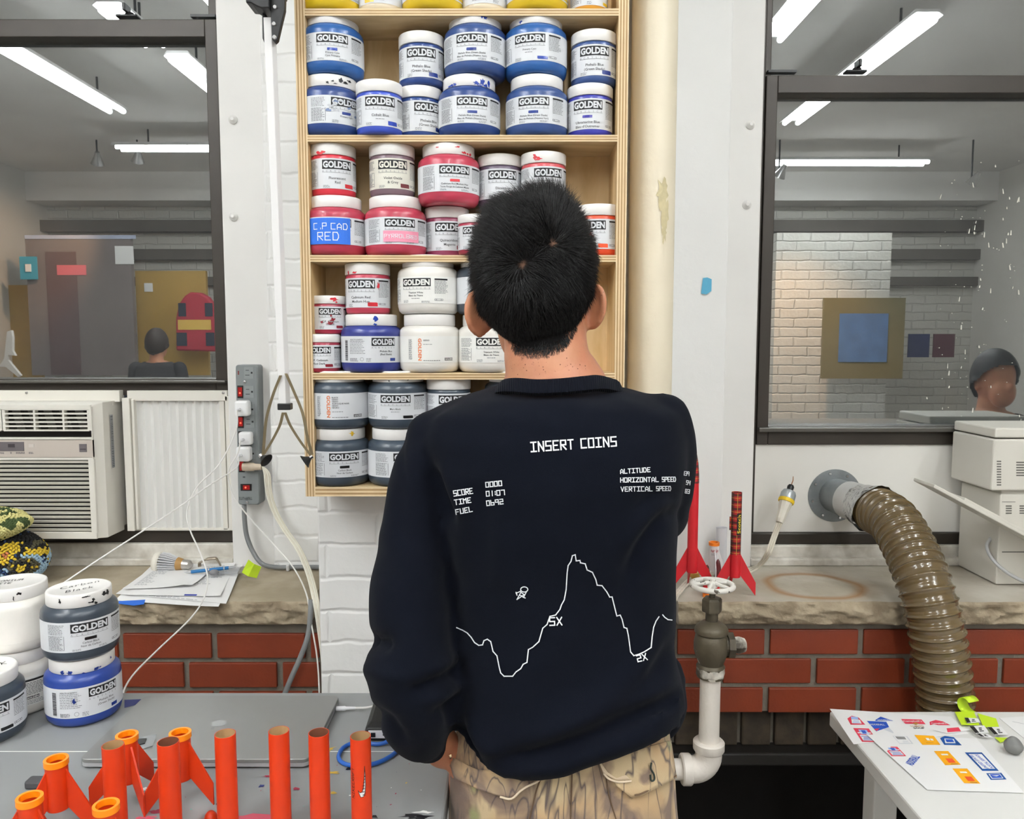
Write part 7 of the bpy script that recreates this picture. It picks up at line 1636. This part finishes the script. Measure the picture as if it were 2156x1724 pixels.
mb = MB(); st('ALTITUDE', 1306, 997, 1368, 993, 9, 1.7); st('HORIZONTAL', 1306, 1015, 1385, 1013.5, 9, 1.7); st('SPEED', 1393, 1013.5, 1421, 1013, 9, 1.6); st('VERTICAL', 1307, 1034, 1372, 1032.5, 9, 1.7); st('SPEED', 1381, 1032, 1411, 1032, 9, 1.6); done('printed_flight_data')
mb = MB(); st('139', 1437, 1000, 1449, 1001, 8, 1.3); st('54', 1443, 1019, 1451, 1020, 8, 1.6); st('83', 1441, 1037, 1450, 1038, 8, 1.5); done('printed_readings')
T_ = [(962, 1321), (975, 1326), (985, 1332), (993, 1341), (1000, 1352), (1009, 1358), (1017, 1357), (1020, 1348), (1027, 1345), (1034, 1350), (1039, 1371), (1047, 1380), (1052, 1405), (1055, 1416), (1062, 1423), (1080, 1423), (1087, 1414), (1097, 1407), (1102, 1398), (1110, 1394), (1113, 1367), (1122, 1362), (1135, 1350), (1143, 1322), (1152, 1314), (1158, 1297), (1170, 1294), (1179, 1282), (1182, 1273), (1188, 1262), (1192, 1240), (1194, 1205), (1196, 1190), (1202, 1181), (1205, 1169), (1211, 1167), (1213, 1180), (1221, 1179), (1222, 1184), (1232, 1186), (1236, 1199), (1247, 1204), (1254, 1219), (1257, 1231), (1267, 1232), (1277, 1245), (1283, 1256), (1288, 1256), (1292, 1272), (1298, 1296), (1305, 1294), (1309, 1303), (1313, 1320), (1319, 1322), (1322, 1336), (1327, 1372), (1334, 1380), (1345, 1377), (1356, 1372), (1370, 1363), (1372, 1340), (1375, 1320), (1380, 1307), (1386, 1298), (1392, 1283)]
T_ = T_[:-1]
mb = MB(); ribbon(mb, onshirt, T_, 2.3, 0, 4); ribbon(mb, onshirt, [(1394, 1294), (1398, 1299), (1405, 1304), (1413, 1305)], 2.2, 0, 3); done('printed_mountain_line')
mb = MB(); ring_ = [(1104 + 7.5 * math.cos(a), 1240 + 5.5 * math.sin(a)) for a in np.linspace(0, 2 * PI, 14)]; ribbon(mb, onshirt, ring_, 2, 0, 4)
for l in ([(1098, 1243), (1087, 1248)], [(1087, 1246), (1089, 1252)], [(1108, 1246), (1103, 1256)], [(1101, 1256), (1106, 1258)], [(1097, 1246), (1089, 1261), (1104, 1251), (1097, 1246)], [(1094, 1252), (1101, 1254)]): ribbon(mb, onshirt, l, 2, 0, 4)
done('printed_lander')
mb = MB(); st('5X', 1158, 1316, 1183, 1315, 16, 2.6); done('printed_multiplier')
mb = MB(); st('2X', 1343, 1393, 1362, 1388, 13, 2.2); done('printed_multiplier')

# ---- camouflage trousers
mb = MB(); tr = []
for py, xl, xr, yb, yf in ((1490, 975, 1400, .972, 1.17), (1560, 957, 1412, .965, 1.178), (1620, 946, 1419, .957, 1.185), (1700, 944, 1424, .952, 1.19), (1760, 945, 1430, .955, 1.19)):
    a, b = at(xl, py, YT), at(xr, py, YT); tr.append((Vector(((a.x + b.x) / 2, (yb + yf) / 2, (a.z + b.z) / 2)), (b.x - a.x) / 2, (yf - yb) / 2))
hz_ = tr[-1][0].z; hw = tr[-1][1]; hxc = tr[-1][0].x
loft(mb, tr, 48, 2.5)
for s in (-1, 1):
    limb(mb, [Vector((hxc + s * hw * .5, 1.07, hz_ - .02)), Vector((hxc + s * hw * .54, 1.075, .62)), Vector((hxc + s * hw * .56, 1.085, .45)), Vector((hxc + s * hw * .6, 1.07, .22)), Vector((hxc + s * hw * .62, 1.06, .05))], [hw * .49, .092, .082, .080, .082], 6, 32)
pants_me = remesh(mb, .006, 5); V = verts(pants_me); N = normals(pants_me); px, py = projn(V); back = np.clip((-N[:, 1] + .25) / .5, 0, 1); disp = np.zeros(len(V))
for l, wd, a in (([(1206, 1560), (1204, 1640), (1203, 1724), (1203, 1800)], 9, -.005), ([(1130, 1640), (1120, 1690), (1105, 1760)], 6, -.003), ([(1280, 1640), (1290, 1690), (1310, 1760)], 8, -.002), ([(960, 1600), (1000, 1700)], 14, .003)): fold(l, wd, a)
V = V + N * (disp + np.array([noise.noise(Vector(v) * 14) for v in V]) * .002)[:, None]; setv(pants_me, V)
bvh_pants = BVHTree.FromPolygons([tuple(v) for v in V], [tuple(p.vertices) for p in pants_me.polygons])
def camo(name):
    m = M(name, (196, 172, 138), .85, sheen=.1); nt = m.node_tree; b = nt.nodes['Principled BSDF']; L = nt.links.new
    tc = nt.nodes.new('ShaderNodeTexCoord')
    def mapped(sc): mp = nt.nodes.new('ShaderNodeMapping'); mp.inputs['Scale'].default_value = sc; L(tc.outputs['Object'], mp.inputs[0]); return mp.outputs[0]
    def ramp(src, stops):
        r = nt.nodes.new('ShaderNodeValToRGB'); L(src, r.inputs[0]); r.color_ramp.elements[0].position = stops[0][0]; r.color_ramp.elements[0].color = stops[0][1]; r.color_ramp.elements[1].position = stops[1][0]; r.color_ramp.elements[1].color = stops[1][1]
        for p_, c_ in stops[2:]: r.color_ramp.elements.new(p_).color = c_
        return r.outputs[0]
    k0, k1 = (0, 0, 0, 1), (1, 1, 1, 1); c = lambda *v: lin(v) + (1,)
    n1 = nt.nodes.new('ShaderNodeTexNoise'); n1.inputs['Scale'].default_value = 10; n1.inputs['Detail'].default_value = 3; L(mapped((1, 1, .8)), n1.inputs[0])
    base = ramp(n1.outputs[0], [(.36, c(160, 136, 110)), (.62, c(192, 170, 134)), (.50, c(184, 154, 116))])
    n2 = nt.nodes.new('ShaderNodeTexNoise'); n2.inputs['Scale'].default_value = 16; n2.inputs['Detail'].default_value = 3; n2.inputs['Distortion'].default_value = .8; L(mapped((1, 1, .7)), n2.inputs[0])
    bl = ramp(n2.outputs[0], [(.50, k0), (.60, k1)])
    m1 = nt.nodes.new('ShaderNodeMixRGB'); L(bl, m1.inputs[0]); L(base, m1.inputs[1]); m1.inputs[2].default_value = c(128, 108, 94)
    n5 = nt.nodes.new('ShaderNodeTexNoise'); n5.inputs['Scale'].default_value = 13; n5.inputs['Detail'].default_value = 2; L(mapped((1.1, 1.3, .9)), n5.inputs[0]); g5 = ramp(n5.outputs[0], [(.60, k0), (.66, k1)])
    m15 = nt.nodes.new('ShaderNodeMixRGB'); L(g5, m15.inputs[0]); L(m1.outputs[0], m15.inputs[1]); m15.inputs[2].default_value = c(150, 150, 104)
    # thin dark twigs running mostly upwards
    n3 = nt.nodes.new('ShaderNodeTexNoise'); n3.inputs['Scale'].default_value = 26; n3.inputs['Detail'].default_value = 1.5; n3.inputs['Distortion'].default_value = .5; L(mapped((1.6, 1.6, .28)), n3.inputs[0])
    tw = ramp(n3.outputs[0], [(.470, k0), (.530, k0), (.50, k1)])
    n4 = nt.nodes.new('ShaderNodeTexNoise'); n4.inputs['Scale'].default_value = 9; n4.inputs['Detail'].default_value = 1; L(mapped((1.2, 1.2, 1)), n4.inputs[0]); ms = ramp(n4.outputs[0], [(.38, k0), (.46, k1)])
    mu = nt.nodes.new('ShaderNodeMath'); mu.operation = 'MULTIPLY'; L(tw, mu.inputs[0]); L(ms, mu.inputs[1])
    m2 = nt.nodes.new('ShaderNodeMixRGB'); L(mu.outputs[0], m2.inputs[0]); L(m15.outputs[0], m2.inputs[1]); m2.inputs[2].default_value = c(92, 80, 76)
    L(m2.outputs[0], b.inputs['Base Color'])
    nb = nt.nodes.new('ShaderNodeTexNoise'); nb.inputs['Scale'].default_value = 900; L(tc.outputs['Object'], nb.inputs[0]); bp = nt.nodes.new('ShaderNodeBump'); bp.inputs['Distance'].default_value = .0004; L(nb.outputs[0], bp.inputs['Height']); L(bp.outputs[0], b.inputs['Normal'])
    return m
m_camo = camo('camouflage_cloth'); pants = obj('trousers', pants_me, m_camo, man, fixn=False, angle=180)
def onpants(x, y, lift=.003):
    d = ray(x, y).normalized(); h = bvh_pants.ray_cast(CAM, d); return (h[0] + h[1] * lift) if h[0] is not None else at(x, y, .97)
def patch(name, outline, lift, mat, th=.003, parent=pants, nsub=10):
    """cloth patch that follows the trousers: outline as two edges (top row, bottom row) of pixels"""
    top, bot = outline; T2 = [t for t in zip(np.interp(np.linspace(0, 1, nsub * 2), np.linspace(0, 1, len(top)), [q[0] for q in top]), np.interp(np.linspace(0, 1, nsub * 2), np.linspace(0, 1, len(top)), [q[1] for q in top]))]
    B2 = [t for t in zip(np.interp(np.linspace(0, 1, nsub * 2), np.linspace(0, 1, len(bot)), [q[0] for q in bot]), np.interp(np.linspace(0, 1, nsub * 2), np.linspace(0, 1, len(bot)), [q[1] for q in bot]))]
    mb = MB(); w_ = len(T2); vs = [onpants(a[0] + (b_[0] - a[0]) * j / nsub, a[1] + (b_[1] - a[1]) * j / nsub, lift * (.35 + .65 * (j / nsub))) for j in range(nsub + 1) for a, b_ in zip(T2, B2)]
    mb.add(vs, [(j * w_ + i, j * w_ + i + 1, (j + 1) * w_ + i + 1, (j + 1) * w_ + i) for j in range(nsub) for i in range(w_ - 1)]); o = obj(name, mb, mat, parent)
    s_ = o.modifiers.new('thickness', 'SOLIDIFY'); s_.thickness = th; s_.offset = 1; return o
m_edge = M('frayed_edge', (222, 202, 176), .9); m_seam = M('seam_thread', (104, 82, 62), .9)
fl1 = patch('pocket_flap', ([(1258, 1594), (1330, 1578), (1406, 1559)], [(1300, 1655), (1325, 1675), (1345, 1670), (1412, 1635)]), .006, m_camo)
fl2 = patch('pocket_flap', ([(945, 1590), (1010, 1620), (1140, 1618)], [(968, 1640), (1010, 1658), (1075, 1678), (1110, 1652)]), .005, m_camo)
patch('pocket_flap', ([(1258, 1594), (1268, 1592), (1280, 1590)], [(1268, 1622), (1298, 1638), (1322, 1636)]), .008, M('flap_lining', (206, 186, 158), .85))
for l in ([(1268, 1622), (1278, 1632), (1298, 1640), (1323, 1638)], [(1057, 1672), (1080, 1676), (1098, 1660), (1112, 1650), (1134, 1640), (1142, 1628)]):
    mb = MB(); mb.tube(catmull([onpants(x, y, .009) for x, y in l], 4), .0014, 8); obj('frayed_edge', mb, m_edge, fl1 if l[0][0] > 1200 else fl2)
mb = MB(); mb.tube(catmull([onpants(x, y, .0105) for x, y in ((1361, 1600), (1360, 1612), (1366, 1625), (1367, 1636), (1361, 1638), (1359, 1626))], 4), .0012, 8); obj('buttonhole', mb, M('dark_green_thread', (44, 54, 48), .8), fl1)
for l in ([(1205, 1608), (1204, 1660), (1202, 1724)], [(1138, 1640), (1128, 1672), (1116, 1724)], [(1274, 1628), (1283, 1680), (1296, 1724)], [(1330, 1668), (1350, 1662), (1410, 1630)]):
    mb = MB(); mb.tube(catmull([onpants(x, y, .0012 if l[0][0] < 1320 else .0095) for x, y in l], 6), .0010, 6); obj('seam', mb, m_seam, pants)
for s in (-1, 1):
    mb = MB(); x_ = hipx + s * .1; limb(mb, [Vector((x_, 1.03, .05)), Vector((x_ + s * .01, 1.13, .045)), Vector((x_ + s * .016, 1.24, .036))], [.048, .047, .036], 5)
    for v in mb.v: v.z = max(v.z, .001)
    obj('shoe', mb, M('shoe_dark', (40, 40, 42), .6), man)

# ---- hair: a short dense cap of strands with a double crown
W1, W2 = (1100, 557), (1165, 512)
m_hair = M('black_hair', (15, 13, 13), .42, spec=.4)
m_cap = M('hair_undercoat', (10, 9, 9), .9, spec=.1)
bv = body_me; VB = verts(bv); NB = normals(bv)
capmask = None
loc = (np.array(tilt.inverted()) @ (VB - np.array(HC)).T).T
def hair_limit(l):
    """height of the hair line for a direction seen from the skull centre"""
    th = np.degrees(np.arctan2(np.abs(l[:, 0]), -l[:, 1]))
    return np.interp(th, [0, 18, 30, 42, 55, 68, 80, 92, 104, 130, 150, 180], [-.120, -.118, -.112, -.100, -.084, -.060, -.024, -.016, -.04, .0, .040, .052])
inhair = (loc[:, 2] > hair_limit(loc)) & (np.abs(loc[:, 0]) < .0785 + .0) & (VB[:, 2] > HC.z - .14)
ear = (np.abs(loc[:, 0]) > .076) & (loc[:, 2] < -.014) & (loc[:, 2] > -.11)
inhair &= ~ear
faces = [p for p in bv.polygons if all(inhair[i] for i in p.vertices)]
stub = loc[:, 2] > hair_limit(loc) - .002
tri = []
for p in faces:
    v = list(p.vertices)
    for k in range(1, len(v) - 1): tri.append((v[0], v[k], v[k + 1]))
tri = np.array(tri); A = VB[tri]; area = np.linalg.norm(np.cross(A[:, 1] - A[:, 0], A[:, 2] - A[:, 0]), axis=1)
edt = (loc[tri].mean(axis=1)[:, 2] - hair_limit(loc[tri].mean(axis=1))); wgt = area * np.where(edt < .02, 6.0, np.where(edt < .04, 2.5, 1.0)); rg = np.random.default_rng(4); NS = 72000
pick = rg.choice(len(tri), NS, p=wgt / wgt.sum()); u = rg.random(NS); v = rg.random(NS); sw = u + v > 1; u[sw] = 1 - u[sw]; v[sw] = 1 - v[sw]
P0 = A[pick, 0] + (A[pick, 1] - A[pick, 0]) * u[:, None] + (A[pick, 2] - A[pick, 0]) * v[:, None]
NN = NB[tri[pick]].mean(axis=1); NN /= np.linalg.norm(NN, axis=1)[:, None]
hx, hy = projn(P0); L0 = (np.array(tilt.inverted()) @ (P0 - np.array(HC)).T).T
# the parting between the two crowns, as points on the scalp
def scalp(x, y):
    h = bvh_body.ray_cast(CAM, ray(x, y).normalized()); return np.array(h[0])
w1, w2 = scalp(*W1), scalp(*W2)
seg = w2 - w1; tt = np.clip(((P0 - w1) @ seg) / (seg @ seg), 0, 1); near = w1 + tt[:, None] * seg
out = P0 - near; out -= (np.sum(out * NN, axis=1))[:, None] * NN; dw = np.linalg.norm(P0 - near, axis=1); out /= np.linalg.norm(out, axis=1)[:, None] + 1e-9
swirl = np.cross(NN, out); above = L0[:, 2] > (near[:, 2] - HC.z) - .002
top = np.clip((L0[:, 2] + .0) / .09, 0, 1); low = np.clip((-.02 - L0[:, 2]) / .09, 0, 1)
down = np.tile(np.array([0, 0, -1.0]), (NS, 1)); down -= (np.sum(down * NN, axis=1))[:, None] * NN; down /= np.linalg.norm(down, axis=1)[:, None] + 1e-9
D = out * (1 - low[:, None]) + down * low[:, None] + swirl * (.30 * np.exp(-dw / .05))[:, None]
D /= np.linalg.norm(D, axis=1)[:, None]
length = .026 + .017 * top - .013 * low + .012 * np.clip(L0[:, 1] / .08, 0, 1) * top
length *= np.clip(.72 + dw / .028, .72, 1) * rg.uniform(.75, 1.15, NS)
edge = L0[:, 2] - hair_limit(L0); length *= np.clip(.38 + edge / .05, .38, 1)
tuft = np.exp(-(((hx - 1168) / 34) ** 2 + ((hy - 440) / 40) ** 2)); length += .016 * tuft
tuft2 = np.exp(-(((hx - 1060) / 60) ** 2 + ((hy - 455) / 35) ** 2)); length += .005 * tuft2
lift = .40 + .58 * top + .25 * tuft - .30 * low
clump = np.array([noise.noise(Vector(p) * 55) for p in P0]); clump2 = np.array([noise.noise(Vector(p) * 55 + Vector((9, 3, 5))) for p in P0])
jit = rg.normal(0, .13, (NS, 3)); side = np.cross(NN, D)
D1 = D + side * (clump * .75)[:, None] + jit; lift = np.clip(lift + clump2 * .38 * (.4 + .6 * top), .10, 1.6)
K = 5; pts = []
gx = np.array([0, .0, -1.0])
pos = P0 - NN * .001; dirn = NN * lift[:, None] * 1.1 + D1 * .75; dirn /= np.linalg.norm(dirn, axis=1)[:, None]
pts.append(pos.copy())
for k in range(1, K):
    b = k / (K - 1); dk = dirn * (1 - .55 * b) + D1 * (.62 * b) + gx * (.12 * b); dk /= np.linalg.norm(dk, axis=1)[:, None]
    pos = pos + dk * (length / (K - 1))[:, None]; pts.append(pos.copy())
S_ = np.stack(pts, 1)                                   # NS x K x 3
wdt = rg.uniform(.00021, .00034, NS)
ta = S_[:, -1] - S_[:, 0]; ta /= np.linalg.norm(ta, axis=1)[:, None]; a1 = np.cross(ta, rg.normal(size=(NS, 3))); a1 /= np.linalg.norm(a1, axis=1)[:, None]; a2 = np.cross(ta, a1)
prof = [1.0, 1.0, .9, .65, .12]; allv = np.empty((NS, K, 3, 3))
for k in range(K):
    for j in range(3):
        an = 2 * PI * j / 3; allv[:, k, j] = S_[:, k] + (a1 * math.cos(an) + a2 * math.sin(an)) * (wdt * prof[k])[:, None]
vv = allv.reshape(-1, 3); base = (np.arange(NS) * K * 3)[:, None]; fs = []
for k in range(K - 1):
    for j in range(3): fs.append(np.concatenate([base + k * 3 + j, base + k * 3 + (j + 1) % 3, base + (k + 1) * 3 + (j + 1) % 3, base + (k + 1) * 3 + j], 1))
fs = np.concatenate(fs, 0); me = bpy.data.meshes.new('hair'); me.vertices.add(len(vv)); me.vertices.foreach_set('co', vv.reshape(-1)); me.loops.add(fs.size); me.loops.foreach_set('vertex_index', fs.reshape(-1).astype(np.int32)); me.polygons.add(len(fs)); me.polygons.foreach_set('loop_start', np.arange(0, fs.size, 4, dtype=np.int32)); me.update(calc_edges=True)
me.materials.append(m_hair); me.polygons.foreach_set('use_smooth', [True] * len(me.polygons))
hair = bpy.data.objects.new('hair', me); COL.objects.link(hair); hair.parent = man; hair.matrix_parent_inverse = wm(man).inverted()
# undercoat shell close to the scalp, thin at the crowns
cfaces = [p for p in faces if all(stub[i] for i in p.vertices)]
used = sorted({i for p in cfaces for i in p.vertices}); ix = {k: i for i, k in enumerate(used)}
UV_ = VB[used]; l2 = loc[used]; seg_t = np.clip(((UV_ - w1) @ seg) / (seg @ seg), 0, 1); dcr = np.linalg.norm(UV_ - (w1 + seg_t[:, None] * seg), axis=1)
ed = np.clip((l2[:, 2] - hair_limit(l2) - .004) / .05, 0, 1); off = (.0002 + .0026 * ed) * np.clip((dcr - .004) / .02, .03, 1)
mb = MB(); mb.v = [Vector(p) for p in UV_ + NB[used] * off[:, None]]; mb.f = [[ix[i] for i in p.vertices] for p in cfaces]; mb.m = [0] * len(mb.f)
uc = m_cap.node_tree; prev = None
for c_ in (w1, w2):                                     # the scalp shows a little at the two crowns
    tcn = uc.nodes.new('ShaderNodeTexCoord'); dn = uc.nodes.new('ShaderNodeVectorMath'); dn.operation = 'DISTANCE'; dn.inputs[1].default_value = tuple(c_); uc.links.new(tcn.outputs['Object'], dn.inputs[0])
    nn_ = uc.nodes.new('ShaderNodeTexNoise'); nn_.inputs['Scale'].default_value = 260; uc.links.new(tcn.outputs['Object'], nn_.inputs[0])
    mr = uc.nodes.new('ShaderNodeMapRange'); mr.inputs[1].default_value = .001; mr.inputs[2].default_value = .007; mr.inputs[3].default_value = 1.0; mr.inputs[4].default_value = 0; uc.links.new(dn.outputs['Value'], mr.inputs[0])
    mm = uc.nodes.new('ShaderNodeMath'); mm.operation = 'MULTIPLY'; uc.links.new(mr.outputs[0], mm.inputs[0]); uc.links.new(nn_.outputs[0], mm.inputs[1])
    mx = uc.nodes.new('ShaderNodeMixRGB'); mx.inputs[2].default_value = lin((128, 96, 78)) + (1,); uc.links.new(mm.outputs[0], mx.inputs[0])
    if prev is None: mx.inputs[1].default_value = lin((12, 10, 10)) + (1,)
    else: uc.links.new(prev, mx.inputs[1])
    prev = mx.outputs[0]
uc.links.new(prev, uc.nodes['Principled BSDF'].inputs['Base Color'])
under = obj('undercoat', mb, m_cap, hair, fixn=False, angle=180)
cov = under.data.attributes.new('cover', 'FLOAT', 'POINT'); cov.data.foreach_set('value', np.clip((l2[:, 2] - hair_limit(l2)) / .022, 0, 1).astype(np.float32))
at_ = uc.nodes.new('ShaderNodeAttribute'); at_.attribute_name = 'cover'; tcn = uc.nodes.new('ShaderNodeTexCoord'); nn_ = uc.nodes.new('ShaderNodeTexNoise'); nn_.inputs['Scale'].default_value = 420; nn_.inputs['Detail'].default_value = 2
uc.links.new(tcn.outputs['Object'], nn_.inputs[0]); sm = uc.nodes.new('ShaderNodeMath'); sm.operation = 'ADD'; uc.links.new(at_.outputs['Fac'], sm.inputs[0]); uc.links.new(nn_.outputs[0], sm.inputs[1])
mr = uc.nodes.new('ShaderNodeMapRange'); mr.inputs[1].default_value = .62; mr.inputs[2].default_value = 1.05; uc.links.new(sm.outputs[0], mr.inputs[0]); uc.links.new(mr.outputs[0], uc.nodes['Principled BSDF'].inputs['Alpha'])


# ---- people at the back of the room (only mirrored in the panes)
def sitter(x, y, face, label, hairc, cloth, zs_):
    t = thing('person', label, 'person', (x, y, 0)); mb = MB(); o_ = Vector((x, y, zs_))
    f = Vector((0, face, 0))
    mb.sphere(o_ + Vector((0, 0, .62)), (.076, .095, .115), 24); mb.sphere(o_ + f * .06 + Vector((0, 0, .56)), (.055, .05, .07), 20); mb.sphere(o_ + f * .115 + Vector((0, 0, .585)), (.011, .018, .02), 12)
    for s in (-1, 1): mb.sphere(o_ + Vector((s * .078, 0, .59)), (.008, .02, .03), 12)
    limb(mb, [o_ + Vector((0, -face * .01, .56)), o_ + Vector((0, -face * .02, .45))], [.052, .058], 4)
    loft(mb, [(o_ + Vector((0, 0, z_)), a, b) for z_, a, b in ((.0, .17, .12), (.15, .155, .105), (.32, .175, .115), (.42, .16, .10), (.47, .07, .06))], 32)
    for s in (-1, 1):
        W_ = o_ + Vector((s * .14, face * .30, .19)); limb(mb, [o_ + Vector((s * .185, 0, .40)), o_ + Vector((s * .22, face * .04, .16)), W_], [.05, .042, .027], 6); hand(mb, W_, f + Vector((-s * .3, 0, 0)), Vector((-s, 0, .2)), Vector((0, 0, -1)), (.2, .3, .2))
        limb(mb, [o_ + Vector((s * .09, 0, .02)), o_ + Vector((s * .11, face * .42, .03)), o_ + Vector((s * .11, face * .40, -.36)), o_ + Vector((s * .11, face * .42, -.40))], [.08, .058, .042, .04], 6)
        limb(mb, [o_ + Vector((s * .11, face * .38, -.41)), o_ + Vector((s * .115, face * .54, -.42))], [.036, .030], 4)
    me = remesh(mb, .007, 4); obj('body', me, sk, t, fixn=False, angle=180); Vb = verts(me); Nb = normals(me)
    def skin_off(nm, cond, off, mat):
        fs_ = [p for p in me.polygons if all(cond[i] for i in p.vertices)]; us = sorted({i for p in fs_ for i in p.vertices}); ix_ = {k: i for i, k in enumerate(us)}
        m_ = MB(); m_.v = [Vector(p) for p in Vb[us] + Nb[us] * off]; m_.f = [[ix_[i] for i in p.vertices] for p in fs_]; m_.m = [0] * len(m_.f); obj(nm, m_, mat, t, fixn=False, angle=180)
    rel = Vb - np.array(o_); skin_off('hair', (rel[:, 2] > .585 + .085 * np.clip(rel[:, 1] * face / .08, -1.2, 1)) , .018, hairc); skin_off('shirt', (rel[:, 2] < .45) & (rel[:, 2] > -.02) & (rel[:, 1] * face < .30), .012, cloth); skin_off('trousers', (rel[:, 2] <= .03) & (rel[:, 2] > -.36), .012, M('dark_denim', (44, 48, 60), .8))
    st_ = thing('stool', 'stool under the ' + label.split(' with')[0], 'stool', (x, y, 0)); mb = MB(); mb.lathe([(.17, zs_ - .115), (.17, zs_ - .09)], (x, y, 0), seg=28); obj('seat', mb, m_black, st_)
    for a in range(4): mb = MB(); e = Vector((math.cos(a * PI / 2 + .8), math.sin(a * PI / 2 + .8), 0)); mb.cyl(Vector((x, y, zs_ - .115)) + e * .12, Vector((x, y, 0)) + e * .2, .012, seg=10); obj('leg', mb, m_steel, st_)
p = rf(330, 722, -2.7); sitter(p.x, -2.7, -1, 'seated person at the back left with a dark top', M('brown_hair', (52, 40, 34), .6), M('dark_top', (50, 48, 50), .8), p.z - .62)
p = rf(2080, 795, .55); sitter(p.x + .03, .55, 1, 'seated person with black hair on a high stool right of the white desk', M('dark_hair', (22, 20, 22), .6), M('plum_top', (84, 62, 68), .8), max(.53, p.z - .62))
